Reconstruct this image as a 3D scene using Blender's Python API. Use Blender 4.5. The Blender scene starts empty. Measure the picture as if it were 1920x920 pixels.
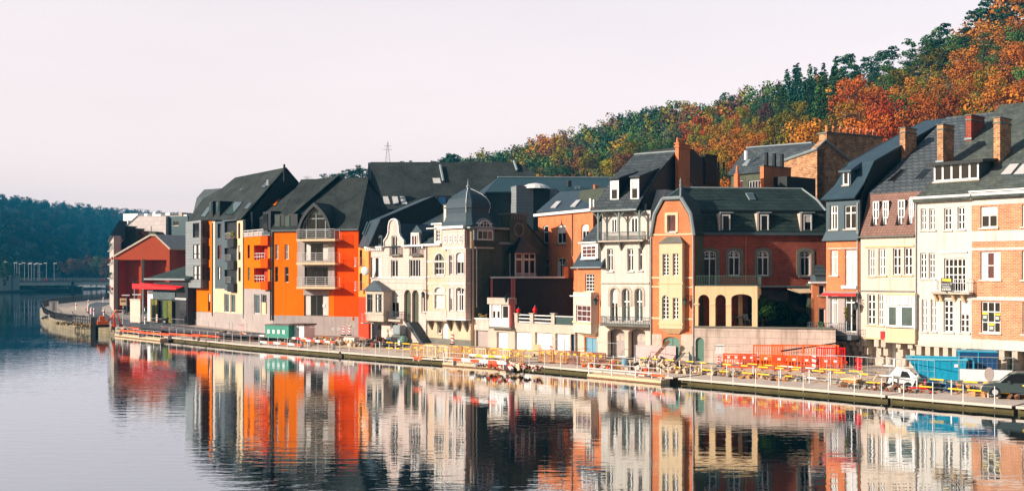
import bpy, bmesh, math, random
from mathutils import Vector, Matrix, Euler
from mathutils.geometry import tessellate_polygon
R = math.radians
random.seed(11)
scene = bpy.context.scene
COL = scene.collection
# ---------------------------------------------------------------- camera, sky, sun, exposure
CAMZ, STREET, HOR, FPX = 8.6, 1.1, 513.0, 2000.0
cam_data = bpy.data.cameras.new('camera')
cam_data.sensor_width = 36.0
cam_data.lens = 37.5
cam_data.shift_y = 53 / 1920
cam_data.clip_start = 0.5
cam_data.clip_end = 9000
cam = bpy.data.objects.new('camera', cam_data)
COL.objects.link(cam)
cam.location = (0, 0, CAMZ)
cam.rotation_euler = (R(90), 0, 0)
scene.camera = cam
SUN_AZ, SUN_EL = 71.0, 20.0          # degrees left of straight behind the camera, height
sv = Vector((-math.sin(R(SUN_AZ)) * math.cos(R(SUN_EL)), -math.cos(R(SUN_AZ)) * math.cos(R(SUN_EL)), math.sin(R(SUN_EL))))
world = bpy.data.worlds.new('World')
scene.world = world
world.use_nodes = True
wn = world.node_tree
wn.nodes.clear()
wo = wn.nodes.new('ShaderNodeOutputWorld')
sky = wn.nodes.new('ShaderNodeTexSky')
sky.sky_type = 'NISHITA'
sky.sun_disc = False
sky.sun_elevation = R(SUN_EL)
sky.sun_rotation = math.atan2(sv.x, sv.y)
sky.air_density = 1.0
sky.dust_density = 2.0
bg1 = wn.nodes.new('ShaderNodeBackground')
bg1.inputs['Strength'].default_value = 0.05
wn.links.new(sky.outputs[0], bg1.inputs['Color'])
bg2 = wn.nodes.new('ShaderNodeBackground')       # thin high overcast: pale lilac above, warmer low down
tc = wn.nodes.new('ShaderNodeTexCoord')
sx = wn.nodes.new('ShaderNodeSeparateXYZ')
wn.links.new(tc.outputs['Generated'], sx.inputs[0])
rp = wn.nodes.new('ShaderNodeValToRGB')
rp.color_ramp.elements[0].position = 0.0
rp.color_ramp.elements[0].color = (1.03, 0.70, 0.64, 1)
rp.color_ramp.elements[1].position = 0.30
rp.color_ramp.elements[1].color = (0.61, 0.525, 0.50, 1)
e = rp.color_ramp.elements.new(0.12)
e.color = (0.80, 0.60, 0.555, 1)
e = rp.color_ramp.elements.new(0.5)
e.color = (0.11, 0.14, 0.19, 1)
wn.links.new(sx.outputs['Z'], rp.inputs[0])
my = wn.nodes.new('ShaderNodeMapRange')      # sky dimmed behind the camera to lower the fill on walls
my.inputs[1].default_value = -0.5; my.inputs[2].default_value = 0.45; my.inputs[3].default_value = 0.17; my.inputs[4].default_value = 1.0
wn.links.new(sx.outputs['Y'], my.inputs[0])
mm_ = wn.nodes.new('ShaderNodeMixRGB'); mm_.blend_type = 'MULTIPLY'; mm_.inputs[0].default_value = 1
wn.links.new(rp.outputs[0], mm_.inputs[1]); wn.links.new(my.outputs[0], mm_.inputs[2])
cn = wn.nodes.new('ShaderNodeTexNoise'); cn.inputs['Scale'].default_value = 2.2; cn.inputs['Detail'].default_value = 5
cmap = wn.nodes.new('ShaderNodeMapping'); cmap.inputs['Scale'].default_value = (1, 1, 5)
wn.links.new(tc.outputs['Generated'], cmap.inputs[0]); wn.links.new(cmap.outputs[0], cn.inputs['Vector'])
cr = wn.nodes.new('ShaderNodeMapRange'); cr.inputs[1].default_value = .3; cr.inputs[2].default_value = .7; cr.inputs[3].default_value = .955; cr.inputs[4].default_value = 1.035
wn.links.new(cn.outputs['Fac'], cr.inputs[0])
m3_ = wn.nodes.new('ShaderNodeMixRGB'); m3_.blend_type = 'MULTIPLY'; m3_.inputs[0].default_value = 1
wn.links.new(mm_.outputs[0], m3_.inputs[1]); wn.links.new(cr.outputs[0], m3_.inputs[2])
wn.links.new(m3_.outputs[0], bg2.inputs['Color'])
bg2.inputs['Strength'].default_value = 1.02
ad = wn.nodes.new('ShaderNodeAddShader')
wn.links.new(bg1.outputs[0], ad.inputs[0])
wn.links.new(bg2.outputs[0], ad.inputs[1])
wn.links.new(ad.outputs[0], wo.inputs['Surface'])
sun_data = bpy.data.lights.new('sun', 'SUN')
sun_data.energy = 5.0
sun_data.angle = R(0.5)
sun_data.color = (1.0, 0.89, 0.76)
sun = bpy.data.objects.new('sun', sun_data)
COL.objects.link(sun)
sun.rotation_euler = sv.to_track_quat('Z', 'Y').to_euler()
scene.view_settings.view_transform = 'Standard'
scene.view_settings.look = 'None'
scene.view_settings.gamma = 1.0
scene.view_settings.use_curve_mapping = False
scene.view_settings.exposure = 0.45
scene.render.engine = 'CYCLES'
cy = scene.cycles
cy.use_denoising = True
cy.max_bounces = 6
cy.diffuse_bounces = 2
cy.glossy_bounces = 3
cy.transmission_bounces = 2
cy.volume_bounces = 0
cy.transparent_max_bounces = 8
cy.caustics_reflective = False
cy.caustics_refractive = False
cy.sample_clamp_indirect = 6.0

# ---------------------------------------------------------------- geometry of the place
def gp(px, py, z=STREET):
    Z = (CAMZ - z) * FPX / (py - HOR)
    return Vector(((px - 960) / FPX * Z, Z, z))

class Frame:
    """a vertical wall plane: local x along it, y into the building, z up from the street"""
    def __init__(s, A, B, z=STREET):
        s.A = Vector((A[0], A[1], z)); B = Vector((B[0], B[1], z))
        s.L = (B - s.A).length; s.u = (B - s.A).normalized(); s.m = Vector((-s.u.y, s.u.x, 0)); s.z = z
        s.rot = math.atan2(s.u.y, s.u.x)
    def at(s, px, py, d=0.0):
        r = Vector(((px - 960) / FPX, 1, -(py - HOR) / FPX)); C = Vector((0, 0, CAMZ))
        t = (d - (C - s.A).dot(s.m)) / r.dot(s.m)
        P = C + r * t
        return ((P - s.A).dot(s.u), P.z - s.z)
    def v(s, px, py, d=0.0):
        x, z = s.at(px, py, d); return Vector((x, d, z))
    def dep(s, px, x):
        a = (px - 960) / FPX
        t = (x + s.A.x * s.u.x + s.A.y * s.u.y) / (a * s.u.x + s.u.y)
        return (t * a - s.A.x) * s.m.x + (t - s.A.y) * s.m.y
    def zat(s, px, py, x):           # depth and height of pixel on the plane local x = const
        d = s.dep(px, x); return d, s.at(px, py, d)[1]
    def side(s, x):
        A = s.A + s.u * x; return Frame(A, A + s.m, s.z)

def FP(pa, pb, z=STREET):
    return Frame(gp(pa[0], pa[1], z), gp(pb[0], pb[1], z), z)
def FZ(pxa, Za, pxb, Zb, z=STREET):
    return Frame(((pxa - 960) / FPX * Za, Za), ((pxb - 960) / FPX * Zb, Zb), z)

# ---------------------------------------------------------------- materials
MATS = {}
def nmat(name):
    m = bpy.data.materials.new(name); m.use_nodes = True
    nt = m.node_tree; return m, nt, nt.nodes['Principled BSDF']
def mat(name, col, rough=0.75, var=0.12, scale=0.8, bump=0.0, metal=0.0, spec=0.3, streak=0.0, detail=6, fine=0.0):
    """painted or natural surface: base colour with blotches, optional vertical weather streaks and fine grain"""
    if name in MATS: return MATS[name]
    m, nt, p = nmat(name)
    p.inputs['Roughness'].default_value = rough
    p.inputs['Metallic'].default_value = metal
    p.inputs['Specular IOR Level'].default_value = spec
    tcn = nt.nodes.new('ShaderNodeTexCoord')
    n = nt.nodes.new('ShaderNodeTexNoise'); n.inputs['Scale'].default_value = scale; n.inputs['Detail'].default_value = detail
    n.inputs['Roughness'].default_value = 0.65
    nt.links.new(tcn.outputs['Object'], n.inputs['Vector'])
    r = nt.nodes.new('ShaderNodeValToRGB')
    a = [c * (1 - var) for c in col]; b = [min(1, c * (1 + var)) for c in col]
    r.color_ramp.elements[0].position = 0.32; r.color_ramp.elements[0].color = (*a, 1)
    r.color_ramp.elements[1].position = 0.68; r.color_ramp.elements[1].color = (*b, 1)
    nt.links.new(n.outputs['Fac'], r.inputs[0])
    out = r.outputs[0]
    if streak:
        mp = nt.nodes.new('ShaderNodeMapping'); mp.inputs['Scale'].default_value = (2.6, 2.6, 0.16)
        nt.links.new(tcn.outputs['Object'], mp.inputs[0])
        n2 = nt.nodes.new('ShaderNodeTexNoise'); n2.inputs['Scale'].default_value = 1.3; n2.inputs['Detail'].default_value = 5
        nt.links.new(mp.outputs[0], n2.inputs['Vector'])
        mr = nt.nodes.new('ShaderNodeMapRange'); mr.inputs[1].default_value = 0.5; mr.inputs[2].default_value = 0.75
        mr.inputs[3].default_value = 0; mr.inputs[4].default_value = streak
        nt.links.new(n2.outputs['Fac'], mr.inputs[0])
        mx = nt.nodes.new('ShaderNodeMixRGB'); mx.blend_type = 'MULTIPLY'
        nt.links.new(mr.outputs[0], mx.inputs[0]); nt.links.new(out, mx.inputs[1]); mx.inputs[2].default_value = (0.42, 0.40, 0.36, 1)
        out = mx.outputs[0]
    if fine:
        n3 = nt.nodes.new('ShaderNodeTexNoise'); n3.inputs['Scale'].default_value = 9; n3.inputs['Detail'].default_value = 3
        nt.links.new(tcn.outputs['Object'], n3.inputs['Vector'])
        mr = nt.nodes.new('ShaderNodeMapRange'); mr.inputs[1].default_value = 0.35; mr.inputs[2].default_value = 0.65
        mr.inputs[3].default_value = 1 - fine; mr.inputs[4].default_value = 1 + fine
        nt.links.new(n3.outputs['Fac'], mr.inputs[0])
        mx = nt.nodes.new('ShaderNodeMixRGB'); mx.blend_type = 'MULTIPLY'; mx.inputs[0].default_value = 1
        nt.links.new(out, mx.inputs[1]); nt.links.new(mr.outputs[0], mx.inputs[2]); out = mx.outputs[0]
    nt.links.new(out, p.inputs['Base Color'])
    if bump:
        bp = nt.nodes.new('ShaderNodeBump'); bp.inputs['Strength'].default_value = bump; bp.inputs['Distance'].default_value = 0.05
        n4 = nt.nodes.new('ShaderNodeTexNoise'); n4.inputs['Scale'].default_value = 5; nt.links.new(tcn.outputs['Object'], n4.inputs['Vector'])
        nt.links.new(n4.outputs['Fac'], bp.inputs['Height']); nt.links.new(bp.outputs[0], p.inputs['Normal'])
    MATS[name] = m; return m
def brickmat(name, c1, c2, mortar, bw=0.24, bh=0.085, msize=0.012, rough=0.85, var=0.3, streak=0.0, blotch=0.6, off=0.5):
    """courses of brick, slate or stone blocks; laid over x+y and z so that it turns the corner"""
    if name in MATS: return MATS[name]
    m, nt, p = nmat(name)
    p.inputs['Roughness'].default_value = rough; p.inputs['Specular IOR Level'].default_value = 0.25
    tcn = nt.nodes.new('ShaderNodeTexCoord'); sp = nt.nodes.new('ShaderNodeSeparateXYZ'); nt.links.new(tcn.outputs['Object'], sp.inputs[0])
    ads = nt.nodes.new('ShaderNodeMath'); nt.links.new(sp.outputs[0], ads.inputs[0]); nt.links.new(sp.outputs[1], ads.inputs[1])
    cb = nt.nodes.new('ShaderNodeCombineXYZ'); nt.links.new(ads.outputs[0], cb.inputs[0]); nt.links.new(sp.outputs[2], cb.inputs[1])
    b = nt.nodes.new('ShaderNodeTexBrick'); b.inputs['Scale'].default_value = 1
    b.inputs['Brick Width'].default_value = bw; b.inputs['Row Height'].default_value = bh; b.inputs['Mortar Size'].default_value = msize
    b.inputs['Color1'].default_value = (*c1, 1); b.inputs['Color2'].default_value = (*c2, 1); b.inputs['Mortar'].default_value = (*mortar, 1)
    b.offset = off
    nt.links.new(cb.outputs[0], b.inputs['Vector'])
    n = nt.nodes.new('ShaderNodeTexNoise'); n.inputs['Scale'].default_value = blotch; n.inputs['Detail'].default_value = 7; n.inputs['Roughness'].default_value = 0.7
    nt.links.new(tcn.outputs['Object'], n.inputs['Vector'])
    mr = nt.nodes.new('ShaderNodeMapRange'); mr.inputs[1].default_value = 0.3; mr.inputs[2].default_value = 0.7
    mr.inputs[3].default_value = 1 - var; mr.inputs[4].default_value = 1 + var
    nt.links.new(n.outputs['Fac'], mr.inputs[0])
    mx = nt.nodes.new('ShaderNodeMixRGB'); mx.blend_type = 'MULTIPLY'; mx.inputs[0].default_value = 1
    nt.links.new(b.outputs['Color'], mx.inputs[1]); nt.links.new(mr.outputs[0], mx.inputs[2])
    out = mx.outputs[0]
    if streak:
        mp = nt.nodes.new('ShaderNodeMapping'); mp.inputs['Scale'].default_value = (1.6, 1.6, 0.14)
        nt.links.new(tcn.outputs['Object'], mp.inputs[0])
        n2 = nt.nodes.new('ShaderNodeTexNoise'); n2.inputs['Scale'].default_value = 1.0; n2.inputs['Detail'].default_value = 5
        nt.links.new(mp.outputs[0], n2.inputs['Vector'])
        mr2 = nt.nodes.new('ShaderNodeMapRange'); mr2.inputs[1].default_value = 0.48; mr2.inputs[2].default_value = 0.72
        mr2.inputs[3].default_value = 0; mr2.inputs[4].default_value = streak
        nt.links.new(n2.outputs['Fac'], mr2.inputs[0])
        m2 = nt.nodes.new('ShaderNodeMixRGB'); m2.blend_type = 'MULTIPLY'; nt.links.new(mr2.outputs[0], m2.inputs[0])
        nt.links.new(out, m2.inputs[1]); m2.inputs[2].default_value = (0.3, 0.29, 0.26, 1); out = m2.outputs[0]
    nt.links.new(out, p.inputs['Base Color'])
    bp = nt.nodes.new('ShaderNodeBump'); bp.inputs['Strength'].default_value = 0.5; bp.inputs['Distance'].default_value = 0.02; bp.invert = True
    nt.links.new(b.outputs['Fac'], bp.inputs['Height']); nt.links.new(bp.outputs[0], p.inputs['Normal'])
    MATS[name] = m; return m

WHITE = mat('white_render', (0.67, 0.61, 0.545), 0.8, 0.08, 0.5, streak=0.5, fine=0.03)
PAINT = mat('white_paint', (0.82, 0.80, 0.78), 0.45, 0.03, 2)
IVORY = mat('ivory_render', (0.70, 0.575, 0.475), 0.8, 0.08, 0.5, streak=0.5)
CREAM = mat('cream_render', (0.74, 0.55, 0.35), 0.8, 0.06, 0.5, streak=0.25, fine=0.03)
PEACH = brickmat('peach_brick', (0.76, 0.50, 0.32), (0.68, 0.42, 0.26), (0.72, 0.58, 0.46), var=0.12)
PINKST = brickmat('pale_pink_stone', (0.72, 0.555, 0.49), (0.67, 0.52, 0.46), (0.50, 0.39, 0.34), 0.7, 0.32, 0.015, var=0.1, streak=0.25)
OCHRE = mat('ochre_stone', (0.78, 0.54, 0.30), 0.8, 0.08, 0.7, streak=0.3)
ORANGE = mat('orange_render', (0.84, 0.165, 0.002), 0.8, 0.07, 0.35, streak=0.32, spec=0.03)
ORANGERED = mat('red_orange_render', (0.84, 0.080, 0.001), 0.8, 0.07, 0.35, streak=0.28, spec=0.03)
REDR = mat('deep_red_render', (0.62, 0.045, 0.008), 0.7, 0.06, 0.5)
GREYR = mat('warm_grey_render', (0.42, 0.35, 0.33), 0.85, 0.1, 0.4, streak=0.4)
PANELS = brickmat('grey_panels', (0.22, 0.24, 0.25), (0.25, 0.27, 0.28), (0.12, 0.13, 0.14), 30.0, 0.42, 0.02, 0.6, var=0.08)
DGREY = mat('dark_grey_metal', (0.075, 0.10, 0.115), 0.5, 0.12, 0.8)
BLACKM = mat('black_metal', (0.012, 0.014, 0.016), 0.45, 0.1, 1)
BRICK = brickmat('orange_brick', (0.80, 0.20, 0.058), (0.64, 0.14, 0.042), (0.62, 0.32, 0.18), var=0.18, streak=0.15)
BRICKO = brickmat('pale_orange_brick', (0.66, 0.26, 0.12), (0.46, 0.16, 0.07), (0.66, 0.42, 0.28), 0.34, 0.12, 0.02, var=0.22, blotch=1.3, streak=0.2)
BRICKR = brickmat('red_brick', (0.60, 0.085, 0.045), (0.44, 0.055, 0.033), (0.16, 0.08, 0.05), 0.32, 0.14, 0.03, var=0.35)
BRICKD = brickmat('shade_deepened_brick', (0.10, 0.115, 0.075), (0.125, 0.13, 0.08), (0.06, 0.07, 0.055), var=0.25, streak=0.4)  # dark brick, albedo lowered further to hold the deep shade of side walls
BRICKB = brickmat('brown_black_brick', (0.040, 0.030, 0.024), (0.052, 0.037, 0.030), (0.030, 0.025, 0.021), var=0.2)
BRICKM = brickmat('mottled_brick', (0.62, 0.26, 0.10), (0.30, 0.10, 0.04), (0.45, 0.32, 0.2), 0.42, 0.17, 0.03, var=0.55, blotch=1.6)
BRICKT = brickmat('brown_tile', (0.30, 0.165, 0.13), (0.24, 0.13, 0.105), (0.13, 0.075, 0.06), 0.28, 0.2, 0.02, var=0.2)
SLATE = brickmat('slate', (0.085, 0.098, 0.102), (0.055, 0.066, 0.072), (0.028, 0.036, 0.04), 0.7, 0.32, 0.03, 0.6, var=0.32)
SLATEB = brickmat('blue_slate', (0.046, 0.072, 0.090), (0.036, 0.058, 0.075), (0.045, 0.07, 0.085), 1.6, 0.9, 0.015, 0.5, var=0.12)
SLATEG = brickmat('green_slate', (0.034, 0.054, 0.046), (0.022, 0.038, 0.034), (0.010, 0.018, 0.016), 0.7, 0.32, 0.025, 0.7, var=0.4)
SLATEM = brickmat('mossy_slate', (0.11, 0.125, 0.105), (0.075, 0.09, 0.085), (0.05, 0.055, 0.045), 0.45, 0.22, 0.015, 0.75, var=0.45, blotch=1.1)
SLATER = brickmat('coursed_slate', (0.115, 0.13, 0.14), (0.085, 0.10, 0.11), (0.035, 0.042, 0.048), 0.55, 0.34, 0.035, 0.6, var=0.25)
ROOFD = mat('dark_roofing', (0.040, 0.047, 0.045), 0.75, 0.35, 0.4, streak=0.8, spec=0.1)
TEAL = mat('teal_cladding', (0.030, 0.075, 0.085), 0.5, 0.1, 0.6)
BSL = mat('blue_slate_cladding', (0.040, 0.072, 0.095), 0.5, 0.15, 0.6)
ZINC = mat('zinc', (0.26, 0.30, 0.31), 0.45, 0.12, 0.8)
STONE = brickmat('grey_stone_blocks', (0.70, 0.55, 0.47), (0.64, 0.51, 0.43), (0.42, 0.34, 0.29), 1.15, 0.55, 0.015, var=0.2, streak=0.6)
STONEP = mat('pale_stone', (0.55, 0.46, 0.38), 0.85, 0.12, 0.9, streak=0.3, fine=0.08)
STONED = mat('weathered_stone', (0.17, 0.165, 0.14), 0.85, 0.2, 0.9, fine=0.1)
GLASSD = mat('window_glass', (0.012, 0.011, 0.011), 0.06, 0.5, 0.45, spec=0.3)
GLASST = mat('tinted_glass', (0.05, 0.085, 0.085), 0.08, 0.35, 0.4, spec=0.5)
GLASSW = mat('pale_blinds_behind_glass', (0.62, 0.58, 0.56), 0.3, 0.12, 1.2)
GLASSR = mat('maroon_curtained_glass', (0.10, 0.03, 0.03), 0.2, 0.4, 1.1)
GREEND = mat('green_door_paint', (0.13, 0.24, 0.19), 0.5, 0.06, 0.8)
BLUED = mat('blue_door_paint', (0.16, 0.32, 0.42), 0.5, 0.06, 0.8)
WOODO = mat('orange_wood', (0.55, 0.24, 0.07), 0.75, 0.3, 2.5)
WOODB = mat('brown_wood', (0.22, 0.10, 0.05), 0.75, 0.3, 2.5)
CURT = mat('curtain_cloth', (0.70, 0.66, 0.62), 0.85, 0.1, 3)
CHPOT = mat('chimney_pot_clay', (0.62, 0.22, 0.10), 0.8, 0.15, 2)
RED = mat('signal_red', (0.80, 0.010, 0.012), 0.5, 0.06, 1)
REDOR = mat('orange_red_plastic', (0.90, 0.085, 0.018), 0.45, 0.08, 1.5)
ORPL = mat('orange_plastic', (0.92, 0.17, 0.03), 0.45, 0.08, 1.5)
YEL = mat('yellow_plastic', (0.90, 0.56, 0.02), 0.45, 0.08, 2)
STEEL = mat('galvanised_steel', (0.50, 0.50, 0.50), 0.4, 0.1, 2, metal=0.3)
SKIPB = mat('blue_skip_paint', (0.012, 0.33, 0.52), 0.45, 0.12, 0.9, streak=0.3)
BLUEM = mat('dark_blue_paint', (0.01, 0.06, 0.16), 0.45, 0.15, 1)
CONC = mat('concrete', (0.48, 0.42, 0.35), 0.9, 0.12, 0.6, streak=0.2, fine=0.08)
CONCL = mat('pale_concrete', (0.66, 0.55, 0.47), 0.85, 0.08, 0.5, fine=0.05)
RUST = mat('rusty_metal', (0.24, 0.07, 0.035), 0.8, 0.3, 2)
OLIVE = mat('algae_stained_concrete', (0.10, 0.078, 0.026), 0.8, 0.3, 0.8)

# ---------------------------------------------------------------- mesh builder
SPLIT = {'bay_window', 'foot', 'trestle', 'bay_cheek', 'bay_side', 'leg', 'strut', 'prop', 'track', 'skid', 'capital', 'wing_mirror', 'roof_rail', 'roundel_back', 'mooring', 'loggia_lining', 'penthouse_box', 'flue', 'pallet_pile', 'handle', 'stone_pier', 'navigation_sign', 'pane'}
class MB:
    def __init__(s): s.V = []; s.F = []; s.S = []
    def add(s, vs, fs):
        o = len(s.V); s.S.append((o, len(s.F))); s.V.extend([tuple(v) for v in vs]); s.F.extend([tuple(i + o for i in f) for f in fs]); return s
    def box(s, x0, x1, y0, y1, z0, z1):
        return s.add([(x0, y0, z0), (x1, y0, z0), (x1, y1, z0), (x0, y1, z0), (x0, y0, z1), (x1, y0, z1), (x1, y1, z1), (x0, y1, z1)],
                     [(0, 3, 2, 1), (4, 5, 6, 7), (0, 1, 5, 4), (1, 2, 6, 5), (2, 3, 7, 6), (3, 0, 4, 7)])
    def loft(s, P, Q, cap=True):
        n = len(P); fs = [(i, (i + 1) % n, (i + 1) % n + n, i + n) for i in range(n)]
        if cap:
            for off, pts in ((0, P), (n, Q)):
                fs += [tuple(i + off for i in t) for t in tessellate_polygon([[Vector(p) for p in pts]])]
        return s.add(list(P) + list(Q), fs)
    def slab(s, pts, th=0.12):
        pts = [Vector(p) for p in pts]; nrm = Vector((0, 0, 0))
        for i in range(len(pts)): nrm += pts[i].cross(pts[(i + 1) % len(pts)])
        nrm.normalize()
        if nrm.z < 0: nrm = -nrm
        return s.loft([p + nrm * 0.02 for p in pts], [p - nrm * th for p in pts])
    def sheet(s, outer, holes, y0, y1, k=0.0, z0=0.0):
        """upright sheet with openings; y may lean with height (k)"""
        loops = [outer] + holes; flat = [p for l in loops for p in l]; n = len(flat)
        tri = tessellate_polygon([[Vector((x, z, 0)) for x, z in l] for l in loops])
        vs = [(x, y0 + k * (z - z0), z) for x, z in flat] + [(x, y1 + k * (z - z0), z) for x, z in flat]
        fs = [tuple(t) for t in tri] + [tuple(i + n for i in t) for t in tri]
        o = 0
        for l in loops:
            m_ = len(l)
            for i in range(m_): fs.append((o + i, o + (i + 1) % m_, o + (i + 1) % m_ + n, o + i + n))
            o += m_
        return s.add(vs, fs)
    def cells(s, x0, x1, z0, z1, holes, y0, y1):
        B = [(min(p[0] for p in h), max(p[0] for p in h), min(p[1] for p in h), max(p[1] for p in h)) for h in holes]
        X = sorted({x0, x1} | {c for q in B for c in q[:2] if x0 < c < x1}); Z = sorted({z0, z1} | {c for q in B for c in q[2:] if z0 < c < z1})
        for y in (y0, y1):
            for a, c in zip(X, X[1:]):
                for e, g in zip(Z, Z[1:]):
                    mx, mz = (a + c) / 2, (e + g) / 2
                    if any(q[0] < mx < q[1] and q[2] < mz < q[3] for q in B): continue
                    s.add([(a, y, e), (c, y, e), (c, y, g), (a, y, g)], [(0, 1, 2, 3)])
            for h, q in zip(holes, B):
                if len(h) > 4:          # spandrels over an arch
                    arc = [p for p in h if p[1] > q[2] + 1e-6]; arc.sort(key=lambda p: p[0])
                    for p, r in zip(arc, arc[1:]): s.add([(p[0], y, p[1]), (r[0], y, r[1]), (r[0], y, q[3]), (p[0], y, q[3])], [(0, 1, 2, 3)])
        for l in holes + [[(x0, z0), (x1, z0), (x1, z1), (x0, z1)]]:
            for p, r in zip(l, l[1:] + l[:1]): s.add([(p[0], y0, p[1]), (r[0], y0, r[1]), (r[0], y1, r[1]), (p[0], y1, p[1])], [(0, 1, 2, 3)])
        return s
    def ring(s, L0, L1, ya, yb):
        n = len(L0)
        vs = [(x, ya, z) for x, z in L0] + [(x, ya, z) for x, z in L1] + [(x, yb, z) for x, z in L1] + [(x, yb, z) for x, z in L0]
        fs = []
        for i in range(n):
            j = (i + 1) % n
            fs += [(i, j, j + n, i + n), (i + n, j + n, j + 2 * n, i + 2 * n), (i + 2 * n, j + 2 * n, j + 3 * n, i + 3 * n), (i + 3 * n, j + 3 * n, j, i)]
        return s.add(vs, fs)
    def tube(s, pts, r, n=6, r2=None):
        pts = [Vector(p) for p in pts]; rings = []
        for i, p in enumerate(pts):
            t = (pts[min(i + 1, len(pts) - 1)] - pts[max(i - 1, 0)]).normalized()
            a = t.cross(Vector((0, 0, 1)));
            if a.length < 0.05: a = Vector((1, 0, 0))
            a.normalize(); b = t.cross(a)
            rr = r if r2 is None else r + (r2 - r) * i / max(1, len(pts) - 1)
            rings.append([p + (a * math.cos(2 * math.pi * k / n) + b * math.sin(2 * math.pi * k / n)) * rr for k in range(n)])
        vs = [v for q in rings for v in q]; fs = []
        for i in range(len(pts) - 1):
            for k in range(n): fs.append((i * n + k, i * n + (k + 1) % n, (i + 1) * n + (k + 1) % n, (i + 1) * n + k))
        fs.append(tuple(range(n))[::-1]); fs.append(tuple(range((len(pts) - 1) * n, len(pts) * n)))
        return s.add(vs, fs)
    def lathe(s, prof, cx=0, cy=0, n=12, sx=1, sy=1, ph=0):
        vs = []; fs = []
        for r, z in prof:
            for k in range(n):
                a = 2 * math.pi * k / n + ph; vs.append((cx + r * sx * math.cos(a), cy + r * sy * math.sin(a), z))
        for i in range(len(prof) - 1):
            for k in range(n): fs.append((i * n + k, i * n + (k + 1) % n, (i + 1) * n + (k + 1) % n, (i + 1) * n + k))
        fs.append(tuple(range(n))[::-1]); fs.append(tuple(range((len(prof) - 1) * n, len(prof) * n)))
        return s.add(vs, fs)
    def build(s, name, m, parent=None, smooth=False, label=None, bevel=0):
        if name in SPLIT and len(s.S) > 1:
            E_ = s.S[1:] + [(len(s.V), len(s.F))]; r = None
            for (a, f), (c, g) in zip(s.S, E_):
                q = MB(); q.V = s.V[a:c]; q.F = [tuple(i - a for i in t) for t in s.F[f:g]]; o = q.build(name, m, parent, smooth, label, bevel); r = r or o
            return r
        me = bpy.data.meshes.new(name); me.from_pydata(s.V, [], s.F); me.materials.append(m)
        if smooth:
            for p in me.polygons: p.use_smooth = True
        o = bpy.data.objects.new(name, me); COL.objects.link(o)
        if parent is not None: o.parent = parent
        if label: o['label'] = label
        if bevel:
            bv = o.modifiers.new('bevel', 'BEVEL'); bv.width = bevel; bv.segments = 2; bv.limit_method = 'ANGLE'
        return o
def box(*a): return MB().box(*a)
USED = {}
def tag(o, label, cat, group=None, kind=None):
    o['label'] = label; o['category'] = cat
    if group: o['group'] = group
    if kind: o['kind'] = kind
    return o
def thing(name, label, cat, loc=(0, 0, 0), rz=0.0, group=None):
    o = bpy.data.objects.new(name, None); COL.objects.link(o); o.empty_display_size = 0.3
    o.location = loc; o.rotation_euler = (0, 0, rz)
    return tag(o, label, cat, group)
def house(name, label, cat, F):
    return thing(name, label, cat, F.A, F.rot)
def struct(o, label=None):
    o['kind'] = 'structure'
    if label: o['label'] = label
    return o
def dup(root, loc, rz, label=None):
    r = root.copy(); COL.objects.link(r); r.location = loc; r.rotation_euler = (0, 0, rz)
    if label: r['label'] = label
    for ch in list(root.children):
        c = ch.copy(); COL.objects.link(c); c.parent = r
        for g in list(ch.children):
            d = g.copy(); COL.objects.link(d); d.parent = c
    return r

# ---------------------------------------------------------------- windows, walls, balconies
def arcz(x0, x1, z1, arch, x):
    h = (x1 - x0) / 2; t = min(1, abs(x - (x0 + x1) / 2) / h)
    if arch == 'r': return z1 - h + h * math.sqrt(max(0, 1 - t * t))
    if arch == 's': return z1 - 0.22 * h * 2 + 0.22 * h * 2 * math.sqrt(max(0, 1 - t * t))
    if arch == 'p': return z1 - 1.5 * h * (t ** 1.6)
    return z1
def loop(x0, x1, z0, z1, arch=None, n=10):
    if not arch: return [(x0, z0), (x1, z0), (x1, z1), (x0, z1)]
    pts = [(x0, z0), (x1, z0)]
    for i in range(n + 1):
        a = math.pi * i / n; x = (x0 + x1) / 2 + (x1 - x0) / 2 * math.cos(a)
        pts.append((x, arcz(x0, x1, z1, arch, x)))
    return pts
def W(x0, y0, x1, y1, nv=1, nh=0, arch=None, **k):
    return dict(p=(x0, y0, x1, y1), nv=nv, nh=nh, arch=arch, **k)
def wrect(F, s, d):
    x0, y0, x1, y1 = s['p']; xm, ym = (x0 + x1) / 2, (y0 + y1) / 2
    return F.at(x0, ym, d)[0], F.at(x1, ym, d)[0], F.at(xm, y1, d)[1], F.at(xm, y0, d)[1]
wrng = random.Random(8)
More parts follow.
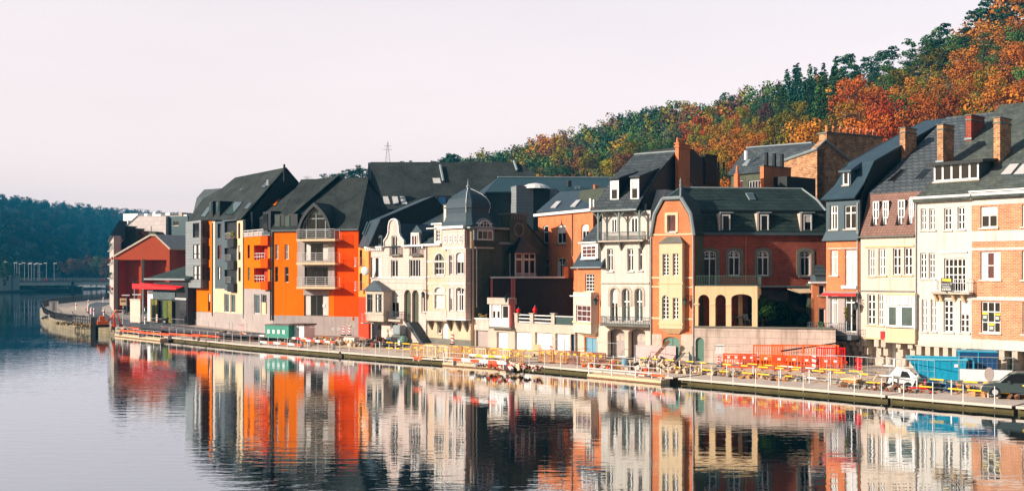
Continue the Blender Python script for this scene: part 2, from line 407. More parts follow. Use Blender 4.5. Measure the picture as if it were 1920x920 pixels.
def window(b, F, s, d, proud=False, k=0.0, zr=0.0):
    """one window: frame with glazing bars, its pane, optional surround, sill and curtain as sub-parts; d is the wall face"""
    if 'rect' in s: x0, x1, z0, z1 = s['rect']
    else: x0, x1, z0, z1 = wrect(F, s, d)
    if 'gm' not in s and 'cur' not in s and not s.get('panel') and (x1 - x0) > .6:
        q = wrng.random()
        if q < .16: s['cur'] = wrng.uniform(.12, .34)
        elif q < .24: s['cur'] = 'b'
        elif q < .36: s['gm'] = GLASSR
    arch = s.get('arch'); fw = s.get('fw', 0.085); bw = s.get('bw', 0.03)
    dd = d + s.get('rec', 0.13) if not proud else d - 0.06
    L0 = loop(x0, x1, z0, z1, arch); L1 = loop(x0 + fw, x1 - fw, z0 + fw, z1 - fw, arch)
    mb = MB().ring(L0, L1, dd, dd + 0.07)
    nv, nh = s['nv'], s['nh']
    for i in range(nv):
        x = x0 + (x1 - x0) * (i + 1) / (nv + 1); w_ = bw * (1.5 if nv == 1 else 1)
        mb.box(x - w_, x + w_, dd + 0.005, dd + 0.055, z0 + fw / 2, min(z1, arcz(x0, x1, z1, arch, x)) - fw / 2)
    tr = s.get('tr'); zt = z0 + (z1 - z0) * tr if tr else z1
    for i in range(nh):
        z = z0 + (zt - z0) * (i + 1) / (nh + 1)
        mb.box(x0 + fw / 2, x1 - fw / 2, dd + 0.008, dd + 0.052, z - bw, z + bw)
    if tr: mb.box(x0 + fw / 2, x1 - fw / 2, dd - 0.01, dd + 0.06, zt - bw * 1.8, zt + bw * 1.8)
    name = s.get('name', 'window')
    o = mb.build(name, s.get('fm', PAINT), b, label=s.get('label'))
    Lp = loop(x0 + fw / 2, x1 - fw / 2, z0 + fw / 2, z1 - fw / 2, arch)
    MB().sheet(Lp, [], dd + 0.045, dd + 0.06).build('pane' if not s.get('panel') else 'door_panel', s.get('gm', GLASSD), o)
    if s.get('cur'):
        f = s['cur']; cm = MB()
        wv = (x1 - x0 - 2 * fw)
        if f == 'b': cm.box(x0 + fw, x1 - fw, dd + 0.03, dd + 0.04, z0 + (z1 - z0) * 0.55, z1 - fw)
        else:
            box(x0 + fw, x0 + fw + wv * f, dd + 0.03, dd + 0.04, z0 + fw, z1 - fw - (0.3 if arch else 0)).build('curtain', CURT, o)
            cm.box(x1 - fw - wv * f, x1 - fw, dd + 0.03, dd + 0.04, z0 + fw, z1 - fw - (0.3 if arch else 0))
        cm.build('curtain', CURT, o)
    if s.get('sur'):
        sw = s['sur']; sd = s.get('sd', 0.05)
        MB().ring(loop(x0 - sw, x1 + sw, z0 - s.get('sb', 0.0) - 0.001, z1 + sw, arch), loop(x0 + 0.004, x1 - 0.004, z0 + 0.004, z1 - 0.004, arch), d - sd, d + 0.03).build('window_surround', s.get('sm', STONEP), o)
    if s.get('sill', True) and not proud:
        box(x0 - 0.1, x1 + 0.1, d - 0.12, d + 0.12, z0 - 0.12, z0 - 0.005).build('window_sill', s.get('slm', STONEP), o)
    return L0
def facade(b, F, d, outer, wins, m, th=0.3, name='wall', local=False, label=None):
    """a wall face with real openings (outline in picture coordinates on the plane at depth d, or local x,z)"""
    pts = outer if local else [F.at(x, y, d) for x, y in outer]
    holes = []
    for s in wins:
        L0 = window(b, F, s, d)
        holes.append(list(reversed(L0)))
    if holes and len(pts) == 4:
        xs_, zs_ = sorted(p[0] for p in pts), sorted(p[1] for p in pts)
        return MB().cells(xs_[0], xs_[3], zs_[0], zs_[3], holes, d, d + th).build(name, m, b, label=label)
    return MB().sheet(pts, holes, d, d + th).build(name, m, b, label=label)
def railing(mb, pts, z0, h, step=0.13, r=0.012, top=0.025, rails=None):
    """bars along the polyline of (x,y)"""
    for i in range(len(pts) - 1):
        a, c = Vector(pts[i]), Vector(pts[i + 1]); L = (c - a).length
        mb.tube([(a.x, a.y, z0 + h), (c.x, c.y, z0 + h)], top, 4)
        if rails:
            for q in rails: mb.tube([(a.x, a.y, z0 + h * q), (c.x, c.y, z0 + h * q)], r * 1.3, 4)
        else: mb.tube([(a.x, a.y, z0 + 0.08), (c.x, c.y, z0 + 0.08)], top, 4)
        n = max(1, int(L / step))
        for k in range(n + 1):
            p = a.lerp(c, k / n); mb.box(p.x - r, p.x + r, p.y - r, p.y + r, z0, z0 + h)
    return mb
def balcony(b, F, x0, x1, py, d, proj, m=STONEP, th=0.18, h=1.0, rails=None, rm=BLACKM, step=0.13, px=True, label=None):
    """slab with railing round three sides; py = picture height of the slab top"""
    xa, za = F.at(x0, py, d - proj) if px else (x0, py)
    xb = F.at(x1, py, d - proj)[0] if px else x1
    o = box(xa, xb, d - proj, d - 0.004, za - th, za).build('balcony', m, b, label=label)
    i = 0.06
    railing(MB(), [(xa + i, d - 0.02), (xa + i, d - proj + i), (xb - i, d - proj + i), (xb - i, d - 0.02)], za, h, step, rails=rails, r=0.014).build('railing', rm, o)
    return o
def pipe(b, F, px, py0, py1, d, m=BLACKM, r=0.05, name='downpipe'):
    x, z0 = F.at(px, py1, d); z1 = F.at(px, py0, d)[1]
    MB().tube([(x, d - 0.08, z0), (x, d - 0.08, z1)], r, 8).build(name, m, b)
def band(b, F, x0, x1, y0, y1, d, proj, m, name='cornice', px=True):
    """horizontal moulding"""
    xm = (x0 + x1) / 2
    a = F.at(x0, (y0 + y1) / 2, d)[0]; c = F.at(x1, (y0 + y1) / 2, d)[0]
    zt = F.at(xm, y0, d)[1]; zb = F.at(xm, y1, d)[1]
    o = MB(); o.box(a, c, d - proj, d + 0.02, zb, zt)
    return o.build(name, m, b)
def chimney(b, F, px0, px1, ytop, ybot, d, depth=1.0, m=BRICK, pots=3, name='chimney', parent=None, pm=CHPOT, cap=STONED):
    x0, zt = F.at(px0, ytop, d); x1 = F.at(px1, ytop, d)[0]; zb = F.at((px0 + px1) / 2, ybot, d)[1]
    o = box(x0, x1, d, d + depth, zb, zt).build(name, m, parent or b)
    if parent is None or parent is not b:
        pass
    c = MB().box(x0 - 0.06, x1 + 0.06, d - 0.06, d + depth + 0.06, zt - 0.35, zt - 0.2).box(x0 - 0.08, x1 + 0.08, d - 0.08, d + depth + 0.08, zt, zt + 0.1)
    if parent is None: c.build('chimney_cap', cap, o)
    if pots and parent is None:
        pmx = MB()
        for k in range(pots):
            yy = d + depth * (k + 0.5) / pots
            pmx.lathe([(0.13, zt + 0.1), (0.10, zt + 0.55), (0.12, zt + 0.6)], (x0 + x1) / 2, yy, 8)
        pmx.build('chimney_pot', pm, o)
    return o
def skylight(roof, pts, m=GLASST, fm=DGREY, th=0.08):
    """roof window: four corners lying on the roof, raised a little"""
    pts = [Vector(p) for p in pts]; n = (pts[1] - pts[0]).cross(pts[3] - pts[0]).normalized()
    if n.z < 0: n = -n
    c = sum(pts, Vector()) / 4
    o = MB().loft([p + n * th for p in pts], [p - n * 0.05 for p in pts]).build('roof_window', fm, roof)
    q = [c + (p - c) * 0.86 for p in pts]
    return MB().loft([p + n * (th + 0.012) for p in q], [p + n * (th + 0.001) for p in q]).build('pane', m, o) and o
def planept(F, px, py, P, Q, S):
    """point where the picture ray meets the plane of three local points"""
    r = Vector(((px - 960) / FPX, 1, -(py - HOR) / FPX)); C = Vector((0, 0, CAMZ)) - F.A
    rl = Vector((r.dot(F.u), r.dot(F.m), r.z)); cl = Vector((C.dot(F.u), C.dot(F.m), C.z))
    n = (Q - P).cross(S - P); t = (P - cl).dot(n) / rl.dot(n)
    return cl + rl * t
def rooflights(roofobj, F, plane, quads, **k):
    for q in quads: skylight(roofobj, [planept(F, x, y, *plane) for x, y in q], **k)
def body(b, F, L, Rr, m, name='side_wall', label=None):
    """solid mass between a left and a right outline of (x,y,z) points"""
    return MB().loft(L, Rr).build(name, m, b, label=label)
# ================================================================ HOUSES, right to left
def gbody(b, F, xa, xb, ze, Dr, zr, Db, zb, m, rm, d=0.0, z0=0.0, oh=0.2, rlabel=None, d2=None, sidem=None):
    """pitched mass with its roof; returns the roof object and its front plane"""
    f = d + 0.31
    P = [(f, z0), (f, ze), (Dr, zr), (Db, zb), (Db, z0)]
    MB().loft([(xa + .006, y, z) for y, z in P], [(xb - .006, y, z) for y, z in P]).build('side_wall', m, b)
    k = (zr - ze) / (Dr - f); e0 = d - oh
    ze2 = ze - (f - e0) * k * 0.25
    A, B_, C_, D_ = Vector((xa, e0, ze2)), Vector((xb, e0, ze2)), Vector((xb, Dr, zr + .05)), Vector((xa, Dr, zr + .05))
    mb = MB().slab([A, B_, C_, D_], 0.14).slab([D_, C_, Vector((xb, Db + .2, zb)), Vector((xa, Db + .2, zb))], 0.14)
    mb.tube([D_ + Vector((0, 0, .03)), C_ + Vector((0, 0, .03))], 0.09, 6)
    r = mb.build('roof', rm, b, label=rlabel)
    return r, (A, B_, C_)
def corbels(b, F, xs, d0, d1, ztop, h, m=STONEP):
    """stepped stone brackets carrying an overhanging wall"""
    for x in xs:
        mb = MB()
        for k in range(3):
            y1 = d0 + (d1 - d0) * (k / 3.0)
            mb.box(x - .2, x + .2, y1 - 0.0, d1 + 0.02, ztop - h * (k + 1) / 3, ztop - h * k / 3 - 0.02)
            mb.lathe([(0.02, 0), (0.02, 0.01)], x, y1, 4) if False else None
        mb.build('corbel', m, b)

RF = FP((1610, 682.4), (1920, 704.2))
OH = -0.9
X_L0, X_LM, X_MN, X_NO, X_O1 = -2.8, 0.62, 5.45, 9.96, 21.5
def chim(b, F, px, x, ytop, ybot, w=0.5, dp=1.9, **k):
    w, dp = min(w, .5), dp + .25
    d = F.dep(px, x); zt = F.at(px, ytop, d)[1]; zb = F.at(px, ybot, d)[1] - 1.2
    m = k.get('m', BRICKM); pots = k.get('pots', 0)
    o = box(x, x + w, d, d + dp, zb, zt).build('chimney', m, b)
    MB().box(x - .05, x + w + .05, d - .05, d + dp + .05, zt - .42, zt - .3).box(x - .07, x + w + .07, d - .07, d + dp + .07, zt, zt + .08).build('chimney_cap', k.get('cap', STONED), o)
    n = k.get('pots', 0)
    for q in range(n):
        MB().lathe([(0.13, zt + .08), (0.10, zt + .5), (0.12, zt + .55)], x + w / 2, d + dp * (q + .5) / n, 8).build('chimney_pot', CHPOT, o)
    MB().box(x - .08, x + w + .08, d - .12, d - .01, zb + 1.0, zb + 1.15).build('lead_flashing', ZINC, o)
    return o

# ---- brick corner house at the right edge
b = house('brick_house', 'orange brick house with white bands at the right edge, posters in its windows', 'house', RF)
oz = lambda y, px=1870, d=OH: RF.at(px, y, d)[1]
ztop, zbot = oz(366), oz(655)
wins = []
def colO(dx):
    L = [dict(p=None, nv=1, nh=0, fw=.1, gm=GLASSR if dx else GLASSD, rect=None), ]
    x0 = RF.at(1838, 400, OH)[0] + dx
    return [dict(rect=(x0, x0 + 1.28, oz(426), oz(386)), nv=1, nh=0, fw=.1, sill=True, slm=WHITE),
            dict(rect=(x0, x0 + 1.5, oz(524), oz(471)), nv=2, nh=1, fw=.11, cur=.3, gm=GLASSR, slm=WHITE),
            dict(rect=(x0 + .05, x0 + 1.5, oz(624), oz(565)), nv=2, nh=2, fw=.09, bw=.035, slm=WHITE)]
for dx in (0, 3.05, 6.4, 9.4): wins += colO(dx)
facade(b, RF, OH, [(X_NO + .01, zbot), (X_O1, zbot), (X_O1, ztop), (X_NO + .01, ztop)], wins, BRICKO, local=True)
for ya, yb, pr in ((366, 383, .05), (432, 452, .05), (464, 469, .07), (556, 563, .08), (637, 655.5, .1)):
    box(X_NO + .02, X_O1 + .02, OH - pr, OH + .05, oz(yb), oz(ya)).build('stone_band', WHITE, b)
o = MB().box(X_NO + .0, X_O1 + .1, OH - .35, OH + .1, oz(365), oz(359)).box(X_NO, X_O1 + .1, OH - .5, OH + .1, oz(359), oz(356)).build('cornice', PAINT, b)
x0 = RF.at(1838, 400, OH)[0]
for k, (u, y) in enumerate(((.12, 586), (1.03, 587), (.60, 606), (3.5, 588))):
    p = box(x0 + u, x0 + u + .4, OH + .1, OH + .115, oz(y + 14), oz(y)).build('window_poster', GLASST, b)
    box(x0 + u, x0 + u + .4, OH + .09, OH + .105, oz(y + 4), oz(y)).build('poster_heading', YEL, p)
    for q in range(3): box(x0 + u + .05, x0 + u + .33, OH + .09, OH + .105, oz(y + 7.3 + q * 2), oz(y + 6.3 + q * 2)).build('poster_text_line', PAINT, p)
r, pl = gbody(b, RF, X_NO, X_O1, 13.35, 13.8, 22.3, 24, 15, BRICK, SLATEM, d=OH, z0=3.4, oh=.45)
box(X_NO, X_O1, 0.2, 20, 0, 3.6).build('ground_floor_wall', STONEP, b)
corbels(b, RF, [X_NO + .35 + i * .95 for i in range(12)], OH, .22, zbot - .02, 2.1)
for i in range(3):
    rooflights(r, RF, pl, [[(1874 + i * 24, 330), (1896 + i * 24, 329), (1914 + i * 24, 307), (1894 + i * 24, 308)]], m=GLASSW, fm=DGREY)
chim(r, RF, 1863, X_NO - .25, 222, 318, .52, 1.7)
MB().box(X_NO + 2.2, X_NO + 3.2, -.02, .3, 0, 2.3).build('garage_door', GREEND, b)
MB().box(X_NO + 6.2, X_NO + 8.2, -.02, .3, 0, 2.4).build('garage_door', WOODB, b)

# ---- white house with the agency sign on its balcony
b = house('white_house', 'plain white rendered house with a black agency board hung on its balcony', 'house', RF)
nz = lambda y, px=1770, d=OH: RF.at(px, y, d)[1]
wins = [W(1726, 391, 1737, 431, 1, 2), W(1742, 391, 1753, 431, 1, 2), W(1770, 390, 1784, 431, 1, 2), W(1795, 388, 1809, 430, 1, 2),
        W(1725, 474, 1737, 522, 1, 3), W(1741, 474, 1753, 522, 1, 3), W(1770, 484, 1811, 546, 4, 3, fw=.1, sill=False),
        W(1728, 561, 1738, 621, 1, 3), W(1745, 561, 1755, 621, 1, 3), W(1769, 562, 1787, 622, 1, 4), W(1800, 563, 1817, 623, 1, 4)]
for q in wins: q.update(slm=WHITE, bw=.038)
facade(b, RF, OH, [(X_MN + .01, nz(650)), (X_NO, nz(650)), (X_NO, nz(370)), (X_MN + .01, nz(370))], wins, WHITE, local=True)
MB().box(X_MN - .15, X_NO + .1, OH - .35, OH + .1, nz(377), nz(371)).box(X_MN - .2, X_NO + .1, OH - .5, OH + .1, nz(371), nz(367)).build('cornice', PAINT, b)
box(X_MN + .01, X_NO, OH - .07, OH + .03, nz(650.5), nz(640)).build('stone_band', IVORY, b)
band(b, RF, 1760, 1814, 471, 474, OH, .12, PAINT, 'window_hood')
ob = balcony(b, RF, 1745, 1817, 547, OH, .75, m=STONEP, th=.15, h=.98, rm=PAINT, step=.2)
for px in (1757, 1766, 1790, 1808):
    x = RF.at(px, 560, OH)[0]
    MB().sheet([(x - .09, 0), (x + .09, 0), (x + .09, .1), (x - .09, .1)], [], 0, .01) if False else None
    MB().loft([(x - .09, OH - .6, nz(549)), (x - .09, OH, nz(549)), (x - .09, OH, nz(566))], [(x + .09, OH - .6, nz(549)), (x + .09, OH, nz(549)), (x + .09, OH, nz(566))]).build('balcony_bracket', OCHRE, ob)
r, pl = gbody(b, RF, X_MN, X_NO, 13.3, 13.8, 22.1, 24, 15, WHITE, SLATEM, d=OH, z0=3.4, oh=.45)
box(X_MN, X_NO, 0.2, 20, 0, 3.6).build('ground_floor_wall', STONEP, b)
corbels(b, RF, [X_MN + .3 + i * .72 for i in range(6)], OH, .22, nz(650) - .02, 2.1)
box(X_MN + 2.6, X_MN + 4.1, .1, .3, 0, 2.6).build('garage_door', WOODB, b)
# long dormer
xd0, zd0 = RF.at(1751, 341, 1.2); xd1 = RF.at(1835, 336, 1.2)[0]; zd1 = RF.at(1793, 306, 1.2)[1]
dm = MB().box(xd0, xd1, 1.3, 4.6, zd0 - .3, zd1 + .1).build('dormer', DGREY, r)
dw = window(b, RF, dict(rect=(xd0, xd1, zd0, zd1), nv=4, nh=0, fw=.12, bw=.07, rec=.0, label='long white five-light dormer window'), 1.2)
MB().slab([(xd0 - .5, .8, zd1 + .12), (xd1 + .5, .8, zd1 + .12), (xd1 + .5, 5.2, zd1 + .5), (xd0 - .5, 5.2, zd1 + .5)], .22).build('dormer_roof', BLACKM, b)
chim(r, RF, 1757, X_MN - .1, 235, 300, .52, 1.6)
chim(r, RF, 1811, X_MN - .1, 217, 258, .45, 2.2, m=BRICKR)
# agency board
F2 = RF; xs0, zs0 = F2.at(1765, 546, OH - .82); xs1, zs1 = F2.at(1785, 521, OH - .82)
sg = thing('agency_board', 'black agency board with yellow heading tied to the white balcony railing', 'sign', RF.A + RF.u * xs0 + RF.m * (OH - .84) + Vector((0, 0, zs0)), RF.rot)
w_, h_ = xs1 - xs0, zs1 - zs0
box(0, w_, -.02, .02, 0, h_).build('board', BLACKM, sg)
MB().sheet([(.06, h_ * .78), (w_ - .05, h_ * .72), (w_ - .06, h_ * .95), (.1, h_ * .95)], [], -.03, -.022).build('heading_panel', YEL, sg)
def text(body_, parent, loc, size, m, name='lettering', extr=.004, align='CENTER'):
    cu = bpy.data.curves.new(name, 'FONT'); cu.body = body_; cu.size = size; cu.extrude = extr; cu.align_x = align; cu.align_y = 'CENTER'
    cu.materials.append(m); o = bpy.data.objects.new(name, cu); COL.objects.link(o); o.parent = parent
    me = bpy.data.meshes.new_from_object(o); q = bpy.data.objects.new(name, me); bpy.data.objects.remove(o); COL.objects.link(q); q.parent = parent
    q.location = loc; q.rotation_euler = (R(90), 0, 0); return q
text('Century 21', sg, (w_ / 2, -.03, h_ * .56), w_ * .235, PAINT)
for q, ww in enumerate((.7, .8)): box(w_ * .12, w_ * (.12 + ww), -.03, -.021, h_ * (.36 - q * .09), h_ * (.39 - q * .09)).build('small_print', PAINT, sg)
for q in range(5): box(w_ * (.1 + q * .17), w_ * (.22 + q * .17), -.03, -.021, h_ * .1, h_ * .19).build('small_print', PAINT, sg)
MB().sheet([(w_ * .42, 0), (w_ * .58, 0), (w_ * .5, -h_ * .12)], [], -.02, .02).build('board_tip', BLACKM, sg)

# ---- cream house with brown tiled mansard
b = house('cream_house', 'cream rendered house with brown tiled mansard and boxy white bay window', 'house', RF)
mz = lambda y, px=1665, d=OH: RF.at(px, y, d)[1]
wins = [W(1628, 467, 1641, 517, 1, 2), W(1647, 466, 1661, 516, 1, 2), W(1674, 465, 1689, 515, 1, 2), W(1695, 464, 1710, 515, 1, 2),
        W(1626, 551, 1641, 608, 1, 3), W(1646, 551, 1656, 609, 1, 3)]
for q in wins: q.update(bw=.04, slm=CREAM)
zt, zb = 10.45, mz(634)
facade(b, RF, OH, [(X_LM + .1, zb), (X_MN, zb), (X_MN, zt), (X_LM + .1, zt)], wins, IVORY, local=True)
band(b, RF, 1622, 1714, 460, 463, OH, .1, OCHRE)
band(b, RF, 1612, 1716, 544.5, 547, OH, .06, STONED, 'string_course')
MB().box(X_LM - .15, X_MN + .02, OH - .3, OH + .1, zt - .02, zt + .1).build('gutter', STONED, b)
# box bay
bx0 = RF.at(1659, 600, OH - .45)[0]; bx1 = RF.at(1714, 600, OH - .45)[0]
bay = MB().box(bx0, bx1, OH - .35, OH - .01, mz(641), mz(614)).box(bx0 - .06, bx1 + .06, OH - .42, OH - .01, mz(553), mz(549)).build('bay_window', CREAM, b)
window(b, RF, dict(rect=(bx0 + .02, (bx0 + bx1) / 2 - .02, mz(612), mz(571)), nv=0, nh=0, fw=.16, rec=0, gm=GLASST, cur=.16, sill=False), OH - .42)
window(b, RF, dict(rect=((bx0 + bx1) / 2 + .02, bx1 - .02, mz(612), mz(571)), nv=0, nh=0, fw=.16, rec=0, gm=GLASST, sill=False), OH - .42)
for q in range(4):
    xx = bx0 + (bx1 - bx0) * q / 4
    window(b, RF, dict(rect=(xx + .02, xx + (bx1 - bx0) / 4 - .02, mz(570), mz(553.5)), nv=1, nh=0, fw=.08, rec=0, gm=GLASSW, sill=False), OH - .42)
MB().box(bx0 - .02, bx0 + .05, OH - .4, OH - .01, mz(614), mz(553)).box(bx1 - .05, bx1 + .02, OH - .4, OH - .01, mz(614), mz(553)).build('bay_cheek', PAINT, b)
box(RF.at(1651.5, 630, OH - .03)[0], RF.at(1658.5, 630, OH - .03)[0], OH - .1, OH - .01, mz(636), mz(621)).build('red_sign_plate', RED, b)
# mansard with sunk windows
kM = 1.5 / 3.72; zm0, zm1 = 10.55, 14.2
hol = []; mw = []
for x0_, x1_ in ((1635, 1646.5), (1653.5, 1664.5), (1682, 1695), (1702.5, 1712)):
    a_ = RF.at(x0_, 400, OH + .6)[0]; c_ = RF.at(x1_, 400, OH + .6)[0]
    z_0, z_1 = RF.at(1670, 423, OH + .4)[1], RF.at(1670, 376, OH + .8)[1]
    mw.append((a_, c_, z_0, z_1)); hol.append([(a_ - .02, z_0), (a_ - .02, z_1), (c_ + .02, z_1), (c_ + .02, z_0)])
MB().sheet([(X_LM, zm0), (X_MN - .02, zm0), (X_MN - .02, zm1), (X_LM, zm1)], hol, OH - .02, OH + .28, k=kM, z0=zm0).build('mansard', BRICKT, b)
for a_, c_, z_0, z_1 in mw:
    window(b, RF, dict(rect=(a_, c_, z_0, z_1), nv=1, nh=2, fw=.1, bw=.04, rec=0, sill=False), OH + .28 + kM * (z_0 - zm0) + .12)
PM = [(OH + .32, 3.4), (OH + .32, zm0), (.95, 14.05), (13.8, 21.55), (24, 15), (24, 3.4)]
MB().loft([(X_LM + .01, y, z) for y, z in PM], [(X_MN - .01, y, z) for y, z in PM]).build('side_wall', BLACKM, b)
A_, B_, C_, D_ = Vector((X_LM - .02, .45, 14.15)), Vector((X_MN, .45, 14.15)), Vector((X_MN, 13.8, 21.65)), Vector((X_LM - .02, 13.8, 21.65))
r = MB().slab([A_, B_, C_, D_], .12).slab([D_, C_, (X_MN, 24, 15.2), (X_LM, 24, 15.2)], .12).tube([D_, C_], .09, 6).build('roof', SLATER, b)
rooflights(r, RF, (A_, B_, C_), [[(1661, 343), (1675, 343), (1700, 318), (1690, 318)], [(1712, 339), (1727, 338), (1747, 317), (1734, 317)]], m=GLASSD, fm=SLATER)
box(X_LM, X_MN, 0.2, 20, 0, 3.6).build('ground_floor_wall', STONEP, b)
box(X_LM + .1, X_MN, OH - .05, OH + .1, zb - .12, zb + .05).build('plinth_moulding', CREAM, b)
corbels(b, RF, [X_LM + .35, X_LM + 1.5, X_LM + 2.1, X_LM + 3.4, X_LM + 4.4], OH, .22, zb - .02, 2.1)
box(X_LM + 1.55, X_LM + 2.55, .1, .3, 0, 2.5).build('door', PAINT, b)
chim(r, RF, 1687, X_LM - .45, 241, 298, .52, 1.7)
MB().lathe([(.16, 0), (.12, .7), (.15, .75)], 0, 0, 8)
pipe(b, RF, 1718, 378, 632, OH, STEEL, .055)

# ---- narrow house with the slate front
b = house('slate_front_house', 'narrow house with blue slate upper storey, orange brick below and red awning', 'house', RF)
lz = lambda y, px=1578, d=OH: RF.at(px, y, d)[1]
xl0 = RF.at(1549, 500, OH)[0]; xl1 = X_LM - .02
wA = [W(1556, 385, 1571, 430, 1, 0, tr=.68), W(1583, 385, 1605, 429, 1, 0, tr=.68)]
facade(b, RF, OH, [(xl0, lz(446)), (xl1, lz(446)), (xl1, lz(377)), (xl0, lz(377))], wA, BSL, local=True, name='slate_hung_wall')
MB().loft([(xl0 - .25, OH - .3, lz(451)), (xl0 - .0, OH - .02, lz(432)), (xl0 - .0, OH + .1, lz(451))], [(xl1, OH - .3, lz(451)), (xl1, OH - .02, lz(432)), (xl1, OH + .1, lz(451))]).build('slate_skirt', BSL, b)
wB = [W(1557, 469, 1571, 516, 1, 0, tr=.74, cur=.3, slm=WHITE), W(1584, 468, 1606, 535, 1, 0, tr=.8, gm=GLASSW, sill=False, name='balcony_door')]
facade(b, RF, OH, [(xl0, lz(549)), (xl1, lz(549)), (xl1, lz(452)), (xl0, lz(452))], wB, BRICK, local=True)
wC = [W(1557, 553, 1571, 607, 1, 0, tr=.74, sill=False), W(1584, 553, 1606, 622, 1, 0, tr=.8, sill=False, name='balcony_door')]
facade(b, RF, OH, [(xl0, lz(632)), (xl1, lz(632)), (xl1, lz(550)), (xl0, lz(550))], wC, GREYR, local=True)
band(b, RF, 1553, 1608, 464, 467, OH, .08, STONEP, 'lintel')
band(b, RF, 1580, 1608, 535, 541, OH, .25, PAINT, 'door_step')
aw = MB().loft([(xl0 - .05, OH - .02, lz(546)), (xl0 - .05, OH - .55, lz(549)), (xl0 - .05, OH - .02, lz(550))], [(xl1, OH - .02, lz(546)), (xl1, OH - .55, lz(549)), (xl1, OH - .02, lz(550))]).build('awning', STEEL, b)
box(xl0 - .05, xl1, OH - .57, OH - .53, lz(554.5), lz(549.5)).build('valance', RED, aw)
ze_ = 13.72
PL = [(-.35, 3.2), (-.35, ze_ - .1), (1.8, 16.85), (7.4, 19.0), (14.9, 21.7), (24, 15), (24, 3.2)]
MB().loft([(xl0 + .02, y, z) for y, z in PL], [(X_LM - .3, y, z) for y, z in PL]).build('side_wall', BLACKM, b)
Ls = [Vector(p) for p in ((xl0 - .3, -1.3, ze_), (X_LM - .25, -1.3, ze_), (X_LM - .25, .2, 15.0), (X_LM - .25, 1.8, 16.95), (xl0 + .5, 1.8, 16.95), (xl0 + .15, .2, 15.0))]
r = MB().slab([Ls[0], Ls[1], Ls[2], Ls[5]], .1).slab([Ls[5], Ls[2], Ls[3], Ls[4]], .1).slab([Ls[4], Ls[3], (X_LM - .25, 14.9, 21.8), (xl0 + .5, 14.9, 21.8)], .1).build('roof', BSL, b)
do = MB()
xa, za = RF.at(1580, 347, -.1); xb = RF.at(1591, 347, -.1)[0]; zb2 = RF.at(1585, 322, -.1)[1]
do.box(xa - .12, xb + .12, .05, 2, za - .1, zb2).loft([(xa - .3, -.3, zb2 - .05), (xb + .35, -.3, zb2 - .05), (xb + .3, 2, zb2 + .6), (xa - .1, 2, zb2 + .6)], [(xa - .3, -.3, zb2 + .1), (xb + .35, -.3, zb2 + .1), (xb + .1, 2, zb2 + 1.0), (xa + .1, 2, zb2 + 1.0)])
do.build('dormer', BSL, r)
window(b, RF, dict(rect=(xa, xb, za, zb2), nv=0, nh=0, fw=.1, rec=0), -.05)
# steel balcony deck
xk0 = RF.at(1514, 628, OH - 1.3)[0]
dk = MB().box(xk0, xl1 + .1, OH - 1.4, OH - .01, lz(634), lz(626)).build('balcony', DGREY, b, label='wide blue-grey steel balcony deck')
railing(MB(), [(xk0 + .05, OH - .05), (xk0 + .05, OH - 1.35), (xl1, OH - 1.35)], lz(626), .95, .2, rails=(.35, .65), r=.012, top=.02).build('railing', DGREY, dk)
MB().loft([(xl0 - .4, OH - 1.2, lz(634)), (xl0 - .4, .25, lz(634)), (xl0 - .4, .25, 1.7)], [(xl1, OH - 1.2, lz(634)), (xl1, .25, lz(634)), (xl1, .25, 1.7)]).build('balcony_soffit', BLACKM, dk)
box(xl0 - .2, xl1, .2, 18, 0, 3.4).build('ground_floor_wall', STONEP, b)
corbels(b, RF, [xl0 + .9, xl0 + 1.6, xl0 + 2.4, xl0 + 3.0], OH, .22, lz(634) - .02, 1.5)
box(xl0 + .9, xl0 + 1.6, .1, .3, 0, 2.2).build('door', BLACKM, b)
pipe(b, RF, 1608.5, 380, 640, OH, STEEL, .05)

# ---- brick corner house standing behind
KF = FZ(1363, 121, 1466, 113)
b = house('brick_house', 'mottled brick house behind the long mansard wing, row of clay pots on its gable', 'house', KF)
v = KF.v
xk = KF.at(1466, 300, 0)[0]
KS = Frame(KF.A + KF.u * KF.at(1532, 300, 0)[0], KF.A + KF.u * KF.at(1532, 300, 0)[0] + KF.m)
xg = KF.at(1532, 300, 0)[0]
def onside(px, py):
    d_, z_ = KF.zat(px, py, xg); return Vector((xg, d_, z_))
pk, rt = onside(1546, 264), onside(1592, 300)
P0 = [v(1466, 302, 0), Vector((xk, 0, 4)), Vector((xg, 0, 4)), v(1532, 279, 0)]
MB().loft(P0, [p + Vector((0, 1.0, 0)) for p in P0]).build('wall', BRICKM, b)
Q0 = [Vector((xg, 0, 4)), v(1532, 279, 0), pk, rt, Vector((xg, rt.y, 4))]
MB().loft(Q0, [p + Vector((-1.0, 0.02, 0)) for p in Q0]).build('gable_wall', BRICKM, b)
e0, e1 = v(1363, 327, -1), v(1425, 325, -1)
rd0 = KF.v(1400, 277.5, 6); rd1 = KF.v(1523, 268, 6)
r = MB().slab([v(1363, 327, 0), v(1455, 319, 0), v(1470, 303, 0.4), v(1532, 279.5, .6), KF.v(1530, 268, 6), rd0], .15).build('roof', SLATE, b)
MB().tube([rd0, rd1], .14, 6).build('ridge_capping', ZINC, r)
MB().tube([v(1466, 302, -.1), v(1532, 279, -.1), pk + Vector((.1, -.05, .05)), rt + Vector((.1, 0, 0))], .14, 5).build('verge_flashing', ZINC, r)
plK = (v(1363, 327, 0), v(1455, 319, 0), rd0)
rooflights(r, KF, plK, [[(1392, 311), (1401, 311), (1408, 300), (1401, 300)], [(1446, 303), (1457, 304), (1465, 295), (1456, 294)]], m=ZINC, fm=STEEL)
MB().tube([v(1399, 300, 1.5), v(1399, 283, 1.5)], .22, 8).build('flue', PAINT, r)
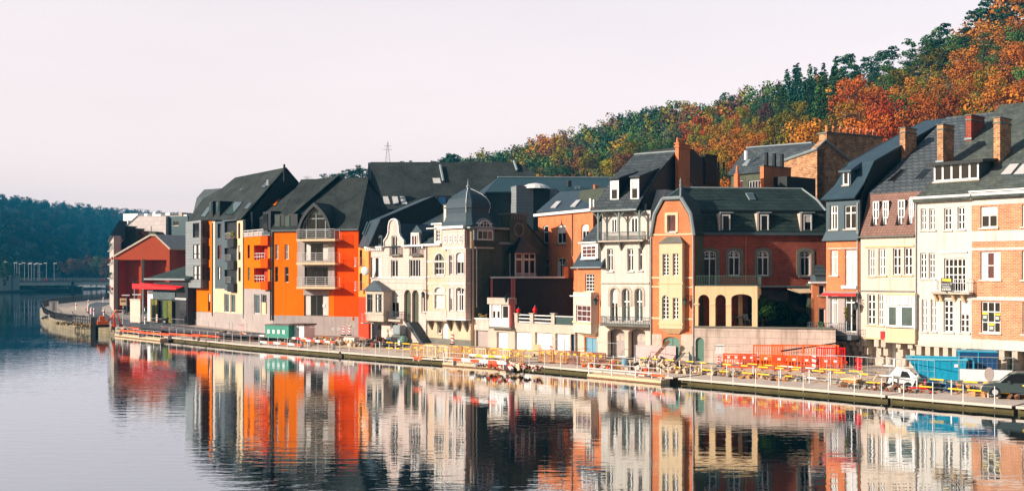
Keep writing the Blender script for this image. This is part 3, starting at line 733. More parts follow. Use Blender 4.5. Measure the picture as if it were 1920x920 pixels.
xw0, xw1 = KF.at(1371, 340, .3)[0], KF.at(1468, 340, .3)[0]
facade(b, KF, .3, [(1371, 365), (1466, 365), (1466, 322), (1371, 327)], [W(1403, 338, 1425, 360, 3, 0, d=.3), W(1383, 338, 1393, 360, 0, 0)], BRICKD)
zt = v(1560, 256, 3).z
ch = box(xg - 1.2, xg - .1, 1.4, 9.3, pk.z - 2.5, KF.v(1540, 256, 3).z).build('chimney', BRICKM, b, label='long brick chimney stack with eight clay pots')
MB().box(xg - 1.3, xg, 1.3, 9.4, KF.v(1540, 256, 3).z - .05, KF.v(1540, 256, 3).z + .12).build('chimney_cap', STONED, ch)
for q in range(8):
    zz = KF.v(1540, 256, 3).z + .12
    MB().lathe([(.17, zz), (.13, zz + .7), (.16, zz + .75)], xg - .6, 1.9 + q * .95, 8).build('chimney_pot', CHPOT, ch)
# the blocky stack and thin stack in front of it
cF = FZ(1420, 104, 1480, 101)
x0_, z0_ = cF.at(1425, 312, 0); x1_ = cF.at(1432, 312, 0)[0]
ch = box(x0_, x1_, 0, 4.2, 6, z0_).build('chimney', BRICK, b); ch.parent = None
ch.location = cF.A; ch.rotation_euler = (0, 0, cF.rot)
ch2 = thing('chimney_stack', 'orange brick chimney stack with black cowls behind the long mansard ridge', 'chimney', cF.A, cF.rot)
ch.parent = ch2; ch.location = (0, 0, 0); ch.rotation_euler = (0, 0, 0); ch.name = 'stack'
MB().box(x0_ - .06, x1_ + .06, -.06, 4.26, z0_, z0_ + .1).build('cap', STONED, ch2)
for q in range(3): MB().lathe([(.2, z0_ + .1), (.18, z0_ + 1.3), (.2, z0_ + 1.35)], (x0_ + x1_) / 2, .7 + q * 1.2, 8).build('cowl', BLACKM, ch2)
cw = box(x1_ + .02, x1_ + 1.6, 1.5, 6, 6, z0_ - 1.0).build('flank_wall', BLACKM, ch2)
tF = FZ(1376, 108, 1400, 107)
x0_, z0_ = tF.at(1376, 326, 0); x1_ = tF.at(1383, 326, 0)[0]
ct = thing('chimney_stack', 'thin orange chimney stack with one pot behind the mansard ridge', 'chimney', tF.A, tF.rot)
box(x0_, x1_, 0, .5, 7, z0_).build('stack', BRICK, ct)
MB().lathe([(.16, z0_), (.1, z0_ + .8), (.12, z0_ + .85)], (x0_ + x1_) / 2, .25, 8).build('chimney_pot', CHPOT, ct)

# ---- gabled house with the cream bay
GF = FP((1220, 675), (1300, 679))
b = house('gabled_house', 'narrow orange brick gabled house with tall cream bay and green garage door', 'house', GF)
gz = lambda y, d=0: GF.at(1260, y, d)[1]
out = [(1221, 677), (1300, 679), (1300, 440), (1293, 402), (1276, 373), (1244, 374), (1229, 402), (1221, 440)]
wins = [W(1251, 403, 1267, 435, 0, 0, sur=.22, sm=CREAM, gm=GLASSR, fm=PAINT)]
facade(b, GF, 0, out, wins + [W(1225, 630, 1233, 646, 1, 2, 's'), W(1282, 630, 1290, 658, 1, 3, 's'), W(1243, 631, 1275, 675, 1, 0, 's', name='garage_door', panel=True, gm=GREEND, fm=GREEND, fw=.12, sill=False)], BRICK)
for y0, y1 in ((438, 441), (519, 522), (536, 539), (595, 598.5)):
    band(b, GF, 1221, 1300, y0, y1, 0, .05, CREAM, 'stone_band')
facade(b, GF, -.03, [(1221.5, 678), (1241, 678), (1241, 626), (1221.5, 626)], [], STONEP, th=.025, name='stone_base')
facade(b, GF, -.03, [(1277, 678), (1299, 679), (1299, 626), (1277, 626)], [], STONEP, th=.025, name='stone_base')
# bay
bf = -.55; x0_, x1_ = GF.at(1236, 550, bf)[0], GF.at(1279, 550, bf)[0]
bw_ = [W(1242, 476, 1254, 516, 1, 5, fw=.07), W(1261, 475, 1272, 516, 1, 5, fw=.07), W(1241, 553, 1254, 598, 1, 5, 'r', fw=.07), W(1261, 558, 1272, 598, 1, 4, fw=.07)]
for q in bw_: q['sill'] = False
facade(b, GF, bf, [(1236, 615), (1279, 615), (1279, 456), (1236, 456)], bw_, CREAM, name='bay', th=.25)
MB().box(x0_, x0_ + .02, bf + .01, 0, gz(615, bf), gz(456, bf)).box(x1_ - .02, x1_ - .002, bf + .01, 0, gz(615, bf), gz(456, bf)).build('bay_cheek', CREAM, b)
zb0, zb1 = gz(615, bf), gz(626, bf)
MB().loft([(x0_, bf, zb0), (x1_, bf, zb0), (x1_, -.01, zb0), (x0_, -.01, zb0)], [(x0_ + .5, -.1, zb1), (x1_ - .5, -.1, zb1), (x1_ - .5, -.01, zb1), (x0_ + .5, -.01, zb1)]).build('bay_base', OCHRE, b)
zt0, zt1 = gz(456, bf), gz(443, bf)
MB().loft([(x0_ - .1, bf - .1, zt0), (x1_ + .1, bf - .1, zt0), (x1_ + .1, -.01, zt0), (x0_ - .1, -.01, zt0)], [(x0_ + .5, -.1, zt1), (x1_ - .4, -.1, zt1), (x1_ - .4, -.01, zt1), (x0_ + .5, -.01, zt1)]).build('bay_roof', STONED, b)
for y in (530, 606): band(b, GF, 1234, 1281, y, y + 2, bf, .05, OCHRE, 'bay_moulding')
# verge trim
vt = [GF.v(x, y, -.08) for x, y in ((1220, 442), (1227, 402), (1243, 372), (1277, 370.5), (1295, 401), (1301, 441))]
tb = MB()
for p, q in zip(vt, vt[1:]): tb.tube([p, q], .16, 6)
tb.build('verge_trim', ZINC, b)
GP = [(1221.5, 440), (1229.5, 403), (1244.5, 375), (1275.5, 374), (1292.5, 402), (1299.5, 440)]
ring0 = [GF.v(x, y, .31) for x, y in GP]; xL, xR = ring0[0].x, ring0[-1].x
ring0 = [Vector((xL, .31, 0))] + ring0 + [Vector((xR, .31, 0))]
MB().loft(ring0, [p + Vector((0, 9, 0)) for p in ring0]).build('side_wall', BRICKD, b)
rb = MB()
rg = [GF.v(x, y, -.05) for x, y in GP]
for p, q in zip(rg, rg[1:]): rb.slab([p, q, q + Vector((0, 9.4, 0)), p + Vector((0, 9.4, 0))], .1)
apx = GF.v(1276, 352, 3.0)
rb.loft([rg[1] + Vector((0, .3, 0)), rg[2] + Vector((0, .1, 0)), rg[3] + Vector((0, .1, 0)), rg[4] + Vector((0, .3, 0)), rg[4] + Vector((0, 6, 0)), rg[1] + Vector((0, 6, 0))], [apx + Vector((.01 * i, .01 * i, 0)) for i in range(6)])
r = rb.build('roof', SLATEG, b)
MB().tube([rg[2], apx], .09, 5).tube([rg[3], apx], .09, 5).build('ridge_capping', ZINC, r)
MB().lathe([(.08, apx.z), (.12, apx.z + .25), (.05, apx.z + .4), (.1, apx.z + .5), (.01, apx.z + .9)], apx.x, apx.y, 8).build('finial', ZINC, r)
pipe(b, GF, 1221, 445, 670, 0, STEEL, .05)
pipe(b, GF, 1300, 442, 680, 0, STEEL, .05)

# ---- long wing behind the terrace
LF = FZ(1300, 92.4, 1560, 93.8)
b = house('long_brick_wing', 'long red brick wing with dark mansard roof behind the arcaded terrace', 'house', LF)
wins = [W(1318, 470, 1344, 537, 1, 0, 's', tr=.78, name='balcony_door', sill=False), W(1366, 470, 1388, 517, 1, 0, 's', tr=.74),
        W(1420, 470, 1442, 517, 1, 0, 's', tr=.74), W(1499, 470, 1521, 517, 1, 0, 's', tr=.74)]
for q in wins: q.update(sur=.27, sm=STONED, fw=.1, slm=STONED)
for q in wins: q['nh'] = 0
facade(b, LF, 0, [(1301, 622), (1548, 622), (1548, 441), (1301, 441)], wins, BRICKR)
lx0, lx1 = LF.at(1301, 440, 0)[0], LF.at(1552, 440, 0)[0]
for q in wins:          # small panes above the transom
    xx0, xx1, zz0, zz1 = wrect(LF, q, 0)
    g = MB(); zt_ = zz0 + (zz1 - zz0) * q['tr']
    for i in range(1, 5): g.box(xx0 + (xx1 - xx0) * i / 5 - .015, xx0 + (xx1 - xx0) * i / 5 + .015, .13, .17, zt_, zz1 - .16)
    g.box(xx0 + .08, xx1 - .08, .13, .17, (zt_ + zz1) / 2 - .02, (zt_ + zz1) / 2 + .02)
    g.build('glazing_bars', PAINT, b)
o = MB().box(lx0, lx1, -.35, .05, LF.at(1420, 441)[1], LF.at(1420, 436)[1]).build('gutter', DGREY, b)
ze_, zk, zr = LF.at(1420, 437)[1], LF.at(1420, 397, 1.0)[1], LF.at(1420, 354, 5.0)[1]
xr1 = LF.at(1503, 354, 5)[0]; xr0 = LF.at(1279, 354, 5)[0]
P = [(.32, 0), (.32, ze_), (1.05, zk - .1), (5, zr - .15), (10, zk), (10, 0)]
MB().loft([(lx0 - .4, y, z) for y, z in P], [(xr1 - .6, y, z) for y, z in P]).build('side_wall', BRICKD, b)
MB().loft([(xr1 - .62, y, z) for y, z in P], [(lx1, y, min(z, zk - .6)) for y, z in P]).build('end_wall', BRICKD, b)
mr_ = MB()
mr_.slab([(lx0 - .5, -.15, ze_), (lx1, -.15, ze_), (lx1 - .05, .75, zk), (lx0 - .5, .75, zk)], .12)
kx = LF.at(1548, 396, 1)[0]; vx = LF.v(1533, 377, 3)
mr_.slab([(lx0 - 1.0, .7, zk), (kx, .7, zk), (vx.x, 3, vx.z), (xr1, 5, zr), (xr0, 5, zr)], .12)
mr_.slab([(xr0, 5, zr), (xr1, 5, zr), (kx, 9.5, zk), (lx0 - 1, 9.5, zk)], .12)
r = mr_.build('roof', SLATEG, b)
MB().tube([(xr0, 5, zr + .03), (xr1, 5, zr + .03), (vx.x, 3, vx.z + .06), (kx, .9, zk + .1)], .12, 6).build('ridge_capping', ZINC, r)
MB().box(lx0 - .4, kx, .62, .85, zk - .02, zk + .12).build('mansard_moulding', BLACKM, r)
pla = (Vector((lx0 - 1.0, .7, zk)), Vector((kx, .7, zk)), Vector((xr0, 5, zr)))
rooflights(r, LF, pla, [[(1405, 375), (1417, 375), (1411, 363), (1398, 363)]], m=GLASST, fm=ZINC)
for px in (1353.5, 1425.5, 1506.5):
    s_ = dict(p=(px, 402, px + 16, 434), nv=0, nh=0, fw=.11, rec=0, sill=False)
    x0_, x1_, z0_, z1_ = wrect(LF, s_, -.05)
    dm = MB().box(x0_ - .12, x1_ + .12, .0, 2.2, z0_, z1_ + .15).build('dormer', SLATEG, r)
    MB().box(x0_ - .3, x0_ - .13, -.08, .7, z0_ - .1, z1_ + .1).build('lichened_cheek', STONEP, dm)
    MB().box(x0_ - .1, x1_ + .25, -.12, 2.2, z1_ + .12, z1_ + .22).build('dormer_cap', ZINC, dm)
    window(b, LF, s_, -.05)
pipe(b, LF, 1398, 441, 530, 0, CHPOT, .045)
# first-floor balcony over arcade, arcade itself
LF2 = LF; AFR = FZ(1303, 89.9, 1420, 88.2); LF = AFR; AF = 0.0
acb = house('arcade', 'ochre arcade of three arches with green balcony railing on the terrace', 'arcade', AFR)
az = lambda y, px=1360, d=AF: LF.at(px, y, d)[1]
ax0, ax1 = LF.at(1303, 570, AF)[0], LF.at(1420, 570, AF)[0]
arc = [W(1309, 552, 1330, 612, arch='r', nv=0), W(1341, 552, 1361, 612, arch='r', nv=0), W(1371, 551, 1410, 612, arch='s', nv=0)]
hl = []
for q in arc:
    a_, c_, z_0, z_1 = wrect(LF, q, AF)
    hl.append(list(reversed(loop(a_, c_, z_0 + .02, z_1, q['arch']))))
arb = MB().sheet([LF.at(1303, 614, AF), LF.at(1420, 614, AF), LF.at(1420, 536, AF), LF.at(1303, 536, AF)], hl, AF, AF + .45)
arcade = arb.build('arcade_front', OCHRE, acb)
MB().box(ax0, ax1, AF + .45, 2.3, az(541), az(537)).build('balcony_floor', STONEP, arcade)
box(ax1 - .4, ax1 - .01, AF + .46, 3, az(560), az(541)).build('arcade_side', OCHRE, arcade)
for px in (1335.5, 1366, 1306):
    xx = LF.at(px, 570, AF)[0]; MB().box(xx - .22, xx + .22, AF - .06, AF + .5, az(572), az(569)).build('capital', CREAM, arcade)
railing(MB(), [(ax0 + .1, AF + .05), (ax1, AF + .05), (ax1, 2.8)], az(536), .85, .14, r=.014).build('railing', mat('green_iron', (.06, .10, .085), .5), arcade)
xx0, xx1 = LF.at(1384, 600, 2)[0], 0
box(xx0, xx0 + .35, 2, 2.35, az(614, 1380, 0), az(545, 1380, 0)).build('inner_column', OCHRE, arcade)
LF = LF2
# canopy over the right half of the terrace
cx0, cx1 = LF.at(1420, 540, -2.4)[0], LF.at(1524, 540, -2.4)[0]
cz = LF.at(1470, 536, -2.4)[1]
MB().box(cx0, cx1, -2.4, -.01, cz - .1, cz + .02).box(cx1 - .08, cx1, -2.38, -2.3, cz - 3.2, cz - .1).build('canopy', DGREY, b)
MB().slab([LF.v(1476, 541, -2.35), LF.v(1523, 541, -2.35), LF.v(1523, 548, -3.3), LF.v(1500, 549, -3.3)], .05).build('awning', CREAM, b)
box(cx0, cx1 + 1.5, -.5, -.02, cz - 3.4, cz - .4).build('glazed_veranda', GLASSD, b)
# terrace wall
TF = FP((1302, 680), (1562, 686.5))
tw = house('terrace_wall', 'tall pale stone block wall carrying the arcaded terrace', 'wall', TF)
tz = TF.at(1420, 615)[1]
dr = W(1304, 632, 1320, 677, 0, 0, 'r', panel=True, gm=GREEND, fm=GREEND, name='arched_door', sill=False, fw=.05, rec=.1)
facade(tw, TF, 0, [(0, 0), (TF.L + .2, 0), (TF.L + .2, tz), (0, tz)], [dr], STONE, local=True, th=.5)
MB().box(-.05, TF.L, -.1, .6, tz, tz + .12).build('coping', STONED, tw)
MB().box(0.01, TF.L, .5, 6.6, .02, tz - .02).build('terrace_floor', STONED, tw)
# annex at the wing's end
NF = FZ(1523, 90.0, 1551, 90.0)
an = house('brick_annex', 'small orange brick annex with slate lean-to between terrace and slate-fronted house', 'building', NF)
nz2 = lambda y: NF.at(1537, y)[1]
facade(an, NF, 0, [(1523, 617), (1552, 617), (1552, 531), (1523, 531)], [W(1535, 533, 1547, 553, 0, 0), W(1535, 577, 1548, 612, 0, 0)], BRICK)
x0_, x1_ = NF.at(1518, 530)[0], NF.at(1553, 530)[0]
box(x0_ + .3, x1_, .31, 2.2, nz2(690), nz2(531)).build('side_wall', BRICKD, an)
box(x0_, x1_, -.25, .4, nz2(531), nz2(527.5)).build('eaves_board', PAINT, an)
lt = MB().slab([(x0_ + .4, -.1, nz2(515)), (x1_, -.1, nz2(515)), (x1_, 1.6, nz2(497)), (x0_ + .9, 1.6, nz2(497))], .1).build('lean_to_roof', SLATE, an)
box(x0_ + .5, x1_, 0, 1.6, nz2(527), nz2(515)).build('lean_to_wall', DGREY, an)
# ---- white house with the loggia
WF = FP((1108, 667.5), (1220, 673.5))
b = house('white_loggia_house', 'white rendered house with wooden top loggia, three tall arches and twin garages', 'house', WF)
wz = lambda y, d=0, px=1165: WF.at(px, y, d)[1]
wx = lambda px, d=0, y=500: WF.at(px, y, d)[0]
xa, xb = wx(1127), wx(1218)
w1 = [W(1138, 466, 1149, 508, 1, 0, tr=.72), W(1176, 466, 1187, 508, 1, 0, tr=.72), W(1197, 465, 1204, 507, 0, 0, tr=.72)]
w2 = [W(1144, 540, 1158, 603, 1, 0, 'r', tr=.6, cur='b'), W(1166, 540, 1181, 603, 1, 0, 'r', tr=.6, gm=GLASST), W(1190, 540, 1205, 603, 1, 0, 'r', tr=.6, gm=GLASST)]
for q in w1 + w2: q.update(slm=WHITE, fw=.1, sill=q in w1, rec=.18)
facade(b, WF, 0, [(xa, wz(609)), (xb, wz(609)), (xb, wz(450)), (xa, wz(450))], w1 + w2, WHITE, local=True)
MB().box(xa - .02, xb + .02, -.12, .02, wz(531.5), wz(529)).build('cornice', STONEP, b)
for q in w2:
    x0_, x1_, z0_, z1_ = wrect(WF, q, 0)
    MB().ring(loop(x0_ - .22, x1_ + .22, z0_ + 1.4, z1_ + .2, 'r'), loop(x0_ + .01, x1_ - .01, z0_ + 1.41, z1_ - .01, 'r'), -.06, .02).build('arch_moulding', STONEP, b)
# loggia
box(xa, xb, .18, .3, wz(450), wz(396)).build('loggia_back_wall', WHITE, b)
for s_ in (W(1147, 410, 1158, 436, 1, 0), W(1184, 408, 1197, 436, 1, 0)):
    s_['sill'] = False; window(b, WF, s_, .18, proud=True)
lg = MB()
for px in (1122, 1161, 1199):
    x_ = wx(px, -.5, 420); lg.box(x_ - .07, x_ + .07, -.6, -.46, wz(450, -.5), wz(396, -.5))
    for sgn in (-1, 1):
        pts = [(x_ + sgn * .02, -.53, wz(412, -.5)), (x_ + sgn * .25, -.53, wz(402, -.5)), (x_ + sgn * .6, -.53, wz(397, -.5))]
        lg.tube(pts, .05, 5)
x_ = wx(1215, 1.0, 420); lg.box(x_ - .07, x_ + .07, .5, .64, wz(450, 1), wz(385, 1))
lg.box(wx(1120, -.5), wx(1201, -.5), -.62, -.45, wz(398, -.5), wz(395.5, -.5))
lg.build('loggia_posts', mat('grey_green_timber', (.22, .25, .24), .7), b)
bo = balcony(b, WF, 1121, 1205, 451, 0, .62, m=STONEP, th=.14, h=.72, rm=DGREY, step=.11)
for px in (1127, 1165, 1203):
    x_ = wx(px); MB().loft([(x_ - .07, -.55, wz(453)), (x_ - .07, 0, wz(453)), (x_ - .07, 0, wz(470))], [(x_ + .07, -.55, wz(453)), (x_ + .07, 0, wz(453)), (x_ + .07, 0, wz(470))]).build('balcony_bracket', STONED, bo)
bo = balcony(b, WF, 1124, 1217, 607, 0, .8, m=STONED, th=.16, h=.68, rm=DGREY, step=.16)
# ground floor: recessed garage arches between piers
g_ = [W(1139, 616, 1171, 669, arch='s', nv=0), W(1178, 616, 1210, 670, arch='s', nv=0)]
hl = []
for q in g_:
    x0_, x1_, z0_, z1_ = wrect(WF, q, 0); hl.append(list(reversed(loop(x0_, x1_, .02, z1_, 's'))))
    gd = box(x0_ + .02, x1_ - .02, .75, .8, 0, z1_).build('garage_door', GREYR, b)
    for k in (0, 1):
        MB().box(x0_ + .35 + k * .62, x0_ + .85 + k * .62, .735, .749, 1.5, 1.95).build('door_light', STONEP, gd)
MB().sheet([(xa - .1, 0), (xb + .05, 0), (xb + .05, wz(609.5)), (xa - .1, wz(609.5))], hl, 0, .6).build('ground_floor_wall', IVORY, b)
# roof
Dk = 2.0; ey = -.75
pl_ = WF.v
E0, E1 = pl_(1110, 395, ey), pl_(1193, 393.5, ey)
zk = WF.at(1232, 325, WF.dep(1232, E1.x + .0))[1]; dk_ = WF.dep(1232, E1.x)
dr_ = WF.dep(1268, E1.x); zr_ = WF.at(1268, 284, dr_)[1]
sl_ = zr_
K0, K1 = Vector((E0.x + .05, dk_, zk)), Vector((E1.x, dk_, zk))
Rg0, Rg1 = Vector((E0.x + .1, dr_, zr_)), Vector((E1.x, dr_, zr_))
M0, M1 = Vector((E0.x, .1, E0.z + .9)), Vector((E1.x, .1, E1.z + .9))
r = MB().slab([E0, E1, M1, M0], .12).slab([M0, M1, K1, K0], .12).slab([K0, K1, Rg1, Rg0], .12).slab([Rg0, Rg1, Rg1 + Vector((0, 7, -5)), Rg0 + Vector((0, 7, -5))], .12).build('roof', SLATE, b)
MB().tube([Rg0, Rg1], .12, 6).build('ridge_capping', ZINC, r)
P = [(0.31, 3), (.31, M0.z - .3), (K0.y, zk - .25), (dr_, zr_ - .25), (dr_ + 7, zr_ - 5.3), (dr_ + 7, 3)]
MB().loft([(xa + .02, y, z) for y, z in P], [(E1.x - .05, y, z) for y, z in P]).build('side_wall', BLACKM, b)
MB().loft([(E1.x - .06, y, min(z, wz(450) if y < .5 else (wz(410) if y < 3 else zk - 1.5))) for y, z in P], [(xb - .02, y, min(z, wz(450) if y < .5 else (wz(410) if y < 3 else zk - 1.5))) for y, z in P]).build('side_wall', WHITE, b)
MB().box(E0.x - .05, E1.x + .05, ey - .12, ey + .02, E0.z - .12, E0.z + .02).build('gutter', ZINC, b)
for x0_, x1_, y0_, y1_, yt in ((1144, 1160, 339, 376, 318), (1182, 1198, 336, 375, 312)):
    s_ = dict(p=(x0_, y0_, x1_, y1_), nv=0, nh=0, fw=.17, rec=0, cur='b', sill=False)
    a_, c_, z_0, z_1 = wrect(WF, s_, .25)
    dz = WF.at(x1_, yt, .25)[1]
    MB().loft([(a_, .3, z_0), (a_, .3, z_1 + .3), (a_, 4.5, dz + .3), (a_, 4.5, z_0)], [(c_ + .02, .3, z_0), (c_ + .02, .3, z_1 + .3), (c_ + .02, 4.5, dz + .3), (c_ + .02, 4.5, z_0)]).build('dormer', BLACKM, r)
    MB().slab([(a_ - .05, .1, z_1 + .25), (c_ + .12, .1, z_1 + .25), (c_ + .12, 4.6, dz + .35), (a_ - .05, 4.6, dz + .35)], .1).build('dormer_roof', SLATE, r)
    window(b, WF, s_, .2)
# tall chimney and dark rear gable to the right
ch_d = dr_ - .4
x0_ = WF.at(1266, 300, ch_d)[0]; x1_ = WF.at(1272, 300, ch_d)[0]; zt = WF.at(1270, 270, ch_d)[1]
ch = box(x0_, x1_ + .02, ch_d, ch_d + 2.3, 8, zt).build('chimney', BRICK, b)
MB().box(x0_ - .08, x1_ + .1, ch_d - .08, ch_d + 2.4, zt - .3, zt - .15).box(x0_ - .08, x1_ + .1, ch_d - .08, ch_d + 2.4, zt, zt + .12).build('chimney_cap', BRICK, ch)
for q in range(5): MB().lathe([(.15, zt + .12), (.11, zt + .55), (.13, zt + .6)], (x0_ + x1_) / 2, ch_d + .15 + q * .33, 8).build('chimney_pot', CHPOT, ch)
# dark rear houses to the right of it
DF = FZ(1268, 108, 1350, 112)
bb = house('rear_house', 'black back gable right of the tall orange chimney', 'house', DF)
pts = [DF.v(x, y, 0) for x, y in ((1272, 400), (1350, 400), (1350, 322), (1344, 318), (1320, 302), (1300, 280), (1272, 276))]
MB().loft(pts, [p + Vector((0, 5, 0)) for p in pts]).build('wall', BLACKM, bb)
x0_, z0_ = DF.at(1322, 291, -.1); x1_ = DF.at(1344, 291, -.1)[0]
ck = box(x0_, x1_, -.15, 1.2, z0_ - 3, z0_).build('chimney', BRICKB, bb)
box(x0_ - .08, x1_ + .08, -.22, 1.3, z0_, z0_ + .12).build('chimney_cap', BRICKB, ck)
for q, px in enumerate((1347, 1357)):
    p_ = DF.v(px, 320, 0); MB().tube([p_, p_ + Vector((0, 0, .9))], .12, 6).build('flue', BLACKM, bb)

# ---- small brick house with white dormer
HF = FP((1078, 661), (1127, 668))
b = house('small_brick_house', 'small brick house with blue mansard, white dormer and cream box bay', 'house', HF)
hz = lambda y, d=0: HF.at(1100, y, d)[1]
hx = lambda px, d=0: HF.at(px, 560, d)[0]
xa, xb = hx(1083), hx(1128)
facade(b, HF, 0, [(xa, 0), (xb, 0), (xb, hz(500)), (xa, hz(500))], [W(1097, 513, 1114, 546, 2, 4, fw=.07, slm=CREAM), W(1097, 632, 1119, 661, 1, 0, panel=True, gm=BLUED, fm=BLUED, name='door', sill=False)], BRICK, local=True)
box(hx(1078), xa - .01, .15, 1.5, 0, hz(606)).build('stone_pier', STONEP, b)
box(xa + .01, hx(1096), -.05, -.003, 0, hz(623)).build('stone_pier', STONEP, b)
box(hx(1120), xb, -.05, -.003, 0, hz(606)).build('stone_pier', STONEP, b)
bd = -.8; x0_, x1_ = hx(1075, bd), hx(1108, bd)
ba = facade(b, HF, bd, [(1075, 622), (1108, 622), (1108, 548), (1075, 548)], [W(1080, 572, 1107, 603, 2, 2, fw=.08, sill=False)], IVORY, name='bay', th=.2)
box(x0_ + .01, x1_ - .01, bd + .21, -.01, hz(622, bd), hz(548, bd)).build('bay_side', IVORY, b)
SFh = HF.side(x1_)
band(b, HF, 1070, 1109, 554, 556, bd, .1, PAINT, 'bay_moulding')
band(b, HF, 1074, 1109, 603, 606, bd, .08, OCHRE, 'bay_moulding')
MB().loft([(x0_, bd, hz(622, bd)), (x1_, bd, hz(622, bd)), (x1_, 0, hz(622, bd)), (x0_, 0, hz(622, bd))], [(x0_ + .4, -.2, hz(630, bd)), (x1_ - .3, -.2, hz(630, bd)), (x1_ - .3, 0, hz(630, bd)), (x0_ + .4, 0, hz(630, bd))]).build('bay_base', CREAM, b)
# mansard front
zm0, zm1 = hz(500, -.3), hz(452, .9)
mx0, mx1 = hx(1073, -.35), hx(1128, -.35)
MB().loft([(mx0, -.35, zm0), (mx0 + .55, .9, zm1), (mx0 + .55, 3, zm1), (mx0, 3, zm0)], [(mx1, -.35, zm0), (mx1 - .1, .9, zm1), (mx1 - .1, 3, zm1), (mx1, 3, zm0)]).build('mansard', SLATEB, b)
MB().box(mx0 - .1, mx1 + .05, -.5, -.3, zm0 - .12, zm0).build('gutter', ZINC, b)
s_ = dict(p=(1091, 459, 1118, 484), nv=2, nh=2, fw=.16, rec=0, label='white nine-pane dormer window', slm=PAINT)
a_, c_, z_0, z_1 = wrect(HF, s_, -.25)
MB().box(a_ - .2, c_ + .15, -.18, 2.5, z_0 - .05, z_1 + .25).build('dormer', PAINT, b)
window(b, HF, s_, -.26)
MB().slab([(a_ - .4, -.45, z_1 + .26), (c_ + .3, -.45, z_1 + .26), (c_ + .3, 2.5, z_1 + .4), (a_ - .4, 2.5, z_1 + .4)], .1).build('dormer_roof', PAINT, b)
rA = [HF.v(1092, 450, .9), HF.v(1128, 449, .9), HF.v(1128, 415, 4.5), HF.v(1119, 420, 4.5)]
MB().slab(rA, .12).build('roof', SLATE, b)
P = [(.31, 0), (.31, zm0), (.95, zm1 - .1), (4.5, rA[3].z - .2), (9, zm0), (9, 0)]
MB().loft([(xa + .01, y, z) for y, z in P], [(xb - .01, y, z) for y, z in P]).build('side_wall', BRICKB, b)

# ---- brick house further back, between
BF = FZ(1009, 121, 1112, 111)
b = house('rear_brick_house', 'orange brick house set back above the dark party wall, blue slate roof with two skylights', 'house', BF)
bz = lambda y: BF.at(1060, y)[1]
ws = [W(1018, 422, 1028, 456, 0, 0, 's', tr=.62), W(1044, 421, 1061, 457, 1, 0, 's', tr=.62, cur='b'), W(1090, 420, 1104, 450, 1, 0, 's', tr=.62, cur='b'),
      W(1020, 484, 1028, 520, 0, 0, 's', tr=.62), W(1044, 482, 1061, 520, 1, 0, 's', tr=.62)]
for q in ws: q.update(fw=.13, slm=STONED)
facade(b, BF, 0, [(1009, 600), (1112, 600), (1112, 399), (1009, 400)], ws, BRICK)
MB().box(BF.at(1005, 400)[0], BF.at(1112, 400)[0], -.35, .05, bz(401), bz(396)).build('cornice', PAINT, b)
e0, e1 = BF.v(1006, 397, -.3), BF.v(1109, 393, -.3); g0, g1 = BF.v(1050, 359, 6), BF.v(1135, 356, 6)
r = MB().slab([e0, e1, g1, g0], .12).build('roof', SLATEB, b)
rooflights(r, BF, (e0, e1, g0), [[(1032, 390), (1042, 390), (1053, 378), (1044, 378)], [(1069, 388), (1079, 388), (1090, 375), (1081, 376)]], m=GLASSW, fm=STEEL)
P = [(.31, 4), (.31, e0.z - .1), (6, g0.z - .2), (12, e0.z), (12, 4)]
MB().loft([(BF.at(1009.5, 400)[0], y, z) for y, z in P], [(BF.at(1112, 400)[0], y, z) for y, z in P]).build('side_wall', BRICKD, b)
pipe(b, BF, 1074, 402, 480, 0, STONED, .06)
MB().tube([BF.v(1108, 390, -.5), BF.v(1108, 372, -.5)], .2, 8).tube([BF.v(1114, 388, -.5), BF.v(1114, 374, -.5)], .15, 8).build('flue', STEEL, b)

# ---- long teal roofed hall behind
ZF = FZ(895, 140, 1142, 146)
b = house('teal_hall', 'long hall with teal metal roof and cladding rising behind the onion-domed house', 'hall', ZF)
ra = [ZF.v(893, 362, 0), ZF.v(1160, 356, 0), ZF.v(1160, 334, 7), ZF.v(933, 333, 7)]
MB().slab([ZF.v(910, 360, 0), ZF.v(1160, 357, 0), ZF.v(1160, 334, 7), ZF.v(933, 333, 7)], .2).build('roof', TEAL, b)
MB().slab([ZF.v(890, 366, 2), ZF.v(910, 361, 0), ZF.v(933, 333, 7), ZF.v(930, 336, 9)], .15).build('hip_roof', SLATEB, b)
MB().tube([ZF.v(933, 332.6, 7), ZF.v(1160, 333.6, 7)], .16, 5).build('ridge_capping', ZINC, b)
wl = [ZF.v(x, y, .3) for x, y in ((912, 361), (912, 460), (1160, 460), (1160, 357))]
MB().loft(wl, [p + Vector((0, 12, 0)) for p in wl]).build('wall', mat('teal_wall', (.018, .035, .038), .6), b)
l1 = [ZF.v(x, y, -2.0) for x, y in ((968, 348), (968, 470), (1000, 470), (1000, 354), (979, 347))]
MB().loft(l1, [p + Vector((0, 2.2, 0)) for p in l1]).build('stair_tower', PANELS, b)
l1 = [ZF.v(x, y, -2.02) for x, y in ((1000.5, 354), (1000.5, 470), (1031, 470), (1031, 354))]
MB().loft(l1, [p + Vector((0, 2.2, 0)) for p in l1]).build('tower_flank', mat('dark_panels', (.022, .035, .04), .6), b)
l1 = [ZF.v(x, y, -1.5) for x, y in ((1031, 354), (1031, 420), (1046, 420), (1046, 354))]
MB().loft(l1, [p + Vector((0, 1.6, 0)) for p in l1]).build('tower_block', PANELS, b)
dmv = ZF.v(1004, 353, -1.0)
MB().lathe([(2.0, 0), (1.7, .35), (1.0, .65), (.1, .8)], dmv.x, dmv.y, 16).build('rooflight_dome', PAINT, b).location.z = dmv.z - 0.1
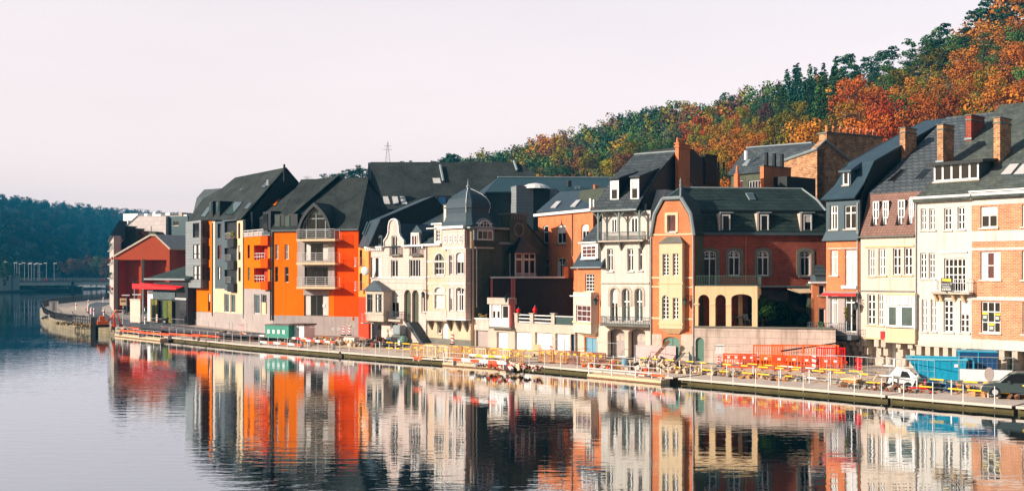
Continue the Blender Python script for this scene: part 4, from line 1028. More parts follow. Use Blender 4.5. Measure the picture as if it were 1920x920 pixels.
for px, y0, y1, m_, rr in ((1067, 347, 339, BLACKM, .35), (1079, 354, 349, PAINT, .22), (1085, 354, 349, PAINT, .22), (1115, 352, 346, CHPOT, .2), (1119, 352, 346, CHPOT, .2)):
    MB().tube([ZF.v(px, y0 + 3, 1), ZF.v(px, y1, 1)], rr, 8).build('roof_vent', m_, b)

# ---- big brown-black roof behind
QF = FZ(690, 152, 1013, 150)
b = house('tall_slate_roof_building', 'tall building of which only a huge dark roof with skylights shows behind the white houses', 'building', QF)
q0, q1, q2, q3 = QF.v(689, 392, 0), QF.v(1030, 392, 0), QF.v(968, 304, 9), QF.v(694, 304, 9)
q1 = QF.v(1045, 360, 0)
r = MB().slab([QF.v(700, 392, 0), QF.v(1040, 392, 0), QF.v(1000, 322, 7), q2, q3], .2).build('roof', ROOFD, b)
MB().loft([QF.v(689, 372, -.3), QF.v(689, 330, 5), q3 + Vector((-.3, 0, 0)), QF.v(700, 392, -.3), QF.v(698, 420, -.3)], [p + Vector((.2, .8, -.1)) for p in (QF.v(689, 372, -.3), QF.v(689, 330, 5), q3 + Vector((-.3, 0, 0)), QF.v(700, 392, -.3), QF.v(698, 420, -.3))]).build('verge_panel', DGREY, b)
wl = [QF.v(x, y, .4) for x, y in ((702, 392), (702, 520), (1038, 520), (1038, 392))]
MB().loft(wl, [p + Vector((0, 14, 0)) for p in wl]).build('wall', BRICKB, b)
g = [Vector((wl[0].x + .02, .5, q0.z - 1.0)), Vector((wl[0].x + .02, 9, q3.z - .3)), Vector((wl[0].x + .02, 18, q0.z - 1.0))]
MB().loft(g, [p + Vector((20, 0, 0)) for p in g]).build('gable_wall', BRICKB, b)
pq = (QF.v(700, 392, 0), QF.v(1040, 392, 0), q3)
rooflights(r, QF, pq, [[(720, 384), (733, 384), (728, 368), (717, 368)], [(737, 384), (749, 384), (746, 368), (734, 368)], [(753, 384), (765, 384), (759, 368), (749, 368)], [(812, 345), (828, 345), (826, 334), (810, 334)]], m=GLASSW, fm=DGREY)
dq = QF.v(828, 384, -.3)
MB().box(dq.x - .8, dq.x + 1.2, -.3, 4, dq.z, dq.z + 1.3).build('dormer', BLACKM, r)
box(dq.x - .4, dq.x + .6, -.36, -.3, dq.z + .1, dq.z + 1.1).build('dormer_pane', BLUEM, r)
for (pa, pb) in (((832, 342), (826, 312)), ((970, 322), (964, 304))):
    p_ = [planept(QF, pa[0] + (pb[0] - pa[0]) * t / 3, pa[1] + (pb[1] - pa[1]) * t / 3, *pq) + Vector((0, -.3, .15)) for t in range(4)]
    MB().tube(p_, .2, 6).build('flue', ZINC, r)
MB().tube([QF.v(686, 340, -1), QF.v(686, 362, -1)], .22, 6).box(QF.v(684, 336, -1).x, QF.v(691, 336, -1).x, -1, 0, QF.v(684, 346, -1).z, QF.v(684, 336, -1).z).build('boiler_flue', STEEL, b)
# ---- cream house with the onion dome
CF = FP((690, 634), (885, 648.5))
cz = lambda y, d=0, px=840: CF.at(px, y, d)[1]
cx = lambda px, d=0, y=540: CF.at(px, y, d)[0]
b = house('onion_dome_house', 'peach brick house with onion-domed corner tower and dark shade-deepened brick side wall', 'house', CF)
xa, xb = cx(799), CF.L
DFr = [W(815, 475, 833, 515, 2, 1, 'r', tr=.6, slm=WHITE), W(815, 538, 833, 578, 1, 1, 's', tr=.72, gm=GLASSW, sill=False),
       W(829, 603, 840, 643, 0, 0, panel=True, gm=PAINT, fm=PAINT, name='door', sill=False, fw=.2), W(820, 608, 827, 625, 0, 0)]
for q in DFr[:2]: q.update(sur=.2, sm=WHITE)
facade(b, CF, 0, [(xa, 0), (xb, 0), (xb, cz(430)), (cx(828), cz(430)), (cx(828), cz(457)), (xa, cz(457))], DFr, PEACH, local=True)
box(xa + .02, xb - .02, -.06, -.004, 0.02, cz(645) if False else .6).build('plinth', STONED, b)
facade(b, CF, -.035, [(xa + .02, .6), (xb - .01, .6), (xb - .01, cz(600)), (xa + .02, cz(600))], [], PINKST, local=True, th=.03, name='stone_base') if False else None
for y0, y1, m_ in ((488, 492, WHITE), (517, 521, PINKST), (530, 532.5, WHITE), (548, 552, WHITE)):
    band(b, CF, 801, 840, y0, y1, 0, .05, m_, 'stone_band')
# white gutter and turret window at the left
MB().box(cx(792), cx(828), -.3, .05, cz(460), cz(456)).build('cornice', PAINT, b)
tw_ = facade(b, CF, -.1, [(814, 456), (828, 456), (828, 420), (814, 420)], [W(817, 431, 825, 452, 1, 2, sill=False)], WHITE, name='turret', th=.8)
band(b, CF, 810, 830, 418, 421, -.1, .15, PAINT, 'cornice'); band(b, CF, 801, 818, 427, 429, -.1, .15, PAINT, 'cornice')
# bay, two storeys high, on dark brackets
bd = -.75
bx0, bx1 = cx(838, bd), cx(873, bd)
bw_ = [W(842, 478, 850, 515, 1, 0, tr=.7), W(855, 473, 870, 514, 1, 0, 's', tr=.7, cur='b'), W(842, 540, 850, 583, 1, 0, tr=.7), W(855, 538, 871, 583, 1, 0, 's', tr=.7)]
for q in bw_: q.update(sill=False, fw=.1, sur=.09, sm=WHITE)
facade(b, CF, bd, [(838, 598), (873, 598), (873, 466), (838, 466)], bw_, PINKST, name='bay', th=.25)
MB().box(bx0, bx0 + .2, bd + .26, -.01, cz(598, bd), cz(466, bd)).box(bx1 - .2, bx1 - .01, bd + .26, -.01, cz(598, bd), cz(466, bd)).build('bay_side', PINKST, b)
MB().box(bx0 - .05, bx1 + .05, bd - .05, 0, cz(599, bd), cz(596.5, bd)).box(bx0, bx1, bd - .05, 0, cz(532, bd), cz(530, bd)).build('bay_moulding', PAINT, b)
for px in (842, 858, 872):
    x_ = cx(px, -.3); MB().loft([(x_ - .12, bd, cz(600, bd)), (x_ - .12, 0, cz(600, bd)), (x_ - .12, 0, cz(620)), (x_ - .12, bd * .4, cz(612))], [(x_ + .12, bd, cz(600, bd)), (x_ + .12, 0, cz(600, bd)), (x_ + .12, 0, cz(620)), (x_ + .12, bd * .4, cz(612))]).build('bay_bracket', STONED, b)
# roundel parapet and its cornices
pd = -.55
facade(b, CF, pd, [(829, 465), (871, 465), (871, 429), (829, 429)], [], PINKST, name='parapet', th=.4)
MB().box(cx(827, pd), cx(872, pd), pd - .12, .05, cz(467, pd), cz(464.5, pd)).build('cornice', PAINT, b)
MB().box(cx(824, pd), cx(872, pd), pd - .3, .1, cz(429, pd), cz(424, pd)).build('cornice', PAINT, b)
for px in (836, 845.5, 855, 864.5):
    x_, z_ = CF.at(px, 447.5, pd); th_ = MB()
    n = 16; L0 = [(x_ + .3 * math.cos(2 * math.pi * k / n), z_ + .48 * math.sin(2 * math.pi * k / n)) for k in range(n)]
    L1 = [(x_ + .2 * math.cos(2 * math.pi * k / n), z_ + .36 * math.sin(2 * math.pi * k / n)) for k in range(n)]
    th_.ring(L0, L1, pd - .06, pd + .01)
    th_.box(x_ - .03, x_ + .03, pd - .05, pd, z_ - .4, z_ + .4).box(x_ - .22, x_ + .22, pd - .05, pd, z_ - .04, z_ + .04)
    rd = th_.build('roundel', PAINT, b)
    MB().sheet(L1, [], pd - .02, pd - .005).build('roundel_back', STONED, rd)
# balcony left of the bay
facade(b, CF, -.75, [(799, 599), (837, 599), (837, 581), (799, 583)], [], PINKST, name='balcony_parapet', th=.15)
box(cx(799, -.75), cx(837, -.75), -.74, -.01, cz(601), cz(598)).build('balcony', PINKST, b)
for px in (806, 822):
    x_ = cx(px, -.3); MB().loft([(x_ - .12, -.7, cz(602)), (x_ - .12, 0, cz(602)), (x_ - .12, 0, cz(620))], [(x_ + .12, -.7, cz(602)), (x_ + .12, 0, cz(602)), (x_ + .12, 0, cz(620))]).build('balcony_bracket', STONED, b)
pipe(b, CF, 800.5, 460, 640, 0, ZINC, .06)
# side wall facing right
XS = CF.L
SF = CF.side(XS)
sz = lambda px, y: SF.at(px, y, 0)[1]
def sp(px, py, out=0.0):
    x, z = SF.at(px, py, -out); return Vector((XS + out, x, z))
S2 = house('x', 'x', 'x', SF); bpy.data.objects.remove(S2)
def sideobj(mb, name, m, parent=None, label=None):
    """mesh written in side-frame coordinates, set against the house's own frame"""
    vs = [(XS - y, x, z) for x, y, z in mb.V]; q = MB(); q.V = vs; q.F = mb.F
    return q.build(name, m, parent or b, label=label)
class SideProxy:       # lets the window builder work in the side frame
    pass
def sidewin(s, parentwall=None):
    s.setdefault('gm', GLASSD); before = set(o.name for o in bpy.data.objects)
    L0 = window(b, SF, s, s.get('dd', 0.0), proud=s.get('proud', False))
    for o in list(bpy.data.objects):
        if o.name not in before and o.type == 'MESH':
            for v_ in o.data.vertices: v_.co = Vector((XS - v_.co.y, v_.co.x, v_.co.z))
    return L0
yb_ = SF.at(1018, 600)[0]
top = [SF.at(886, 427), SF.at(951, 428), SF.at(953, 404), SF.at(985, 404), SF.at(986, 418), SF.at(1026, 464)]
ow = [(0.0, 0.0)] + [(top[-1][0], 0.0)] + [top[-1], top[-2], top[-3], top[-4], top[-5], (0.0, top[0][1])]
q1 = W(895, 430, 922, 449, 2, 0, cur=.0, sill=False); q1['dd'] = -.25
h1 = []
sideobj(MB().sheet(ow, [], 0.005, .35), 'side_wall', BRICKD, label='dark brick side wall, shade deepened in its colour')
body_top = cz(432)
MB().loft([(xa + .02, .31, 0), (XS - .36, .31, 0), (XS - .36, 11, 0), (xa + .02, 11, 0)], [(xa + .02, .31, cz(457)), (XS - .36, .31, cz(430)), (XS - .36, 11, cz(430)), (xa + .02, 11, cz(457))]).build('rear_mass', BRICKD, b)
# arched lucarne on the side
x0_, x1_, z0_, z1_ = wrect(SF, W(894, 413, 923, 450), -.2)
zs = z0_ + (z1_ - z0_) * .5
sideobj(MB().sheet(loop(x0_ - .35, x1_ + .35, z0_ - .05, z1_ + .25, 'r'), [], -.15, .4), 'lucarne', ZINC)
s1 = dict(rect=(x0_, x1_, zs + .03, z1_), nv=4, nh=2, arch='r', fw=.1, rec=0, dd=-.3, sill=False); sidewin(s1)
s2 = dict(rect=(x0_, x1_, z0_, zs), nv=2, nh=0, fw=.12, rec=0, dd=-.3, sill=False, gm=GLASST); sidewin(s2)
def sband(px0, px1, y0, y1, out, m_, name='cornice'):
    a_ = SF.at(px0, y0)[0]; c_ = SF.at(px1, y0)[0]; xm = (px0 + px1) / 2
    sideobj(MB().box(a_, c_, -out, .02, SF.at(xm, y1)[1], SF.at(xm, y0)[1]), name, m_)
sband(876, 950, 426, 429.5, .45, ZINC, 'gutter'); sband(889, 924, 463, 466, .2, STONEP); sband(934, 962, 454, 458, .2, ZINC)
# chimney block with roundel
xk0, xk1 = SF.at(953, 404)[0], SF.at(985, 404)[0]
zt = SF.at(969, 402)[1]
ckb = sideobj(MB().box(xk0, xk1, -.25, 1.4, SF.at(969, 456)[1], zt), 'chimney_block', BRICKD)
sideobj(MB().box(xk0 - .1, xk1 + .1, -.35, 1.5, zt - .05, zt + .12), 'chimney_cap', STONED, ckb)
mbk = MB()
for q in range(6): mbk.box(xk0 + .15 + q * .38, xk0 + .35 + q * .38, -.33, -.26, zt - .55, zt - .06)
sideobj(mbk, 'corbel_table', STONED, ckb)
xc_, zc_ = SF.at(969, 431); n = 20
sideobj(MB().ring([(xc_ + .8 * math.cos(2 * math.pi * k / n), zc_ + .8 * math.sin(2 * math.pi * k / n)) for k in range(n)], [(xc_ + .6 * math.cos(2 * math.pi * k / n), zc_ + .6 * math.sin(2 * math.pi * k / n)) for k in range(n)], -.33, -.24), 'roundel', STONED, ckb)
MB().slab([sp(986, 416, .1), sp(1027, 464, .1), sp(1027, 464, -4), sp(986, 416, -4)], .15).build('rear_roof', SLATEG, b)
# porch bay with hipped roof
pz0, pz1 = SF.at(985, 522, -1.0), SF.at(985, 474, -1.0)
a_, c_ = SF.at(966, 500, -1.0)[0], SF.at(1004, 500, -1.0)[0]
eaves = [(a_ - .5, -1.5), (c_ + .5, -1.5), (c_ + .5, .3), (a_ - .5, .3)]
zt_ = SF.at(985, 445, -.4)[1]; zz = pz1[1]
sideobj(MB().loft([(x, y, zz) for x, y in eaves], [((a_ + c_) / 2 + dx, y, zt_) for dx, y in ((-.05, -.4), (.05, -.4), (.05, .3), (-.05, .3))]), 'oriel_roof', BLACKM)
sideobj(MB().box(a_, c_, -.98, -.01, pz0[1] - .1, pz0[1] + .05), 'oriel_floor', PAINT)
for t0, t1 in ((.0, .36), (.40, 1.0)):
    sidewin(dict(rect=(a_ + (c_ - a_) * t0, a_ + (c_ - a_) * t1, pz0[1], zz), nv=1 if t0 else 0, nh=0, fw=.15, bw=.06, rec=0, tr=.75, dd=-1.0, sill=False))
mbr = MB(); railing(mbr, [(a_, -1.06), (c_, -1.06)], pz0[1], .55, .16, r=.03, top=.04); sideobj(mbr, 'oriel_railing', PAINT)
pS = MB(); a1 = SF.at(887, 600)[0]; pS.tube([(a1 + .4, -.1, 4), (a1 + .4, -.1, sz(888, 466))], .07, 8); a2 = SF.at(955, 500)[0]; pS.tube([(a2, -.1, 4), (a2, -.1, sz(955, 475))], .06, 8); sideobj(pS, 'downpipe', STEEL)
# tower and onion dome (square plan, flared skirt, bulging dome)
td0 = -.4; tX0, tX1 = cx(829, -.5), XS + .12
depthT = SF.at(925, 420)[0]
tyc = depthT / 2 - .25; txc = (tX0 + tX1) / 2; hx_ = (tX1 - tX0) / 2; hy_ = tyc + .5
zS0, zS1 = cz(424, -.5), cz(403, 1.2)
zA = CF.at(881, 352, tyc)[1]
prof = [(1.05, zS0), (.93, zS0 + (zS1 - zS0) * .35), (.80, zS1), (.82, zS1 + .5), (.86, zS1 + (zA - zS1) * .2), (.84, zS1 + (zA - zS1) * .38), (.74, zS1 + (zA - zS1) * .56), (.55, zS1 + (zA - zS1) * .73), (.28, zS1 + (zA - zS1) * .88), (.02, zA)]
dm = MB(); nseg = 8
for i, (r_, z_) in enumerate(prof):
    for sx_, sy_ in ((-1, -1), (0.75, -1), (1, -.75), (1, 1), (-1, 1)):
        dm.V.append((txc + sx_ * r_ * hx_, tyc + sy_ * r_ * hy_, z_))
for i in range(len(prof) - 1):
    for k in range(5): dm.F.append((i * 5 + k, i * 5 + (k + 1) % 5, (i + 1) * 5 + (k + 1) % 5, (i + 1) * 5 + k))
dm.F.append(tuple(range(5))); dome = dm.build('dome', SLATEB, b, label='slate onion dome with pale hip ridges')
for k in (1, 3):
    sx_, sy_ = ((-1, -1), (0.75, -1), (1, -.75), (1, 1), (-1, 1))[k]
    MB().tube([(txc + sx_ * r_ * hx_ * 1.005, tyc + sy_ * r_ * hy_ * 1.005, z_ + .02) for r_, z_ in prof[2:]], .045, 5).build('hip_ridge', PAINT, dome)
MB().lathe([(.1, zA - .1), (.22, zA + .15), (.08, zA + .35), (.04, zA + .7), (.01, zA + 1.0)], txc, tyc, 8).build('finial', ZINC, dome)
box(tX0 + .1, tX1 - .25, td0 + .1, depthT, cz(431), zS0).build('tower_drum', BRICKD, b)
# roof of the left part
rA = (CF.v(800, 458, -.2), CF.v(830, 457, -.2), CF.v(846, 412, 6), CF.v(826, 415, 6))
MB().slab([CF.v(799, 457, -.15), CF.v(835, 457, -.15), CF.v(858, 392, 7.5), CF.v(824, 398, 7.5)], .12).build('roof', SLATE, b)
chimney(b, CF, 832, 836.5, 385, 425, 3.5, .8, WHITE, 0)

# ---- white ornate house with Dutch gable
b = house('dutch_gable_house', 'pale stone house with curved Dutch gable, grey corner bay and triple-arched porch', 'house', CF)
cz2 = lambda y, d=0, px=745: CF.at(px, y, d)[1]
xa, xb = cx(690), cx(799) - .02
def arcpts(pts): return [CF.at(x, y, 0) for x, y in pts]
gab = [(757, 464), (757, 451), (751, 444), (748, 436), (747.5, 424), (745.5, 415), (742, 411.5), (738, 410.5), (734, 411.5), (730.5, 415), (728.5, 424), (728, 436), (725, 444), (720, 451), (720, 464)]
wn_ = [W(734, 442, 744.5, 478, 1, 0, sill=False), W(695.5, 482, 715, 520, 2, 0), W(733, 487, 746, 519, 1, 0), W(767, 486, 788, 519, 3, 0),
       W(732, 544, 748, 595, 1, 0, 'r', tr=.74, sill=False, name='balcony_door'), W(732, 604, 746, 617, 1, 1),
       W(697, 606, 715, 637, 0, 0, panel=True, gm=BLACKM, fm=DGREY, name='garage_door', sill=False), W(760, 611, 769, 640, 0, 0, panel=True, gm=PAINT, fm=PAINT, name='door', sill=False),
       W(790, 548, 797, 585, 0, 0)]
for q in wn_: q.setdefault('slm', STONEP)
prch = []
hl = []
wins_objs = [list(reversed(window(b, CF, s, 0))) for s in wn_]
for x0_, x1_ in ((757.5, 770.5), (772.5, 785)):
    a_, c_ = cx(x0_), cx(x1_); hl.append(list(reversed(loop(a_, c_, cz2(603), cz2(543, px=772), 'r'))))
outl = [(xa, 0), (xb, 0), (xb, cz2(463, px=790))] + arcpts(gab) + [(xa, cz2(465, px=700))]
MB().sheet(outl, wins_objs + hl, 0, .3).build('wall', PINKST, b)
pr = MB().box(cx(757), cx(786), 1.6, 1.8, cz2(603), cz2(540)).build('porch_back_wall', DGREY, b)
box(cx(757), cx(786), .31, 1.6, cz2(605), cz2(602)).build('porch_floor', STONED, b)
window(b, CF, dict(rect=(cx(777) + .6, cx(784) + .6, cz2(600), cz2(562)), nv=0, nh=0, fw=.08, panel=True, gm=WOODO, fm=WOODB, name='front_door', rec=0, sill=False), 1.5)
for y0, y1, pr_ in ((520, 522.5, .12), (529, 530, .05), (541.5, 543, .04)): band(b, CF, 691, 799, y0, y1, 0, pr_, STONEP if pr_ < .1 else PAINT, 'string_course')
for k in range(9): x_ = cx(689 + k * 3.6); box(x_ - .09, x_ + .09, -.3, -.001, cz2(470, px=700), cz2(465.5, px=700)).build('dentil', PAINT, b)
for k in range(3): x_ = cx(786 + k * 4.5); box(x_ - .09, x_ + .09, -.3, -.001, cz2(466, px=790), cz2(462, px=790)).build('dentil', PAINT, b)
MB().box(cx(688), cx(720), -.4, .05, cz2(465, px=700), cz2(462, px=700)).box(cx(757), cx(799), -.4, .05, cz2(462, px=780), cz2(459, px=780)).build('cornice', PAINT, b)
MB().tube([CF.v(x, y, -.08) for x, y in gab], .1, 5).build('gable_trim', PAINT, b)
bo = balcony(b, CF, 729, 749, 478, 0, .4, m=STONED, th=.12, h=.85, rm=BLACKM, step=.14)
bo = balcony(b, CF, 766, 787, 478, -.05, .4, m=STONED, th=.12, h=.85, rm=BLACKM, step=.14)
bo = balcony(b, CF, 720, 750, 598, 0, .8, m=STONEP, th=.2, h=.9, rm=DGREY, step=.16)
# right dormer and roof
facade(b, CF, -.02, [(770, 462), (787, 462), (785, 436), (770, 436)], [W(772, 441, 783, 478, 1, 0, sill=False)] if False else [], WHITE, name='dormer_front', th=.25)
window(b, CF, dict(p=(772, 440, 783, 477), nv=1, nh=0, fw=.11, sill=False), -.05, proud=True)
e0, e1 = CF.v(690, 464, -.1), CF.v(799, 460, -.1); g0, g1 = CF.v(757, 398, 8), CF.v(838, 393, 8)
x_l, x_r = xa, xb + .2
g0 = Vector((x_l + 1.5, 8, g0.z)); g1 = Vector((x_r + 1.2, 8, g1.z))
e0.x, e1.x = x_l, x_r
r = MB().slab([e0, e1, g1, g0], .12).build('roof', SLATEB, b)
MB().tube([g0, g1], .1, 5).build('ridge_capping', PAINT, r)
P = [(.31, 0), (.31, e1.z - .1), (8, g1.z - .3), (14, e1.z), (14, 0)]
MB().loft([(xa + .01, y, z) for y, z in P], [(xb - .01, y, z) for y, z in P]).build('rear_mass', BRICKD, b)
for x0_, x1_, yt in ((749, 766, 415), (786, 806, 412)):
    pa = CF.v(x0_ - 3, 440, 0); dmm = MB()
pD = CF.v(703, 443, -.05); pE = CF.v(716, 460, -.05)
MB().box(pD.x, pE.x, .0, 2.5, pE.z - .1, pD.z + .1).build('dormer', SLATEB, r)
window(b, CF, dict(p=(703.5, 444, 716, 459), nv=1, nh=0, fw=.09, sill=False, fm=DGREY), 0, proud=True)
pD = CF.v(769, 434, 0); pE = CF.v(787, 460, 0)
MB().loft([(pD.x, .25, pE.z), (pD.x, .25, pD.z), ((pD.x + pE.x) / 2, .25, pD.z + .7), (pE.x, .25, pD.z), (pE.x, .25, pE.z)], [(pD.x, 5, pE.z), (pD.x, 5, pD.z), ((pD.x + pE.x) / 2, 5, pD.z + .7), (pE.x, 5, pD.z), (pE.x, 5, pE.z)]).build('dormer', SLATEB, r)
pG = CF.v(722, 440, 0); pH = CF.v(754, 440, 0); zt = CF.at(738, 414)[1]
MB().loft([(pG.x, .31, pG.z - 1), (pG.x + .9, .31, zt - .3), (pH.x - .9, .31, zt - .3), (pH.x, .31, pH.z - 1)], [(pG.x, 5, pG.z - 1), (pG.x + .9, 5, zt - .3), (pH.x - .9, 5, zt - .3), (pH.x, 5, pH.z - 1)]).build('gable_roof', SLATEB, r)
# grey corner bay with pointed roof
bd = -1.3; x0_, x1_ = cx(686, bd), cx(716, bd)
zb_, zt_ = cz2(600, bd, 700), cz2(545, bd, 700)
facade(b, CF, bd, [(686, 601), (719, 601), (719, 545), (686, 545)], [W(688, 551, 698.5, 585, 1, 0, fm=DGREY, tr=.75, sill=False), W(704, 551, 716.5, 585, 1, 0, fm=DGREY, tr=.75, cur=.2, sill=False)], STONEP, name='corner_bay', th=.2)
x1_ = cx(719, bd)
box(x0_ + .01, x1_ - .01, bd + .21, -.01, zb_, zt_).build('bay_mass', STONEP, b)
MB().box(x0_ - .08, x1_ + .08, bd - .1, 0, cz2(589, bd, 700), cz2(586, bd, 700)).build('bay_sill', STONEP, b)
ap = CF.v(702, 526, -.6)
MB().loft([(x0_ - .25, bd - .25, zt_), (x1_ + .25, bd - .25, zt_), (x1_ + .25, 0, zt_), (x0_ - .25, 0, zt_)], [(ap.x - .1, -.7, ap.z), (ap.x + .1, -.7, ap.z), (ap.x + .1, 0, ap.z), (ap.x - .1, 0, ap.z)]).build('bay_roof', DGREY, b)
MB().loft([(x0_, bd, zb_), (x1_, bd, zb_), (x1_, 0, zb_), (x0_, 0, zb_)], [(x0_ + .6, -.3, zb_ - .5), (x1_ - .5, -.3, zb_ - .5), (x1_ - .5, 0, zb_ - .5), (x0_ + .6, 0, zb_ - .5)]).build('bay_base', STONED, b)
# outside stair
st = MB(); nS = 12
xs0, zs0 = CF.at(770, 603, -.9); xs1, zs1 = CF.at(797, 644, -.9)
for k in range(nS):
    xa_ = xs0 + (xs1 - xs0) * k / nS; xb_ = xs0 + (xs1 - xs0) * (k + 1) / nS; zz_ = zs0 + (zs1 - zs0) * (k) / nS
    st.box(xa_, xb_, -1.3, -.03, 0, zz_)
st.build('outside_stair', DGREY, b)
pr2 = [(xs0 - .1, 0), (xs1, 0), (xs0 - .1, zs0)]
MB().sheet([(xs0 - .6, .02), (xs1 - .2, .02), (xs0 - .6, zs0 + .2)], [], -1.5, -1.31).build('stair_parapet', PINKST, b)
# lamp bracket on this house handled with the lamps

# ---- narrow orange house and its slate mansard
NF2 = FP((671, 629.5), (691, 634.5))
b = house('narrow_orange_house', 'narrow orange and red house with slate mansard between the apartments and the pale stone houses', 'house', NF2)
n2 = lambda y, d=0: NF2.at(681, y, d)[1]
facade(b, NF2, 0, [(672, 556), (691, 556), (691, 462), (672, 462)], [W(674, 468, 679, 498, 0, 0, sill=False, fm=BLACKM), W(674, 512, 679, 543, 0, 0, sill=False, fm=BLACKM)], mat('light_orange_render', (.85, .30, .07), .7, .05), name='wall')
facade(b, NF2, 0, [(672, 632), (691, 634), (691, 556.2), (672, 556.2)], [], REDR, name='lower_wall')
box(0, NF2.L, .32, 12, 0, n2(462)).build('side_wall', BRICKD, b)
for y in (420 + 33, 498, 543, 604):
    xq, zq = NF2.at(667 if y < 600 else 680, y, -.9)
    if y == 453: continue
    bo = box(xq, xq + .9, -1.1, -.01, zq - .1, zq).build('balcony', WHITE, b)
    railing(MB(), [(xq, -.05), (xq, -1.05), (xq + .9, -1.05)], zq, .95, .3, rails=(.25, .5, .75), r=.015).build('railing', WHITE if y < 600 else STONEP, bo)
m0, m1 = NF2.v(671, 464, -.3), NF2.v(692, 464, -.3)
m2, m3 = NF2.v(694, 415, 1.4), NF2.v(675, 408, 1.4)
k0, k1 = NF2.v(690, 388, 4.5), NF2.v(729, 385, 9)
mx_ = NF2.at(691, 464, -.3)[0]
MB().loft([(m0.x, -.3, m0.z), (m0.x + .2, 1.1, m2.z), (m0.x + .4, 7.5, m2.z + 2.8), (m0.x + .2, 13, m0.z)], [(mx_, -.3, m0.z), (mx_, 1.1, m2.z), (mx_, 7.5, m2.z + 2.8), (mx_, 13, m0.z)]).build('mansard_roof', SLATEB, b)
MB().loft([(mx_ + .01, -.2, m0.z), (mx_ + .01, 1.1, m2.z - .05), (mx_ + .01, 7.5, m2.z + 2.72), (mx_ + .01, 13, m0.z)], [(mx_ + .1, -.2, m0.z), (mx_ + .1, 1.1, m2.z - .05), (mx_ + .1, 7.5, m2.z + 2.72), (mx_ + .1, 13, m0.z)]).build('shaded_mansard_flank', BLACKM, b)  # black sheet paints in the shade on the mansard's right side
skylight(b, [(m0.x + .9, .05, m0.z + 1.5), (m0.x + 1.5, .05, m0.z + 1.5), (m0.x + 1.5, .65, m0.z + 3.0), (m0.x + .9, .65, m0.z + 3.0)])

# ---- terrace, garages and white box bay
T_ = FP((885, 648), (1078, 662))
b = house('garage_terrace', 'row of white garage doors carrying a white-railed terrace', 'garage', T_)
tz_ = lambda y, px=980, d=0: T_.at(px, y, d)[1]
tx_ = lambda px, d=0: T_.at(px, 630, d)[0]
gs = [(892, 619, 915, 651, GREYR), (931, 622, 952, 653, PAINT), (965, 622, 996, 656, PAINT), (1003, 623, 1034, 659, PAINT), (1041, 625, 1067, 661, PAINT), (1070, 626, 1077, 662, BLUEM)]
ws = [W(a_, y0, c_, y1, 0, 0, panel=True, gm=m_, fm=m_, fw=.06, rec=.2, name='garage_door', sill=False) for a_, y0, c_, y1, m_ in gs]
ws[4]['nv'] = 1
htop = tz_(605)
facade(b, T_, 0, [(0, 0), (T_.L, 0), (T_.L, htop), (0, htop)], ws, STONEP, local=True, th=.35)
box(0.01, T_.L - .01, .36, 9, 0, htop - .05).build('terrace_deck', STONED, b)
box(tx_(886), tx_(917), -.04, .3, tz_(618, 900), tz_(597, 900)).build('parapet', PINKST, b)
MB().box(tx_(885), tx_(918), -.15, .35, tz_(598, 900), tz_(595.5, 900)).build('coping', PAINT, b)
for px in (968, 997, 1037):
    MB().box(tx_(px) - .22, tx_(px) + .22, -.05, .35, htop, tz_(588, px)).box(tx_(px) - .3, tx_(px) + .3, -.12, .42, tz_(588, px), tz_(586.5, px)).build('terrace_post', STONEP, b)
rl = MB()
for a_, c_ in ((971, 994), (1000, 1034)):
    for y in (590, 596.5, 603): rl.box(tx_(a_), tx_(c_), .08, .16, tz_(y + .9), tz_(y - .9))
rl.build('terrace_rail', PAINT, b)
box(tx_(1040), tx_(1078), .1, .2, htop, tz_(594, 1058)).build('green_screen', mat('green_screen', (.03, .06, .055), .6), b)
box(tx_(1039), tx_(1079), .02, .28, tz_(594, 1058), tz_(592, 1058)).build('screen_rail', STEEL, b)
# white box bay
d_ = -.5
bbw = [W(921, 571, 937, 598, 1, 0, fw=.14, bw=.09, sill=False), W(939.5, 571, 953, 598, 0, 0, fw=.14, sill=False)]
facade(b, T_, d_, [(918, 612), (954, 612), (954, 570), (918, 570)], bbw, PAINT, name='box_bay', th=.2)
x0_, x1_ = tx_(918, d_), tx_(954, d_)
box(x0_ + .01, x1_ - .01, d_ + .21, .4, tz_(612, 935, d_), tz_(570, 935, d_)).build('bay_mass', PAINT, b)
box(x0_ - .2, x1_ + .1, d_ - .15, .5, tz_(570, 935, d_), tz_(558, 935, d_)).build('bay_parapet', STONEP, b)
box(x1_ + .01, x1_ + .14, d_ + .05, .1, tz_(612, 935, d_), tz_(560, 935, d_)).build('pink_pilaster', mat('pink_paint', (.62, .16, .15), .7, .06), b)
MB().box(x0_ - .05, x1_ + .3, d_ - .05, 0, tz_(616, 935, d_), tz_(612, 935, d_)).build('bay_sill', STONED, b)
# urns with red flowers
for k, px in enumerate((969, 1000)):
    f = T_.A + T_.u * tx_(px + 1) + T_.m * .15 + Vector((0, 0, tz_(586.5, px)))
    u_ = thing('flower_bowl', ('round red ball on the left terrace post beside the pink pilaster', 'taller red urn on the middle post of the white terrace rail')[k], 'ornament', f, 0)
    MB().lathe([(.12, 0), (.2, .05), (.1, .12), (.22, .2), (.24, .32), (.14, .42 + .12 * k), (.04, .48 + .2 * k)], 0, 0, 12).build('bowl', RED, u_, smooth=True)
    MB().lathe([(.05, .46 + .2 * k), (.02, .6 + .2 * k)], 0, 0, 6).build('tip', GREEND, u_)
